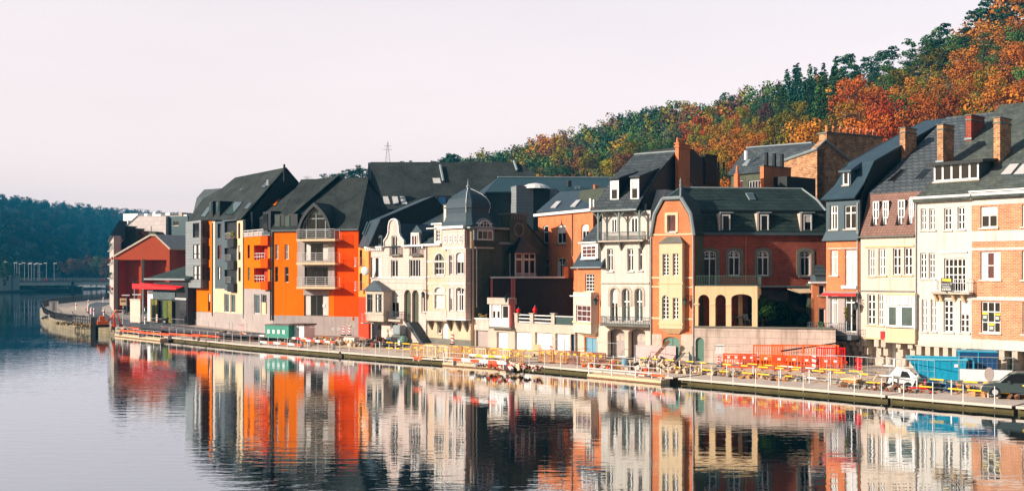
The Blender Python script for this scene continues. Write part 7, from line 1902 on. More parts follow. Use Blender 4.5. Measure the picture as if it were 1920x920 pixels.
# ================================================================ BRIDGE AND FAR BANK
BZ = 545
BR = FZ(-60, BZ - 12, 212, BZ + 8, z=0)
br = thing('bridge', 'flat pale concrete river bridge with railings and one dark pier', 'bridge', BR.A, BR.rot)
bz_ = lambda y: BR.at(120, y)[1]
bx_ = lambda px: BR.at(px, 525)[0]
BCON = mat('bridge_concrete', (.62, .66, .62), .8, .12, .15, streak=.3)
box(bx_(18), bx_(215), 0, 11, bz_(534.5), bz_(528)).build('deck_beam', BCON, br)
box(bx_(-60), bx_(215), -.5, 11.5, bz_(528), bz_(526)).build('deck_edge', DGREY, br)
rb = MB(); x0_, x1_ = bx_(-60), bx_(215)
for k in range(int((x1_ - x0_) / 1.6)): rb.box(x0_ + k * 1.6 - .06, x0_ + k * 1.6 + .06, -.35, -.2, bz_(526), bz_(521))
for y in (521, 522.6, 524.3): rb.box(x0_, x1_, -.36, -.26, bz_(y + .25), bz_(y - .25))
rb.build('parapet_railing', STEEL, br)
MB().box(bx_(128), bx_(153), 1, 10, -1, bz_(537)).box(bx_(134), bx_(139), -.3, 10, -1, bz_(528)).build('pier', BLACKM, br)
MB().box(bx_(20), bx_(55), 1, 10, -1, bz_(534)).build('abutment', mat('dark_stone', (.02, .03, .03), .9), br)
for px in (85.5, 193): MB().box(bx_(px) - .7, bx_(px) + .7, -.6, -.37, bz_(526.5), bz_(523)).box(bx_(px) - .7, bx_(px) + .7, -.62, -.38, bz_(525.2), bz_(524.2)).build('navigation_sign', RED, br)
tg = MB().box(0, 12, 0, 3, -.5, 3.2)
jetty = thing('barge', 'long dark low barge moored under the left half of the bridge', 'barge', ((20 - 960) / FPX * 520, 520, 0), 0)
MB().loft([(0, 0, 0), (24, 0, 0), (25, 0, 1.6), (-.5, 0, 1.6)], [(0, 6, 0), (24, 6, 0), (25, 6, 1.6), (-.5, 6, 1.6)]).build('hull', mat('dark_hull', (.012, .02, .02), .7), jetty)
MB().box(3, 10, 1, 5, 1.61, 2.6).build('cabin', mat('dark_hull', (.012, .02, .02)), jetty)
# lamps on the bridge
for i, (px, top, Z) in enumerate(((6, 489, 520), (13, 491.5, 550), (27, 493, 548), (31.5, 493, 549), (36, 495, 556), (46, 493, 546), (53.5, 495, 556), (59, 493.5, 548), (64, 495.5, 556), (71.5, 494, 550), (74.5, 495, 556), (87, 493.5, 548), (101.5, 494, 552))):
    P_ = ((px - 960) / FPX * Z, Z, CAMZ - (527 - HOR) / FPX * Z)
    h = (527 - top) / FPX * Z
    t = thing('street_lamp', 'tall single-armed bridge lamp, number %s counting from the left picture edge' % ('one two three four five six seven eight nine ten eleven twelve thirteen'.split()[i]), 'street lamp', P_, 0, 'lamps along the bridge')
    MB().tube([(0, 0, 0), (0, 0, h)], .13, 6, .09).build('pole', STEEL, t)
    MB().box(-1.3 if i % 2 else -.3, .3 if i % 2 else 1.3, -.15, .15, h, h + .3).build('lamp_head', PAINT, t)
# little house at the bridge end
F = FZ(-4, 505, 22, 512, z=0)
b = thing('bridge_end_house', 'small white gabled house with row of dark windows at the left bridge end', 'house', F.A, F.rot)
wl = [F.v(x, y, 0) for x, y in ((-14, 545), (21, 545), (21, 513), (12, 504), (-2, 505), (-14, 515))]
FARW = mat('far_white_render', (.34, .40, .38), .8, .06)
MB().loft(wl, [p + Vector((0, 10, 0)) for p in wl]).build('wall', FARW, b)
MB().slab([F.v(12, 503, -.8), F.v(36, 514.5, -.8), F.v(36, 514.5, 12), F.v(12, 503, 12)], .4).slab([F.v(12, 503, -.8), F.v(-3, 504, -.8), F.v(-3, 504, 12), F.v(12, 503, 12)], .4).build('roof', BLACKM, b)
box(F.v(21, 520, 3).x + .1, F.v(34, 520, 3).x, 2, 9, -.2, F.v(30, 515, 3).z).build('side_wing', FARW, b)
for k, px in enumerate((-3.5, 1, 5.5, 9.5, 13.5, 17.5)):
    q = F.v(px, 513.5, -.05); MB().box(q.x - .35, q.x + .35, -.08, .0, q.z - .6, q.z + .6).build('window', GLASSD, b)
for x0_, x1_, y0, y1 in ((6, 11, 524, 534), (12, 16, 517, 526)):
    q, q2 = F.v(x0_, y1, -.05), F.v(x1_, y0, -.05); box(q.x, q2.x, -.1, 0, q.z, q2.z).build('door', GLASSD, b)
lb = MB(); lb.V = [(-420, 440, .9), (-234, 470, .9), (-229, 560, .9), (-240, 640, .9), (-600, 640, .9), (-420, 440, -.5), (-234, 470, -.5), (-229, 560, -.5), (-240, 640, -.5)]
lb.F = [(0, 1, 2, 3, 4), (0, 5, 6, 1), (1, 6, 7, 2), (2, 7, 8, 3)]; struct(lb.build('left_bank', mat('dark_bank', (.03, .04, .035), .9)))
# moored white boats beyond the bridge
for i, (px, w_) in enumerate(((150, 9), (158, 12), (166, 8), (176, 9), (186, 7), (194, 9))):
    Z = 615; t = thing('motor_boat', 'small white cabin boat beyond the bridge, %s of six moored' % ('leftmost', 'second', 'third', 'fourth', 'fifth', 'rightmost')[i], 'boat', ((px - 960) / FPX * Z, Z, 5.0), .2, 'boats beyond the bridge')
    t.location.z = 0
    MB().loft([(-w_ / 2 * .28, -1, 5.2), (w_ / 2 * .25, -1, 5.2), (w_ / 2 * .3, -1, 6.2), (-w_ / 2 * .36, -1, 6.3)], [(-w_ / 2 * .28, 1, 5.2), (w_ / 2 * .25, 1, 5.2), (w_ / 2 * .3, 1, 6.2), (-w_ / 2 * .36, 1, 6.3)]).build('hull', PAINT, t)
    MB().box(-w_ * .08, w_ * .1, -.7, .7, 6.2, 7.2).build('cabin', PAINT, t); t.location.z = -4.6

# ================================================================ QUAY DECK, WORKS
from mathutils import kdtree
DK3 = [Vector((x, y, 0)) for x, y in DECK]
def dist_deck(x, y):
    p = Vector((x, y, 0)); best = 1e9
    for a, c in zip(DK3, DK3[1:]):
        t = max(0, min(1, (p - a).dot(c - a) / (c - a).length_squared)); best = min(best, (p - a.lerp(c, t)).length)
    return best
def gz_(x, y):
    d = dist_deck(x, y)
    if x < -56: return STREET
    return .47 if d < 3.9 else .47 + (STREET - .47) * min(1, (d - 3.9) / 3.2)
def G(px, py):
    z = STREET
    for _ in range(6): q = gp(px, py, z); z = .5 * z + .5 * gz_(q.x, q.y)
    q = gp(px, py, z); q.z = gz_(q.x, q.y); return q
QA = math.atan2(-.68, .73)       # direction of the quay, left to right
def deck_pt(px):
    """point of the deck's outer edge seen at picture x"""
    a = (px - 960) / FPX
    for p, q in zip(DK3, DK3[1:]):
        for_ = lambda v: v.x - a * v.y
        if for_(p) * for_(q) <= 0:
            t = for_(p) / (for_(p) - for_(q)); r = p.lerp(q, t); return r, (p - q).normalized()
    return DK3[-1], (DK3[-2] - DK3[-1]).normalized()
names_ = ['nearest', 'second', 'third', 'fourth', 'fifth', 'farthest']
segs = [(2150, 1905), (1897, 1665), (1660, 1272), (1262, 975), (968, 640), (636, 308)]
for i, (pa, pb) in enumerate(segs):
    A, _ = deck_pt(min(pa, 2100)); B, _ = deck_pt(pb)
    pts = [A] + [v for v in DK3 if (v - A).dot(B - A) > 0 and (v - B).dot(A - B) > 0] + [B]
    t = thing('quay_pontoon', 'long pale walkway pontoon along the water, %s' % ('running out of the picture at the right edge', 'in front of the blue skip', 'in front of the orange barriers and terrace wall', 'below the white loggia house', 'below the pale stone houses', 'below the orange apartments')[i], 'pontoon', (0, 0, 0), 0, 'walkway pontoons along the quay')
    O0 = [Vector(q) for q in pts]
    def off_(d): return [Vector((q.x, q.y)) for q in offs([(p.x, p.y) for p in pts], d)]
    a0, a1, a2 = off_(0), off_(3.9), off_(.35); n = len(pts)
    def tb(lo, hi, z0l, z0h, zl, zh):
        mb = MB(); mb.V = [(q.x, q.y, z0l) for q in lo] + [(q.x, q.y, z0h) for q in hi] + [(q.x, q.y, zl) for q in lo] + [(q.x, q.y, zh) for q in hi]
        for k in range(n - 1): mb.F += [(k, k + 1, k + 1 + n, k + n), (k + 2 * n, k + 1 + 2 * n, k + 1 + 3 * n, k + 3 * n), (k, k + 1, k + 1 + 2 * n, k + 2 * n), (k + n, k + 1 + n, k + 1 + 3 * n, k + 3 * n)]
        for k in (0, n - 1): mb.F.append((k, k + n, k + 3 * n, k + 2 * n))
        return mb
    tb(a0, a1, .40, .40, .47, .47).build('deck', CONCL, t)
    tb(a2, off_(3.8), -.3, -.3, .395, .395).build('hull', OLIVE, t)
    e = MB(); 
    tb(off_(-.03), off_(.12), .33, .33, .49, .49).build('edge_kerb', CONCL, t)
struct(ribbon('quay_foot', DECK, 3.88, -.6, 3.9, .47, WALLQ))
# cream work barges lying outside the deck
for i, (pa, pb) in enumerate(((1258, 1120), (964, 846), (318, 222))):
    A, tA = deck_pt(pa); B, _ = deck_pt(pb); u = (A - B).normalized(); nrm = Vector((u.y, -u.x, 0)) * 1.0
    if nrm.y > 0: nrm = -nrm
    L_ = (A - B).length; o = B + nrm * .15
    t = thing('work_barge', ('cream flat work barge moored below the small brick house and loggia house', 'cream and pink flat work barge moored below the white box bay', 'low cream barge at the far left end of the walkway')[i], 'barge', o, math.atan2(u.y, u.x), 'work barges')
    MB().loft([(0, 0, -.3), (L_, 0, -.3), (L_, 0, .36), (0, 0, .36)], [(0, -1.1, -.3), (L_, -1.1, -.3), (L_, -1.1, .30), (0, -1.1, .30)]).build('hull', CREAM, t)
    MB().box(0, L_, -1.14, -1.10, .02, .10).build('rubbing_strake', WOODB, t)
    railing(MB(), [(0.1, -1.0), (L_ - .1, -1.0)], .32, .9, 1.9, rails=(.5,), r=.035, top=.02).build('railing', PAINT, t)
# white posts along the deck edge: one railing thing per pontoon
for i, (pa, pb) in enumerate(segs):
    A, _ = deck_pt(min(pa, 1990)); B, _ = deck_pt(pb); u = (A - B).normalized(); L_ = (A - B).length
    t = thing('edge_railing', 'row of slim white posts with thin wire on the pontoon %s' % ('at the right picture edge', 'before the blue skip', 'before the orange barriers', 'below the loggia house', 'below the pale stone houses', 'below the orange apartments')[i], 'railing', (B.x, B.y, .47), math.atan2(u.y, u.x), 'post railings along the water')
    k = 1.0; wv = MB()
    sag = [(0, 0)]
    while k < L_:
        q = B + u * k
        # keep posts on the bent edge
        px = 960 + q.x / q.y * FPX; r_, _ = deck_pt(px); loc = (r_ - B); lx, ly = loc.dot(u), loc.dot(Vector((-u.y, u.x, 0))) + .18
        o = MB().box(lx - .02, lx + .02, ly - .02, ly + .02, -.25, 1.12).box(lx - .07, lx + .07, ly - .07, ly + .07, 0, .03)
        o.build('post', PAINT, t); sag.append((lx, ly)); k += 1.95
    for z in (.55, 1.08):
        for p, q in zip(sag[1:], sag[2:]): wv.tube([(p[0], p[1], z), (q[0], q[1], z)], .009, 4)
    wv.build('wire', STEEL, t)
# guard rails with yellow sleeves behind the walkway
def rail_line(pxs, off, label, h=(.40, .95), cols=(YEL, YEL), dens=.55, seed=1):
    rr = random.Random(seed)
    P = []
    for px in pxs:
        r_, t_ = deck_pt(px); nn = Vector((-t_.y, t_.x, 0)); 
        if nn.y < 0: nn = -nn
        P.append(r_ + nn * (off + 1.0))
    A, B = P[0], P[-1]; zb = gz_(A.x, A.y)
    u = (B - A).normalized(); t = thing('guard_rail', label, 'guard rail', (A.x, A.y, zb), math.atan2(u.y, u.x), 'guard rails with coloured sleeves')
    w = Vector((-u.y, u.x, 0)); loc = [((p - A).dot(u), (p - A).dot(w)) for p in P]
    pm = MB(); bar = MB()
    for (x0_, y0), (x1_, y1) in zip(loc, loc[1:]):
        for z in h: bar.tube([(x0_, y0, z), (x1_, y1, z)], .035, 5)
    L_ = loc[-1][0]; 
    def yat(x):
        for (x0_, y0), (x1_, y1) in zip(loc, loc[1:]):
            if x <= x1_: return y0 + (y1 - y0) * (x - x0_) / (x1_ - x0_)
        return loc[-1][1]
    x_ = .2
    while x_ < L_: box(x_ - .04, x_ + .04, yat(x_) - .04, yat(x_) + .04, 0, h[1] + .05).build('rail_post', STEEL, t); x_ += 2.4
    bar.build('rail', DGREY, t)
    for k, z in enumerate(h):
        x_ = rr.uniform(0, 1.5)
        while x_ < L_ - 1:
            ln = rr.uniform(.6, 1.15)
            MB().tube([(x_, yat(x_), z), (x_ + ln, yat(x_ + ln), z)], .055, 8).build('sleeve', cols[k] if rr.random() < .85 else PAINT, t)
            x_ += ln + rr.uniform(.3, 1.5) / dens * .6
    return t
rail_line([1262, 1340, 1420, 1500], 2.6, 'yellow-sleeved guard rail in front of the orange barriers, left run', seed=1)
rail_line([1506, 1560, 1610, 1660], 2.6, 'yellow-sleeved guard rail left of the white covered machine', seed=2)
rail_line([1668, 1760, 1850, 1985], 2.6, 'yellow-sleeved guard rail in front of the blue skip and dark car', seed=3)
rail_line([1260, 1350, 1480, 1560], 5.4, 'rear yellow-sleeved guard rail at the foot of the orange barriers', h=(.35, .36), seed=4)
rail_line([980, 1060, 1150, 1255], 2.9, 'yellow-sleeved guard rail below the small brick house', seed=5)
rail_line([660, 760, 850], 2.6, 'yellow and white guard rail below the Dutch gable house', seed=6, dens=.9)
rail_line([860, 970], 2.6, 'yellow-sleeved guard rail below the box bay', seed=7, dens=1.1)

# temporary barriers -------------------------------------------------------
def slat_panel(name, label, loc, rz, L_, h, m, nsl, group, refl=None, board=False, tilt=0, first=None):
    t = thing(name, label, 'barrier', loc, rz, group)
    if tilt: t.rotation_euler = (tilt, 0, rz)
    fr = MB().box(0, L_, -.025, .025, h - .1, h).box(0, L_, -.025, .025, .1, .18).box(0, .06, -.03, .03, 0, h).box(L_ - .06, L_, -.03, .03, 0, h)
    for k in range(nsl):
        x_ = L_ * (k + .5) / nsl; fr.box(x_ - .032, x_ + .032, -.02, .02, .18, h - .1)
    if board: fr.box(.05, L_ - .05, -.022, .022, h * .62, h * .86)
    fr.build('panel', m, t)
    MB().box(.15, .25, -.3, .3, 0, .06).box(L_ - .25, L_ - .15, -.3, .3, 0, .06).build('foot', BLACKM, t)
    if refl:
        for k in range(2): box(L_ * (.22 + .4 * k), L_ * (.36 + .4 * k), -.035, -.024, h * .68, h * .82).build('reflector', refl, t)
    return t
u_q = QA
ordn = ['leftmost', 'second', 'third', 'fourth', 'fifth', 'sixth', 'seventh', 'eighth', 'ninth', 'tenth', 'eleventh', 'twelfth']
for i in range(9):
    px = 771 + i * 22.5; q = G(px, 668 + (px - 771) * .068)
    slat_panel('wooden_barrier', 'orange-brown slatted barrier, %s of nine below the dome house and garages' % ordn[i], q, u_q + random.uniform(-.06, .06), 2.0, 1.25, (WOODO, CREAM, CREAM, WOODO, WOODO, CREAM, WOODO, CREAM, WOODO)[i], 9, 'slatted barriers', YEL if i % 2 == 0 else None)
for i in range(5):
    px = 1010 + i * 24; q = G(px, 678 + (px - 1010) * .07)
    slat_panel('wooden_barrier', 'dark orange slatted barrier, %s of five below the small brick house' % ordn[i], q, u_q, 1.8, 1.2, (WOODO, WOODO, RUST, WOODO, RUST)[i], 10, 'dark slatted barriers', YEL)
for i, (px, py, wd) in enumerate(((1356, 690, 1.5), (1386, 691, 1.4), (1424, 693, 1.7), (1448, 694.5, 1.8), (1476, 695.5, 1.8), (1500, 697, 1.7), (1536, 699, 1.7))):
    q = G(px, py)
    slat_panel('plastic_barrier', 'orange plastic pedestrian barrier, %s of the front row under the terrace wall' % ordn[i], q, -.25 + random.uniform(-.1, .1), wd, 1.25, (REDOR, REDOR, ORPL, REDOR, ORPL, REDOR, REDOR)[i], 8, 'orange plastic barriers', PAINT, board=True)
for i, (px, py, wd, zz) in enumerate(((1412, 687, 2.4, .65), (1446, 688, 2.6, .7), (1504, 690, 2.8, .75), (1530, 692, 2.2, .6))):
    q = G(px, py); q.z += zz
    slat_panel('plastic_barrier', 'orange plastic barrier stacked behind the front row, %s of four' % ordn[i], q, -.2, wd, 1.15, (ORPL, ORPL, ORPL, RED)[i], 14, 'stacked orange barriers', None, board=False, tilt=.08)
st_ = G(1405, 690)
t = thing('barrier_stack', 'low pile of laid-down orange barriers carrying the standing ones', 'barriers', st_, -.2)
for k in range(4): MB().box(.1 * k, 7.4 + .1 * k, .6, 1.6, .16 * k, .16 * k + .13).build('panel', (ORPL, REDOR)[k % 2], t)
q = G(1536, 672); q.z += .0
t = thing('steel_beam', 'thin dark beam lying slanted across the orange barriers', 'beam', G(1466, 690) + Vector((0, .3, 1.35)), -.22); MB().tube([(0, 0, 0), (4.6, 0, .75)], .06, 4).build('beam', BLACKM, t)
for i, (px, py, h, lab) in enumerate(((1526, 697, 1.15, 'red and white striped marker board in front of the orange barriers'), (1349, 687, .7, 'small striped marker on the foot of the white notice under the terrace wall'), (1034, 668, .9, 'striped red marker leaning before the white garage doors'), (294, 605.5, 1.2, 'striped marker board beside the big beige hoarding'), (655, 641, 1.0, 'right of two striped marker posts on the concrete block'), (644, 641, .9, 'left of two striped marker posts on the concrete block'), (164, 585, 1.1, 'striped marker board on the river bend road, leftmost'), (170, 591, 1.1, 'striped marker board on the river bend road, nearest'), (848, 646, 1.1, 'red and white striped pole leaning on the dome house'))):
    q = G(px, py); t = thing('marker_board', lab, 'marker', q, -.3, 'striped marker boards')
    if i in (4, 5): t.location.z += .75
    box(-.14, .14, -.03, .03, .15, .15 + h).build('board', PAINT, t)
    for k in range(3): MB().sheet([(-.14, .3 + k * h / 3), (.14, .2 + k * h / 3 + .0), (.14, .34 + k * h / 3), (-.14, .44 + k * h / 3)], [], -.045, -.031).build('stripe', RED, t)
    box(-.22, .22, -.16, .16, 0, .14).build('foot', BLACKM, t)
# white notice at the terrace wall
q = G(1343, 690); t = thing('notice_board', 'white notice on a stand inside the grey fence frame by the terrace wall', 'sign', q, -.2)
box(-.05, .65, -.03, .03, 1.2, 2.0).build('board', PAINT, t); MB().box(.26, .34, -.02, .02, 0, 1.2).build('pole', STEEL, t)
# red figure-of-eight sign
q = G(1610, 716); t = thing('stop_sign', 'red lollipop sign of two discs seen from behind on a white post', 'sign', q, -.3)
MB().tube([(0, 0, 0), (0, 0, 1.85)], .05, 6).build('pole', PAINT, t)
for z in (1.55, 1.15): MB().lathe([(.0, -.02), (.26, -.02), (.26, .02), (0, .02)], 0, 0, 14).build('disc', RED, t)
for k, c in enumerate([c for c in t.children if c.name.startswith('disc')]): c.rotation_euler = (R(90), 0, 0); c.location = (0, -.08, (1.6, 1.13)[k])
# temporary mesh fences
def fence_panel(px, py, L_, h, label, rz=QA, cloth=None, wires=True):
    q = G(px, py); t = thing('fence_panel', label, 'fence', q, rz, 'temporary fence panels')
    MB().tube([(0, 0, 0), (0, 0, h), (L_, 0, h), (L_, 0, 0)], .028, 6).tube([(0, 0, .15), (L_, 0, .15)], .025, 6).build('frame', STEEL, t)
    if wires:
        w = MB()
        for k in range(1, int(L_ / .3)): w.box(k * .3 - .003, k * .3 + .003, -.003, .003, .15, h)
        for k in range(1, int(h / .4)): w.box(0, L_, -.003, .003, k * .4, k * .4 + .006)
        w.build('wire_mesh', STEEL, t)
    if cloth: box(.05, L_ - .05, -.045, -.03, cloth[0], cloth[1]).build('banner', cloth[2], t)
    MB().box(-.1, .1, -.3, .3, 0, .12).box(L_ - .1, L_ + .1, -.3, .3, 0, .12).build('foot', CONC, t)
    return t
fp = fence_panel(1798, 722, 3.4, 2.0, 'fence panel with white banner and grey oval', rz=-.35, cloth=(.35, 1.15, PAINT))
n = 18; o = MB().sheet([(1.9 + .30 * math.cos(2 * math.pi * k / n), .85 + .48 * math.sin(2 * math.pi * k / n)) for k in range(n)], [], -.07, -.05).build('banner_oval', GREYR, fp)
fence_panel(1338, 691, 2.2, 1.9, 'small grey fence panel against the terrace wall around the white notice', rz=-.2)
for i, (px, py, L_) in enumerate(((1495, 712, 3.2), (1550, 714, 3.2), (1609, 719, 3.2), (1668, 722, 3.2), (1190, 690, 3.2), (1120, 682, 3.0), (1010, 672, 3.2), (240, 618, 3.2), (282, 622, 3.2), (322, 624, 3.2), (366, 628, 3.2), (404, 631, 3.2), (436, 634, 3.2), (500, 638, 3.2), (560, 643, 3.2))):
    fence_panel(px, py, L_, 1.95, 'bare mesh fence panel on the works strip, %s' % ('in front of the orange barriers', 'right of the orange barriers', 'at the red lollipop sign', 'behind the white covered machine', 'before the pink hoarding', 'before the loggia house garages', 'before the white garage doors', 'left of the beige hoarding', 'at the beige hoarding', 'before the restaurant', 'before the grey base of the flats, leftmost', 'before the grey base of the flats, second', 'under the balcony with washing', 'before the green container', 'before the white cabin')[i])
# pink hoarding and beams, rubble
q = G(1192, 684); t = thing('hoarding', 'pale pink board fence before the loggia house garage', 'hoarding', q, -.45)
box(0, 3.6, 0, .05, .1, 1.75).build('board', mat('pale_pink_board', (.78, .52, .50), .7, .1), t); MB().box(.2, .3, .05, .6, 0, 1.7).box(3.2, 3.3, .05, .6, 0, 1.7).build('prop', WOODB, t)
q = G(1222, 690); t = thing('timber_beam', 'thick brown timber beam jutting up out of the rubble by the pink board', 'beam', q, -.5); MB().box(0, 2.2, -.13, .13, -.13, .13).build('beam', WOODB, t); t.rotation_euler = (0, -.85, -.3); t.location.z += .7
q = G(1262, 690); t = thing('timber_beam', 'thinner grey beam propped up in front of the green garage door', 'beam', q, -.5); MB().box(0, 1.4, -.08, .08, -.08, .08).build('beam', STONED, t); t.rotation_euler = (0, -.8, -.4); t.location.z += .3
q = G(1238, 688); t = thing('timber_beam', 'long dark plank sliding down from the rubble heap to the right', 'beam', q, -.5); MB().box(0, 2.2, -.09, .09, -.06, .06).build('beam', BLACKM, t); t.rotation_euler = (0, .35, -.5); t.location.z += .9
def heap(name, label, px, py, w_, d_, h, n, ms, size, seed):
    rg = random.Random(seed); q = G(px, py); me = {}
    for i in range(n):
        mi = rg.randrange(len(ms)); mb = me.setdefault(mi, MB())
        r_ = rg.random() ** .6; a = rg.random() * 6.28; x_, y_ = r_ * w_ / 2 * math.cos(a), r_ * d_ / 2 * math.sin(a); z_ = h * (1 - r_) * rg.random()
        s_ = size * rg.uniform(.4, 1.3); E = Euler((rg.random() * 3, rg.random() * 3, rg.random() * 3)).to_matrix()
        dims = Vector((s_ * rg.uniform(.6, 2.2), s_ * rg.uniform(.5, 1), s_ * rg.uniform(.3, .8)))
        vs = [E @ Vector((dims.x * a_, dims.y * b_, dims.z * c_)) + Vector((x_, y_, z_ + s_ * .3)) for a_ in (-1, 1) for b_ in (-1, 1) for c_ in (-1, 1)]
        mb.add(vs, [(0, 1, 3, 2), (4, 6, 7, 5), (0, 4, 5, 1), (2, 3, 7, 6), (0, 2, 6, 4), (1, 5, 7, 3)])
    o = None; allm = MB()
    meo = bpy.data.meshes.new(name); V = []; F_ = []; MI = []
    for k, mb in me.items():
        o0 = len(V); V += mb.V; F_ += [tuple(i + o0 for i in f) for f in mb.F]; MI += [k] * len(mb.F)
    meo.from_pydata(V, [], F_)
    for m_ in ms: meo.materials.append(m_)
    meo.polygons.foreach_set('material_index', MI)
    o = bpy.data.objects.new(name, meo); COL.objects.link(o); o.location = q; o.rotation_euler = (0, 0, QA); return tag(o, label, 'rubble', kind='stuff')
RUB = [STONEP, CONCL, WOODB, STONED, CREAM]
heap('rubble', 'broken stone and timber rubble below the pink board', 1228, 690, 6.5, 3, 1.0, 260, RUB, .16, 1)
heap('rubble', 'scattered planks and stones before the green garage door', 1300, 696, 9, 3, .25, 160, [WOODO, STONEP, WOODB, CREAM], .14, 2)
heap('rubble', 'loose planks on the sand before the orange barriers', 1410, 706, 10, 2.5, .12, 120, [WOODO, STONEP, WOODB, STONED], .13, 3)
heap('rubble', 'dark rubbish and timber before the white covered machine', 1660, 730, 7, 2, .3, 120, [RUST, STONED, WOODB, STONEP], .14, 4)
heap('rubble', 'pipes, sacks and timber before the blue trolley', 1770, 728, 5, 2, .35, 90, [BLACKM, STONED, BLUEM, WOODO], .15, 5)
heap('rubble', 'broken timber and pallets before the dark car', 1880, 742, 5, 1.6, .3, 80, [WOODO, STONEP, WOODB], .16, 6)
heap('rubble', 'dark heap of earth and plants below the Dutch gable house', 716, 646, 7, 2.5, .8, 160, [BLACKM, RUST, STONED, WOODB], .2, 7)
heap('rubble', 'mixed site debris below the white shop window of the flats', 610, 642, 16, 3, .5, 260, [STONEP, WOODO, CREAM, PAINT, STONED], .18, 8)
heap('rubble', 'mixed coloured site debris before the flats', 440, 632, 26, 3, .4, 280, [STONEP, WOODO, CREAM, REDOR, STONED, OLIVE], .2, 9)
heap('rubble', 'orange and brown debris on the quay corner before the restaurant', 300, 622, 26, 3, .4, 240, [REDOR, WOODO, CREAM, OLIVE, STONEP], .2, 10)
heap('rubble', 'debris on the walkway below the garages', 950, 684, 9, 1.6, .35, 130, [RUST, CREAM, REDOR, PAINT, WOODB], .14, 11)
heap('rubble', 'timber litter around the barrel and cone', 1150, 690, 7, 2, .4, 120, [WOODO, STONEP, REDOR, WOODB], .15, 12)
heap('rubble', 'grey stones and tarpaulins on the river bend', 118, 594, 9, 7, .35, 70, [STONED, ZINC, STONEP, GREYR], .25, 13)
heap('rubble', 'rough turf and stones along the curved quay edge', 140, 608, 12, 1.5, .15, 70, [OLIVE, STONED, CREAM, WOODO], .14, 14)
# red and white planks
def plank(px, py, L_, label, ncol, cols, h=.9, rz=QA, grp='striped barrier planks'):
    q = G(px, py); t = thing('striped_plank', label, 'barrier', q, rz, grp)
    for k in range(ncol): box(L_ * k / ncol, L_ * (k + 1) / ncol, -.03, .03, h - .22, h).build('plank_section', cols[k % len(cols)], t)
    MB().box(.1, .18, -.2, .2, 0, h - .2).box(L_ - .2, L_ - .12, -.2, .2, 0, h - .2).build('trestle', STEEL, t); return t
plank(487, 641, 6.5, 'red and white plank barrier before the green container, upper left', 7, [PAINT, RED])
plank(535, 645, 5, 'red and white plank barrier before the white cabin', 5, [RED, PAINT])
plank(488, 645, 8, 'low red and white plank under the green container', 6, [PAINT, REDOR], h=.4)
plank(565, 650, 6, 'red and white plank barrier right of the white cabin', 7, [REDOR, PAINT])
plank(850, 684, 6, 'red and white plank on the walkway above the second work barge', 6, [REDOR, PAINT], h=.6)
plank(880, 676, 5, 'white and yellow plank barrier before the garage terrace', 6, [PAINT, YEL], h=.7)
for i, (px, py, L_) in enumerate(((1190, 703, 1.2), (1222, 707, 1.2), (776, 676, 1.0), (225, 628, 6), (262, 632, 7), (318, 634, 7), (362, 636, 6), (228, 621, 5))):
    plank(px, py, L_, 'red-orange plank %s' % ('on the edge below the pink board', 'on the edge below the leaning beam', 'on the edge below the Dutch gable house', 'at the left start of the walkway', 'before the beige hoarding', 'before the restaurant terrace', 'before the left end of the flats', 'behind the first walkway planks')[i], 3 if L_ < 2 else 5, [REDOR, REDOR, ORPL], h=.35 if L_ < 2 else .7)
# barrel, cones
q = G(1172, 692); t = thing('barrel', 'blue plastic barrel standing behind the yellow rail', 'barrel', q); MB().lathe([(.26, 0), (.29, .1), (.29, .25), (.3, .3), (.29, .35), (.29, .85), (.25, .92)], 0, 0, 16).build('drum', BLUED, t, smooth=False); MB().lathe([(.24, .92), (.24, .95), (.02, .96)], 0, 0, 14).build('lid', BLUEM, t)
for i, (px, py, lab) in enumerate(((1156, 690, 'red traffic cone left of the blue barrel'), (1735, 728, 'red traffic cone left of the blue trolley'), (1885, 700, 'small orange cone on a post above the dark car'))):
    q = G(px, py); t = thing('traffic_cone', lab, 'cone', q); MB().lathe([(.15, .03), (.03, .6), (.01, .62)], 0, 0, 12).build('cone', RED, t); box(-.2, .2, -.2, .2, 0, .035).build('base', REDOR, t)
# blue skip
q = G(1704, 717); t = thing('skip', 'large open bright-blue skip container before the cream and white houses', 'skip', q, QA + .42)
L_ = 3.7
sk = MB()
bot, tp_ = [(.9, 0, .25), (L_, 0, .25), (L_, 2.1, .25), (.9, 2.1, .25)], [(-.1, -.1, 1.75), (L_ + .1, -.1, 1.75), (L_ + .1, 2.2, 1.75), (-.1, 2.2, 1.75)]
sk.V = bot + tp_ + [(.25, .15, 1.75), (L_ - .05, .15, 1.75), (L_ - .05, 1.95, 1.75), (.25, 1.95, 1.75), (1.0, .15, .5), (L_ - .1, .15, .5), (L_ - .1, 1.95, .5), (1.0, 1.95, .5)]
sk.F = [(0, 1, 5, 4), (1, 2, 6, 5), (2, 3, 7, 6), (3, 0, 4, 7), (0, 3, 2, 1), (4, 5, 9, 8), (5, 6, 10, 9), (6, 7, 11, 10), (7, 4, 8, 11), (8, 9, 13, 12), (9, 10, 14, 13), (10, 11, 15, 14), (11, 8, 12, 15), (12, 13, 14, 15)]
sk.build('skip_body', SKIPB, t)
MB().box(-.16, L_ + .16, -.18, -.08, 1.66, 1.8).box(-.16, L_ + .16, 2.18, 2.28, 1.66, 1.8).box(L_ + .08, L_ + .2, -.1, 2.2, 1.66, 1.8).build('rim', mat('light_blue_rim', (.12, .5, .66), .5), t)
rb_ = MB()
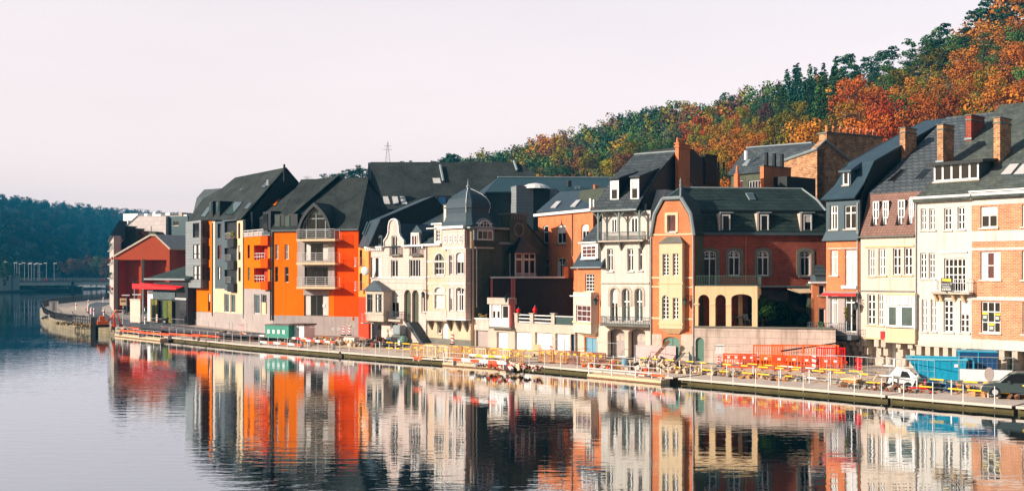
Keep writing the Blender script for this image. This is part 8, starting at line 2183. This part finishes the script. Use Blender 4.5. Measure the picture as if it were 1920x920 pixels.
for k in range(5): rb_.loft([(1.2 + k * .75, -.0, .3), (1.3 + k * .75, -.0, .3), (1.3 + k * .75, -.12, 1.66), (1.2 + k * .75, -.12, 1.66)], [(1.2 + k * .75, .05, .3), (1.3 + k * .75, .05, .3), (1.3 + k * .75, .05, 1.66), (1.2 + k * .75, .05, 1.66)])
rb_.build('rib', SKIPB, t)
MB().box(1.2, 1.5, .2, 1.9, 0, .25).box(3.5, 3.8, .2, 1.9, 0, .25).build('skid', BLACKM, t)
box(L_ - .7, L_ - .45, -.14, -.12, 1.2, 1.42).build('plate', PAINT, t)
q = G(1797, 713); t = thing('blue_container', 'dark blue box container half hidden behind the white banner', 'container', q + Vector((.6, 1.5, 0)), QA + .42)
box(0, 2.6, 0, 2, .1, 1.9).build('container_body', BLUEM, t); MB().box(-.05, 2.65, -.05, 2.05, 1.9, 1.98).box(0, .12, -.03, .0, .1, 1.9).box(1.3, 1.38, -.03, 0, .1, 1.9).box(.5, 1.0, -.02, 0, 1.3, 1.5).build('container_rim', SKIPB, t)
q = G(1741, 731); t = thing('trolley', 'small blue steel trolley frame in front of the blue skip', 'trolley', q, QA + .3)
MB().box(0, 1.5, 0, .8, .25, .45).box(0, .5, 0, .8, .45, .75).build('bed', BLUEM, t); MB().tube([(0, 0, .3), (0, 0, 1.25), (0, .8, 1.25), (0, .8, .3)], .04, 6).tube([(.75, 0, .3), (.75, 0, 1.2), (1.1, 0, 1.2), (1.1, 0, .3)], .04, 6).build('handle', SKIPB, t)
for a_, c_ in ((.25, 0), (1.25, 0), (.25, .8), (1.25, .8)):
    w = MB().lathe([(.0, -.05), (.18, -.05), (.18, .05), (0, .05)], 0, 0, 12).build('wheel', BLACKM, t); w.rotation_euler = (R(90), 0, 0); w.location = (a_, c_, .18)
# white covered machine
q = G(1696, 728); t = thing('covered_machine', 'rounded white covered machine with black opening left of the blue skip', 'machine', q + Vector((-.4, 0, 0)), QA + .3)
MB().loft([(-.7, 0, .25), (.9, 0, .25), (1.2, 0, .9), (.7, 0, 1.35), (-.1, 0, 1.4), (-.8, 0, 1.0)], [(-.6, 1.3, .25), (.8, 1.3, .25), (1.0, 1.3, .9), (.6, 1.3, 1.3), (-.1, 1.3, 1.35), (-.7, 1.3, .9)]).build('cover', PAINT, t, bevel=.18)
MB().sheet([(.1, .85), (.75, .85), (.55, 1.2), (.2, 1.25)], [], -.03, .02).build('opening', BLACKM, t)
MB().tube([(-.8, .2, .9), (-1.5, .1, .85), (-1.7, .1, .5)], .07, 6).tube([(-.9, .3, .4), (-1.4, .2, .3), (-1.2, .2, .1)], .06, 6).build('hose', CREAM, t)
for x_ in (-.35, .6):
    w = MB().lathe([(.0, -.08), (.25, -.08), (.25, .08), (0, .08)], 0, 0, 14).build('wheel', BLACKM, t); w.rotation_euler = (R(90), 0, 0); w.location = (x_, -.02, .25)
q = G(1596, 724); t = thing('pallet_pile', 'small pile of orange timber pallets beside the red lollipop sign', 'pallets', q, QA)
for k in range(4):
    mb = MB()
    for j in range(5): mb.box(-.6 + k * .06, .6 + k * .06, -.5 + j * .22, -.36 + j * .22, k * .17 + .1, k * .17 + .13)
    mb.box(-.6, .6, -.5, -.42, k * .17, k * .17 + .1).box(-.6, .6, .4, .48, k * .17, k * .17 + .1); mb.build('pallet', (WOODO, OCHRE)[k % 2], t)
q = G(1718, 735); t = thing('trestle', 'low bent red trestle on the walkway below the skip', 'trestle', q, QA); MB().tube([(-.8, 0, .02), (-.3, 0, .32), (.6, 0, .34), (1.2, 0, .02)], .05, 5).tube([(.6, 0, .34), (.7, .3, .02)], .05, 5).build('trestle_frame', RED, t)
# cars
def car(label, q, rz, paint, L_=4.4, Wd=1.8, H_=1.6, suv=False, name='parked_car', group='parked cars'):
    t = thing(name, label, 'car', q, rz, group); w2 = Wd / 2
    zb = .32; zw = H_ * .58
    prof = [(0, zb), (0, zw * .86), (L_ * .03, zw), (L_ * .20, zw * 1.02), (L_ * .78, zw * 1.0), (L_ * .97, zw * .84), (L_, zw * .6), (L_, zb)]
    def xs(p, w): return [(x, y_, z) for (x, z), y_ in zip(p, [w] * len(p))]
    MB().loft([(x, -w2, z) for x, z in prof], [(x, w2, z) for x, z in prof]).build('body', paint, t, bevel=.09)
    cab = [(L_ * .03, zw), (L_ * .09, H_ * .93), (L_ * .17, H_), (L_ * .50, H_), (L_ * .58, H_ * .95), (L_ * .74, zw)]
    A_ = [(x, -w2 * (.93 if z < zw + .01 else .76), z) for x, z in cab]; B_ = [(x, -y, z) for x, y, z in A_]
    MB().loft(A_, B_).build('cabin', GLASSD, t)
    rf = [(L_ * .075, H_ * .9), (L_ * .17, H_ + .015), (L_ * .50, H_ + .015), (L_ * .60, H_ * .93), (L_ * .58, H_ * .9), (L_ * .5, H_ * .955), (L_ * .17, H_ * .955)]
    MB().loft([(x, -w2 * .8, z) for x, z in rf], [(x, w2 * .8, z) for x, z in rf]).build('roof_panel', paint, t)
    pil = MB()
    for x0_, x1_ in ((.06, .10), (.33, .36), (.58, .73)):
        for sg_ in (-1, 1):
            if x0_ == .58: pil.tube([(L_ * .585, sg_ * w2 * .79, H_ * .93), (L_ * .735, sg_ * w2 * .93, zw)], .045, 4)
            else: pil.tube([(L_ * (x0_ + .02), sg_ * w2 * .78, H_ * .94), (L_ * (x0_ + (.0 if x0_ > .3 else -.02)), sg_ * w2 * .94, zw)], .05, 4)
    pil.build('pillar', paint, t)
    if suv: MB().tube([(L_ * .14, -w2 * .7, H_ + .07), (L_ * .52, -w2 * .7, H_ + .07)], .025, 5).tube([(L_ * .14, w2 * .7, H_ + .07), (L_ * .52, w2 * .7, H_ + .07)], .025, 5).build('roof_rail', BLACKM, t)
    for x_ in (L_ * .19, L_ * .81):
        for y_ in (-w2 + .08, w2 - .08):
            w = MB().lathe([(.0, -.11), (.30, -.11), (.33, -.07), (.33, .07), (.30, .11), (0, .11)], 0, 0, 18).build('wheel', BLACKM, t); w.rotation_euler = (R(90), 0, 0); w.location = (x_, y_, .33)
            h = MB().lathe([(.0, -.13), (.19, -.13), (.19, .13), (0, .13)], 0, 0, 10).build('hubcap', STEEL, w)
    for y_ in (-w2 * .72, w2 * .72):
        box(-.02, .03, y_ - .2, y_ + .2, zw * .68, zw * .86).build('tail_light', RED, t)
        box(L_ - .06, L_ + .01, y_ - .2, y_ + .2, zw * .55, zw * .72).build('headlight', PAINT, t)
    box(-.03, .02, -.26, .26, zw * .48, zw * .58).build('number_plate', PAINT, t)
    MB().box(L_ * .6, L_ * .64, -w2 - .16, -w2 - .02, zw + .0, zw + .14).box(L_ * .6, L_ * .64, w2 + .02, w2 + .16, zw, zw + .14).build('wing_mirror', paint, t)
    return t
CARG = mat('grey_green_car_paint', (.06, .085, .085), .25, .05, 1, metal=.3, spec=.6); CARB = mat('black_car_paint', (.012, .016, .018), .2, .05, 1, spec=.6); CARR = mat('red_car_paint', (.5, .01, .01), .25, .05, 1, spec=.6)
q = G(1978, 747)
car('dark grey-green estate car with roof rails at the right edge', q + Vector((.15, .35, 0)), math.pi - .42, CARG, 4.3, 1.8, 1.62, suv=True)
car('black car parked left of the beige hoarding', gp(244, 589.5) , math.pi + .1 - 1.2, CARB, 4.3, 1.85, 1.6)
car('red car just behind the black one, mostly hidden by the beige hoarding', gp(249, 586), math.pi - 1.2, CARR, 4.2, 1.8, 1.5)
car('dark blue-grey car parked before the restaurant', gp(290, 592), math.pi - .2, CARG, 4.4, 1.8, 1.5)
car('dark car in the shade at the right end of the restaurant', gp(352, 606.5), math.pi - .1, CARB, 4.0, 1.8, 1.4)
# beige hoarding, sign, bollards, digger arm etc on the left
F = FP((245, 604.5), (264, 605.5))
t = thing('hoarding', 'tall plain beige hoarding panel standing on the pavement at the parked cars', 'hoarding', F.A, F.rot)
hh_ = F.at(254, 563)[1]
box(0, F.L, -.1, .1, .1, hh_).build('panel', mat('beige_board', (.74, .56, .46), .8, .06), t); MB().box(-.05, F.L + .05, -.14, .14, hh_, hh_ + .25).box(.3, .5, -.12, .12, 0, .1).box(F.L - .5, F.L - .3, -.12, .12, 0, .1).build('panel_cap', STONEP, t)
for i, (px, y0, y1, m_, lab) in enumerate(((252, 536, 600, STEEL, 'white pole with black top rising behind the beige hoarding'), (259, 553, 600, STEEL, 'short street lamp rising just behind the beige hoarding'), (238, 554, 590, DGREY, 'slim street lamp beside the yellow information sign'), (268, 534, 600, STEEL, 'tall white mast at the left end of the red awning'), (447.5, 539, 609, BLACKM, 'dark street lamp post before the cream part of the flats'), (546.5, 548, 614, BLACKM, 'dark lamp post with arm before the orange flats'))):
    q = gp(px, y1); Z = q.y; h = (y1 - y0) / FPX * Z; t = thing('lamp_post', lab, 'lamp post', q, 0, 'lamp posts on the quay street')
    MB().tube([(0, 0, 0), (0, 0, h)], .11 if Z > 160 else .07, 6, .06).build('pole', m_, t)
    if i in (1, 2): MB().box(-.9, .5, -.12, .12, h, h + .18).build('lamp_head', PAINT, t)
    if i == 0: MB().tube([(0, 0, h), (0, 0, h + 1.4)], .13, 6).build('pole_top', BLACKM, t)
    if i == 5:
        MB().tube([(0, 0, h - .1), (-.3, 0, h), (-.7, 0, h + .1)], .04, 5).build('arm', BLACKM, t); MB().lathe([(.06, h - .5 + .6), (.24, h + .45), (.2, h + .75), (.03, h + .95)], -.8, 0, 8).build('lantern', STONED, t)
q = gp(231, 588); t = thing('information_sign', 'yellow information sign above the black parked car', 'sign', q, 0); s_ = q.y / FPX
box(-6 * s_, 6 * s_, -.05, .05, 16 * s_, 29 * s_).build('sign_panel', OCHRE, t); box(-4.6 * s_, 4.6 * s_, -.07, -.051, 22 * s_, 26 * s_).build('sign_picture', WOODB, t); MB().tube([(0, 0, 0), (0, 0, 16 * s_)], .07, 5).build('pole', STEEL, t)
F = FP((328, 606), (338, 607)); t = thing('notice_board', 'tall white text panel before the restaurant', 'sign', F.A, F.rot); hh_ = F.at(333, 565)[1]
box(0, F.L, -.06, .06, .6, hh_).build('board', PAINT, t)
for k in range(9): box(F.L * .2, F.L * .8, -.075, -.061, hh_ * .3 + k * hh_ * .06, hh_ * .31 + k * hh_ * .06).build('text_line', GREYR, t)
box(F.L * .2, F.L * .5, -.075, -.061, hh_ * .88, hh_ * .95).build('logo_block', BLACKM, t)
MB().box(.1, .2, -.05, .05, 0, .6).box(F.L - .2, F.L - .1, -.05, .05, 0, .6).build('leg', STEEL, t)
for i, (px, py) in enumerate(((272.5, 607), (283.5, 597), (290, 597.5), (307, 601), (316, 601), (351, 608), (143, 580), (166, 573), (194, 567), (171.5, 590), (176.5, 592), (195, 595))):
    q = gp(px, py); t = thing('bollard', 'white round bollard %s' % ('alone on the road side right of the beige hoarding', 'left of the pair at the restaurant corner', 'right of the pair at the restaurant corner', 'before the green screens, left', 'before the green screens, right', 'at the right end of the restaurant', 'on the river bend, leftmost', 'on the far side of the river bend', 'at the far end of the road bend', 'in the middle of the river bend, left of two', 'in the middle of the river bend, right of two', 'on the near side of the road bend')[i], 'bollard', q, 0, 'white bollards')
    h = 1.1 if i < 6 else 1.4; MB().lathe([(.17, 0), (.17, h - .1), (.1, h), (.01, h + .02)], 0, 0, 10).build('post', PAINT, t); MB().lathe([(.178, h * .6), (.178, h * .75)], 0, 0, 10).build('band', RED if i > 5 else GREYR, t)
q = G(205, 615); t = thing('digger', 'small orange digger with raised arm on the quay corner', 'digger', q, .3)
MB().box(-1.6, -.1, -.5, .5, .3, .9).box(-1.3, -.5, -.45, .45, .9, 1.6).build('digger_body', ORPL, t, bevel=.08); MB().box(-1.7, .0, -.7, -.35, 0, .35).box(-1.7, 0, .35, .7, 0, .35).build('track', BLACKM, t); MB().tube([(-.1, 0, .8), (.9, 0, 2.4), (1.3, 0, 1.0), (1.5, 0, .3)], .14, 6).build('arm', ORPL, t)
MB().box(1.3, 1.8, -.3, .3, 0, .35).build('bucket', RUST, t)
q = G(214, 614); t = thing('cone_stack', 'tall orange cone beside the small digger', 'cone', q); MB().lathe([(.35, 0), (.2, .6), (.07, 1.8), (.02, 1.9)], 0, 0, 10).build('cone', REDOR, t)
q = G(207, 610); t = thing('steel_frame', 'thin white steel frame right of the orange cone', 'frame', q); MB().tube([(0, 0, 0), (0, 0, 2.2), (1.8, 0, 2.2), (1.8, 0, 0)], .05, 5).build('frame', PAINT, t)
q = gp(92, 584); t = thing('site_hut', 'small white cabin on the tip of the river bend', 'hut', q, .3); box(0, 1.5, 0, 1.6, .1, 1.9).build('cabin', PAINT, t); MB().box(-.1, 1.6, -.1, 1.7, 1.9, 2.0).build('roof', STEEL, t); box(.6, 1.1, -.03, -.001, .2, 1.9).build('door', GREYR, t)
# railings round the bend
def bend_rail(pts, label, h=1.1):
    t = thing('quay_railing', label, 'railing', (pts[0][0], pts[0][1], STREET + .06), 0, 'dark quay railings'); A = Vector(pts[0])
    mb = MB(); railing(mb, [(Vector(p) - A)[:] for p in pts], 0, h, .75, r=.045, top=.05, rails=(.5,)); mb.build('rails', BLACKM, t)
in_ = [tuple(v_) for v_ in offs(BANK, .45)]
bend_rail(in_[1:5], 'dark railing on the near quay wall of the river bend')
bend_rail(in_[4:7], 'dark railing round the tip of the river bend')
bend_rail(in_[6:11], 'long dark railing along the far side of the river bend', 1.6)
q = G(177, 612); t = thing('mooring_post', 'thick dark mooring post standing against the quay wall of the bend', 'post', (-60.6, 154.6, -.6), 0); MB().box(-.35, .35, -.3, .3, 0, 2.9).build('post', BLACKM, t); MB().box(-.4, .4, -.35, .35, 2.9, 3.0).build('cap', STONED, t)
# green container, white cabin
F = FP((497, 634), (541, 636)); t = thing('site_container', 'green site container with small white windows before the flats', 'container', F.A, F.rot)
GR = mat('green_container_paint', (.03, .24, .17), .5, .12, 1); box(0, F.L, 0, 2.0, .1, 1.55).build('container_body', GR, t)
for k in range(4): box(.4 + k * .8, .75 + k * .8, -.03, -.001, .6, 1.05).build('window', PAINT, t)
MB().box(-.05, F.L + .05, -.06, 2.06, 1.55, 1.65).build('container_rim', STONED, t)
F = FP((546, 635), (570, 636)); t = thing('site_cabin', 'white portable cabin with dark flat roof right of the green container', 'cabin', F.A, F.rot)
box(0, F.L, 0, 1.8, .1, 1.6).build('cabin_body', PAINT, t); MB().box(-.15, F.L + .15, -.2, 2, 1.6, 1.75).build('roof', BLACKM, t)
for k in range(2): box(.25 + k * .8, .35 + k * .8, -.03, -.001, .1, 1.6).build('cabin_frame', GREYR, t)
q = G(531, 637); t = thing('notice_board', 'blank white board standing before the green container', 'sign', q, -.3); box(-.35, .35, -.03, .03, .9, 1.95).build('board', PAINT, t); MB().tube([(0, 0, 0), (0, 0, .9)], .05, 5).build('pole', STEEL, t)
q = G(662, 640); t = thing('traffic_sign', 'round sign seen from behind with orange lamp on top, on concrete block', 'sign', q, -.2)
MB().tube([(0, 0, 0), (0, 0, 2.4)], .045, 6).build('pole', STEEL, t); d_ = MB().lathe([(0, -.02), (.36, -.02), (.36, .02), (0, .02)], 0, 0, 18).build('disc', STONEP, t); d_.rotation_euler = (R(90), 0, 0); d_.location = (0, -.06, 1.95); MB().lathe([(.1, 2.4), (.15, 2.45), (.15, 2.7), (.05, 2.8)], 0, 0, 10).build('warning_lamp', ORPL, t)
q = G(642, 645); t = thing('concrete_block', 'pale concrete block barrier carrying the striped posts', 'block', q, QA); MB().loft([(0, 0, 0), (2.0, 0, 0), (1.9, .15, .8), (.1, .15, .8)], [(0, .7, 0), (2.0, .7, 0), (1.9, .5, .8), (.1, .5, .8)]).build('block', CONCL, t)
for i, px in enumerate((624, 635)):
    q = G(px, 640); t = thing('small_sign', 'tiny white sign on a thin stake, %s of two by the concrete block' % ('left', 'right')[i], 'sign', q); MB().tube([(0, 0, 0), (0, 0, 1.4)], .03, 5).build('pole', STEEL, t); box(-.15, .15, -.03, .0, 1.3, 1.6).build('board', PAINT, t)
q = gp(452, 617); t = thing('notice_board', 'pinkish notice on a stand before the flats\' grey base', 'sign', G(452, 632), -.3); box(-.4, .4, -.03, .03, .8, 1.7).build('board', mat('pale_pink_board', (.78, .52, .50)), t); MB().tube([(0, 0, 0), (0, 0, .8)], .04, 5).build('pole', STEEL, t)
q = G(1006, 669); t = thing('orange_board', 'square orange board leaning on the rail before the white garages', 'board', q, -.4); box(-.35, .45, -.03, .03, .3, 1.2).build('board', ORPL if False else OCHRE, t); MB().box(-.3, -.25, 0, .3, 0, .9).box(.35, .4, 0, .3, 0, .9).build('strut', WOODB, t)
# crates and wrapped bundle before the Dutch gable house
q = G(724, 648); t = thing('crate_pile', 'black crates and white pallets piled below the Dutch gable house', 'crates', q, QA)
for k in range(3):
    for j in range(2): MB().box(.9 * k, .9 * k + .8, 0, .8, .1 + .45 * j, .5 + .45 * j).build('crate', (BLACKM, DGREY)[(k + j) % 2], t)
q = G(735, 643); t = thing('wrapped_bundle', 'grey plastic-wrapped bundle behind the black crates', 'bundle', q, QA); MB().box(0, 1.3, 0, 1, .9, 2.0).build('wrap', ZINC, t, bevel=.2); MB().box(-.1, 1.4, 0, 1, 0, .9).build('pallet', STONED, t)
q = G(757, 652); t = thing('mixer', 'small green and white concrete mixer below the outside stair', 'machine', q, QA); MB().lathe([(.2, .5), (.45, .7), (.45, 1.0), (.25, 1.3)], 0, 0, 12).build('drum', GREEND, t); MB().tube([(-.4, -.3, 0), (0, 0, .7), (.4, -.3, 0)], .05, 5).tube([(-.4, .3, 0), (0, 0, .7), (.4, .3, 0)], .05, 5).build('stand', BLACKM, t); MB().box(-.7, -.4, -.2, .2, .3, .8).build('engine', PAINT, t)
# shrubs and furniture on the terrace
def shrub(name, label, F, px0, px1, y0, y1, d, depth, m, n, size=.12, grp=None):
    a_ = F.v(px0, y1, d); c_ = F.v(px1, y0, d); q = F.A + F.u * a_.x + F.m * d + Vector((0, 0, a_.z)); t = thing(name, label, 'shrub', q, F.rot, grp)
    w_, h = c_.x - a_.x, c_.z - a_.z; mb = MB(); rg = random.Random(int(px0))
    for k in range(9):
        cc = Vector((w_ * rg.uniform(.22, .78), depth * rg.uniform(.3, .7), h * rg.uniform(.2, .82))); cards(mb, cc, n // 9, min(w_, h) * .3, size, rg)
    mb.build('foliage', m, t); MB().tube([(w_ / 2, depth / 2, 0), (w_ / 2, depth / 2, h * .5)], .05, 5).tube([(w_ / 2, depth / 2, h * .2), (w_ * .25, depth / 2, h * .6)], .03, 5).build('stem', BARK, t)
foliage('laurel', (.02, .07, .012), (.04, .11, .015)); foliage('dark_shrub', (.010, .03, .012), (.02, .05, .018)); foliage('ivy', (.05, .12, .02), (.09, .15, .02))
zt_l = LF
shrub('laurel_bush', 'big glossy green bush on the terrace at the right arch', LF, 1412, 1460, 552, 614, -3.6, 1.6, FOL['laurel'], 2600, .1)
shrub('dark_bush', 'dark shaded bush right of the glossy one on the terrace', LF, 1456, 1500, 560, 614, -2.4, 1.6, FOL['dark_shrub'], 1500, .11)
shrub('dark_bush', 'low dark shrub behind the terrace edge under the beige awning', LF, 1498, 1522, 585, 614, -2.6, 1.2, FOL['dark_shrub'], 700, .1)
shrub('clipped_bush', 'rounded bush inside the right terrace arch', LF, 1386, 1404, 586, 610, -2.2, 1.2, FOL['laurel'], 900, .08)
shrub('window_box_plant', 'yellow-green plants on the steel deck left of the red awning house', NF, 1534, 1549, 602, 614, -1.2, .5, FOL['ivy'], 260, .07)
shrub('roof_plant', 'plants in boxes on the parapet left of the white box bay', T_, 890, 914, 588, 596, .0, .4, mat('terracotta_plants', (.35, .25, .08), .8, .4, 3), 220, .09)
shrub('potted_olive', 'slim potted shrub at the door beneath the red awning', RF, 1581, 1587, 570, 602, -1.6, .4, FOL['olive'], 300, .07)
q = LF.v(1384, 611, -3.0 + .7)
t = thing('garden_table', 'small garden table inside the right terrace arch', 'table', LF.A + LF.u * q.x + LF.m * q.y + Vector((0, 0, tz + .13)), LF.rot); MB().lathe([(.5, .68), (.5, .72)], 0, 0, 14).build('tabletop', DGREY, t); MB().tube([(0, 0, 0), (0, 0, .7)], .04, 6).lathe([(.25, 0), (.2, .03)], 0, 0, 10).build('leg', BLACKM, t)
q = LF.v(1400, 611, -2.2)
t = thing('garden_chair', 'metal garden chair beside the little terrace table', 'chair', LF.A + LF.u * q.x + LF.m * q.y + Vector((0, 0, tz + .13)), LF.rot); box(-.22, .22, -.2, .2, .42, .46).build('seat', STEEL, t); MB().loft([(-.22, .2, .46), (.22, .2, .46), (.22, .3, .95), (-.22, .3, .95)], [(-.22, .23, .46), (.22, .23, .46), (.22, .33, .95), (-.22, .33, .95)]).build('backrest', STEEL, t)
for sx_, sy_ in ((-1, -1), (1, -1), (-1, 1), (1, 1)): MB().tube([(sx_ * .2, sy_ * .18, 0), (sx_ * .2, sy_ * .18, .42)], .015, 5).build('leg', STEEL, t)
q = LF.v(1420, 612, -2.4)
# wall lanterns
def lantern(F, px, py, d, label, arm=.8):
    x_, z_ = F.at(px, py, d - .5); q = F.A + F.u * x_ + F.m * (d - .5) + Vector((0, 0, z_)); t = thing('wall_lantern', label, 'lantern', q, F.rot, 'wall lanterns')
    MB().tube([(arm * .6, .5, .45), (0, .1, .55), (0, 0, .3)], .025, 5).tube([(arm * .6, .5, .1), (.1, .1, .5)], .02, 5).build('bracket', BLACKM, t)
    MB().lathe([(.06, -.35), (.10, -.3), (.19, .1), (.17, .12)], 0, 0, 6).build('glass', GLASST, t); MB().lathe([(.24, .1), (.12, .26), (.03, .34)], 0, 0, 6).build('cap', BLACKM, t)
lantern(GF, 1284, 565, 0, 'black wall lantern on the orange brick gabled house')
lantern(RF, 1605, 573, OH, 'black wall lantern by the red awning')
lantern(HF, 1117, 565, 0, 'black wall lantern on the small brick house')
lantern(T_, 949, 560, -1.0, 'green-black wall lantern on the pink pilaster of the box bay')
lantern(CF, 793, 552, 0, 'black wall lantern beside the triple-arched porch')
# satellite dish
x_, z_ = NF2.at(684, 508, -.6); q = NF2.A + NF2.u * x_ + NF2.m * (-.6) + Vector((0, 0, z_)); t = thing('satellite_dish', 'round white satellite dish on the narrow orange house', 'satellite dish', q, 0)
o = MB().lathe([(.02, .1), (.3, .06), (.5, -.02), (.53, -.06), (.5, -.05), (.3, .02), (.02, .05)], 0, 0, 20).build('dish', PAINT, t, smooth=True); o.rotation_euler = (R(100), 0, R(-25))
MB().tube([(0, 0, 0), (.1, .5, -.2)], .04, 5).build('arm', STEEL, t)
# paddle boards leaning by the drainpipe, radio mast, hillside house
q = G(1298, 681); t = thing('leaning_boards', 'dark blue-grey boards leaning by the green arched door', 'boards', q, -.2); MB().loft([(-.3, -.3, 0), (.2, -.3, 0), (.12, .15, 1.75), (-.1, .15, 1.9), (-.28, .15, 1.5)], [(-.3, -.22, 0), (.2, -.22, 0), (.12, .23, 1.75), (-.1, .23, 1.9), (-.28, .23, 1.5)]).build('board', DGREY, t); MB().box(-.02, .06, -.36, -.31, 0, 1.5).build('paddle', ZINC, t)
Z = 430; mm = thing('radio_mast', 'thin lattice mast on the skyline above the huge dark roof', 'mast', ((727 - 960) / FPX * Z, Z, CAMZ + (HOR - 303) / FPX * Z - 2))
mb = MB()
for sx_ in (-1, 1):
    for sy_ in (-1, 1): mb.tube([(sx_ * 1.0, sy_ * 1.0, 0), (sx_ * .12, sy_ * .12, 10)], .05, 4)
for k in range(6): mb.tube([(-1 + k * .15, -1 + k * .15, k * 1.6), (1 - (k + 1) * .15, -1 + k * .15, (k + 1) * 1.6)], .04, 4)
for z_, w_ in ((8.2, 1.4), (6.8, 1.8)): mb.box(-w_, w_, -.06, .06, z_, z_ + .12)
mb.build('lattice', DGREY, mm)
Z = 330; hh = thing('hillside_house', 'tiny white house among the trees high on the hillside', 'house', ((1254 - 960) / FPX * Z, Z, CAMZ + (HOR - 247) / FPX * Z), -.5)
hh.scale = (.7, .7, .7); MB().box(-1.2, 1.2, -1, 2, -4, 1.0).build('wall', GREYR, hh); MB().slab([(-1.6, -1.4, 1.0), (1.6, -1.4, 1.0), (1.6, .5, 1.9), (-1.6, .5, 1.9)], .1).slab([(-1.6, .5, 1.9), (1.6, .5, 1.9), (1.6, 2.4, 1.0), (-1.6, 2.4, 1.0)], .1).build('roof', SLATE, hh)
# ---------------------------------------------------------------- river haze
HZ = True
if HZ:
    m = bpy.data.materials.new('haze'); m.use_nodes = True; nt = m.node_tree; nt.nodes.clear()
    o_ = nt.nodes.new('ShaderNodeOutputMaterial'); pv = nt.nodes.new('ShaderNodeVolumePrincipled')
    pv.inputs['Color'].default_value = (.03, .46, .82, 1); pv.inputs['Density'].default_value = .00023; pv.inputs['Anisotropy'].default_value = 0.0
    nt.links.new(pv.outputs[0], o_.inputs['Volume'])
    hz_ = box(-1700, 1500, -50, 2500, -1.5, 190).build('haze', m); hz_['kind'] = 'stuff'; hz_['label'] = 'bluish river haze'; hz_.display_type = 'WIRE'
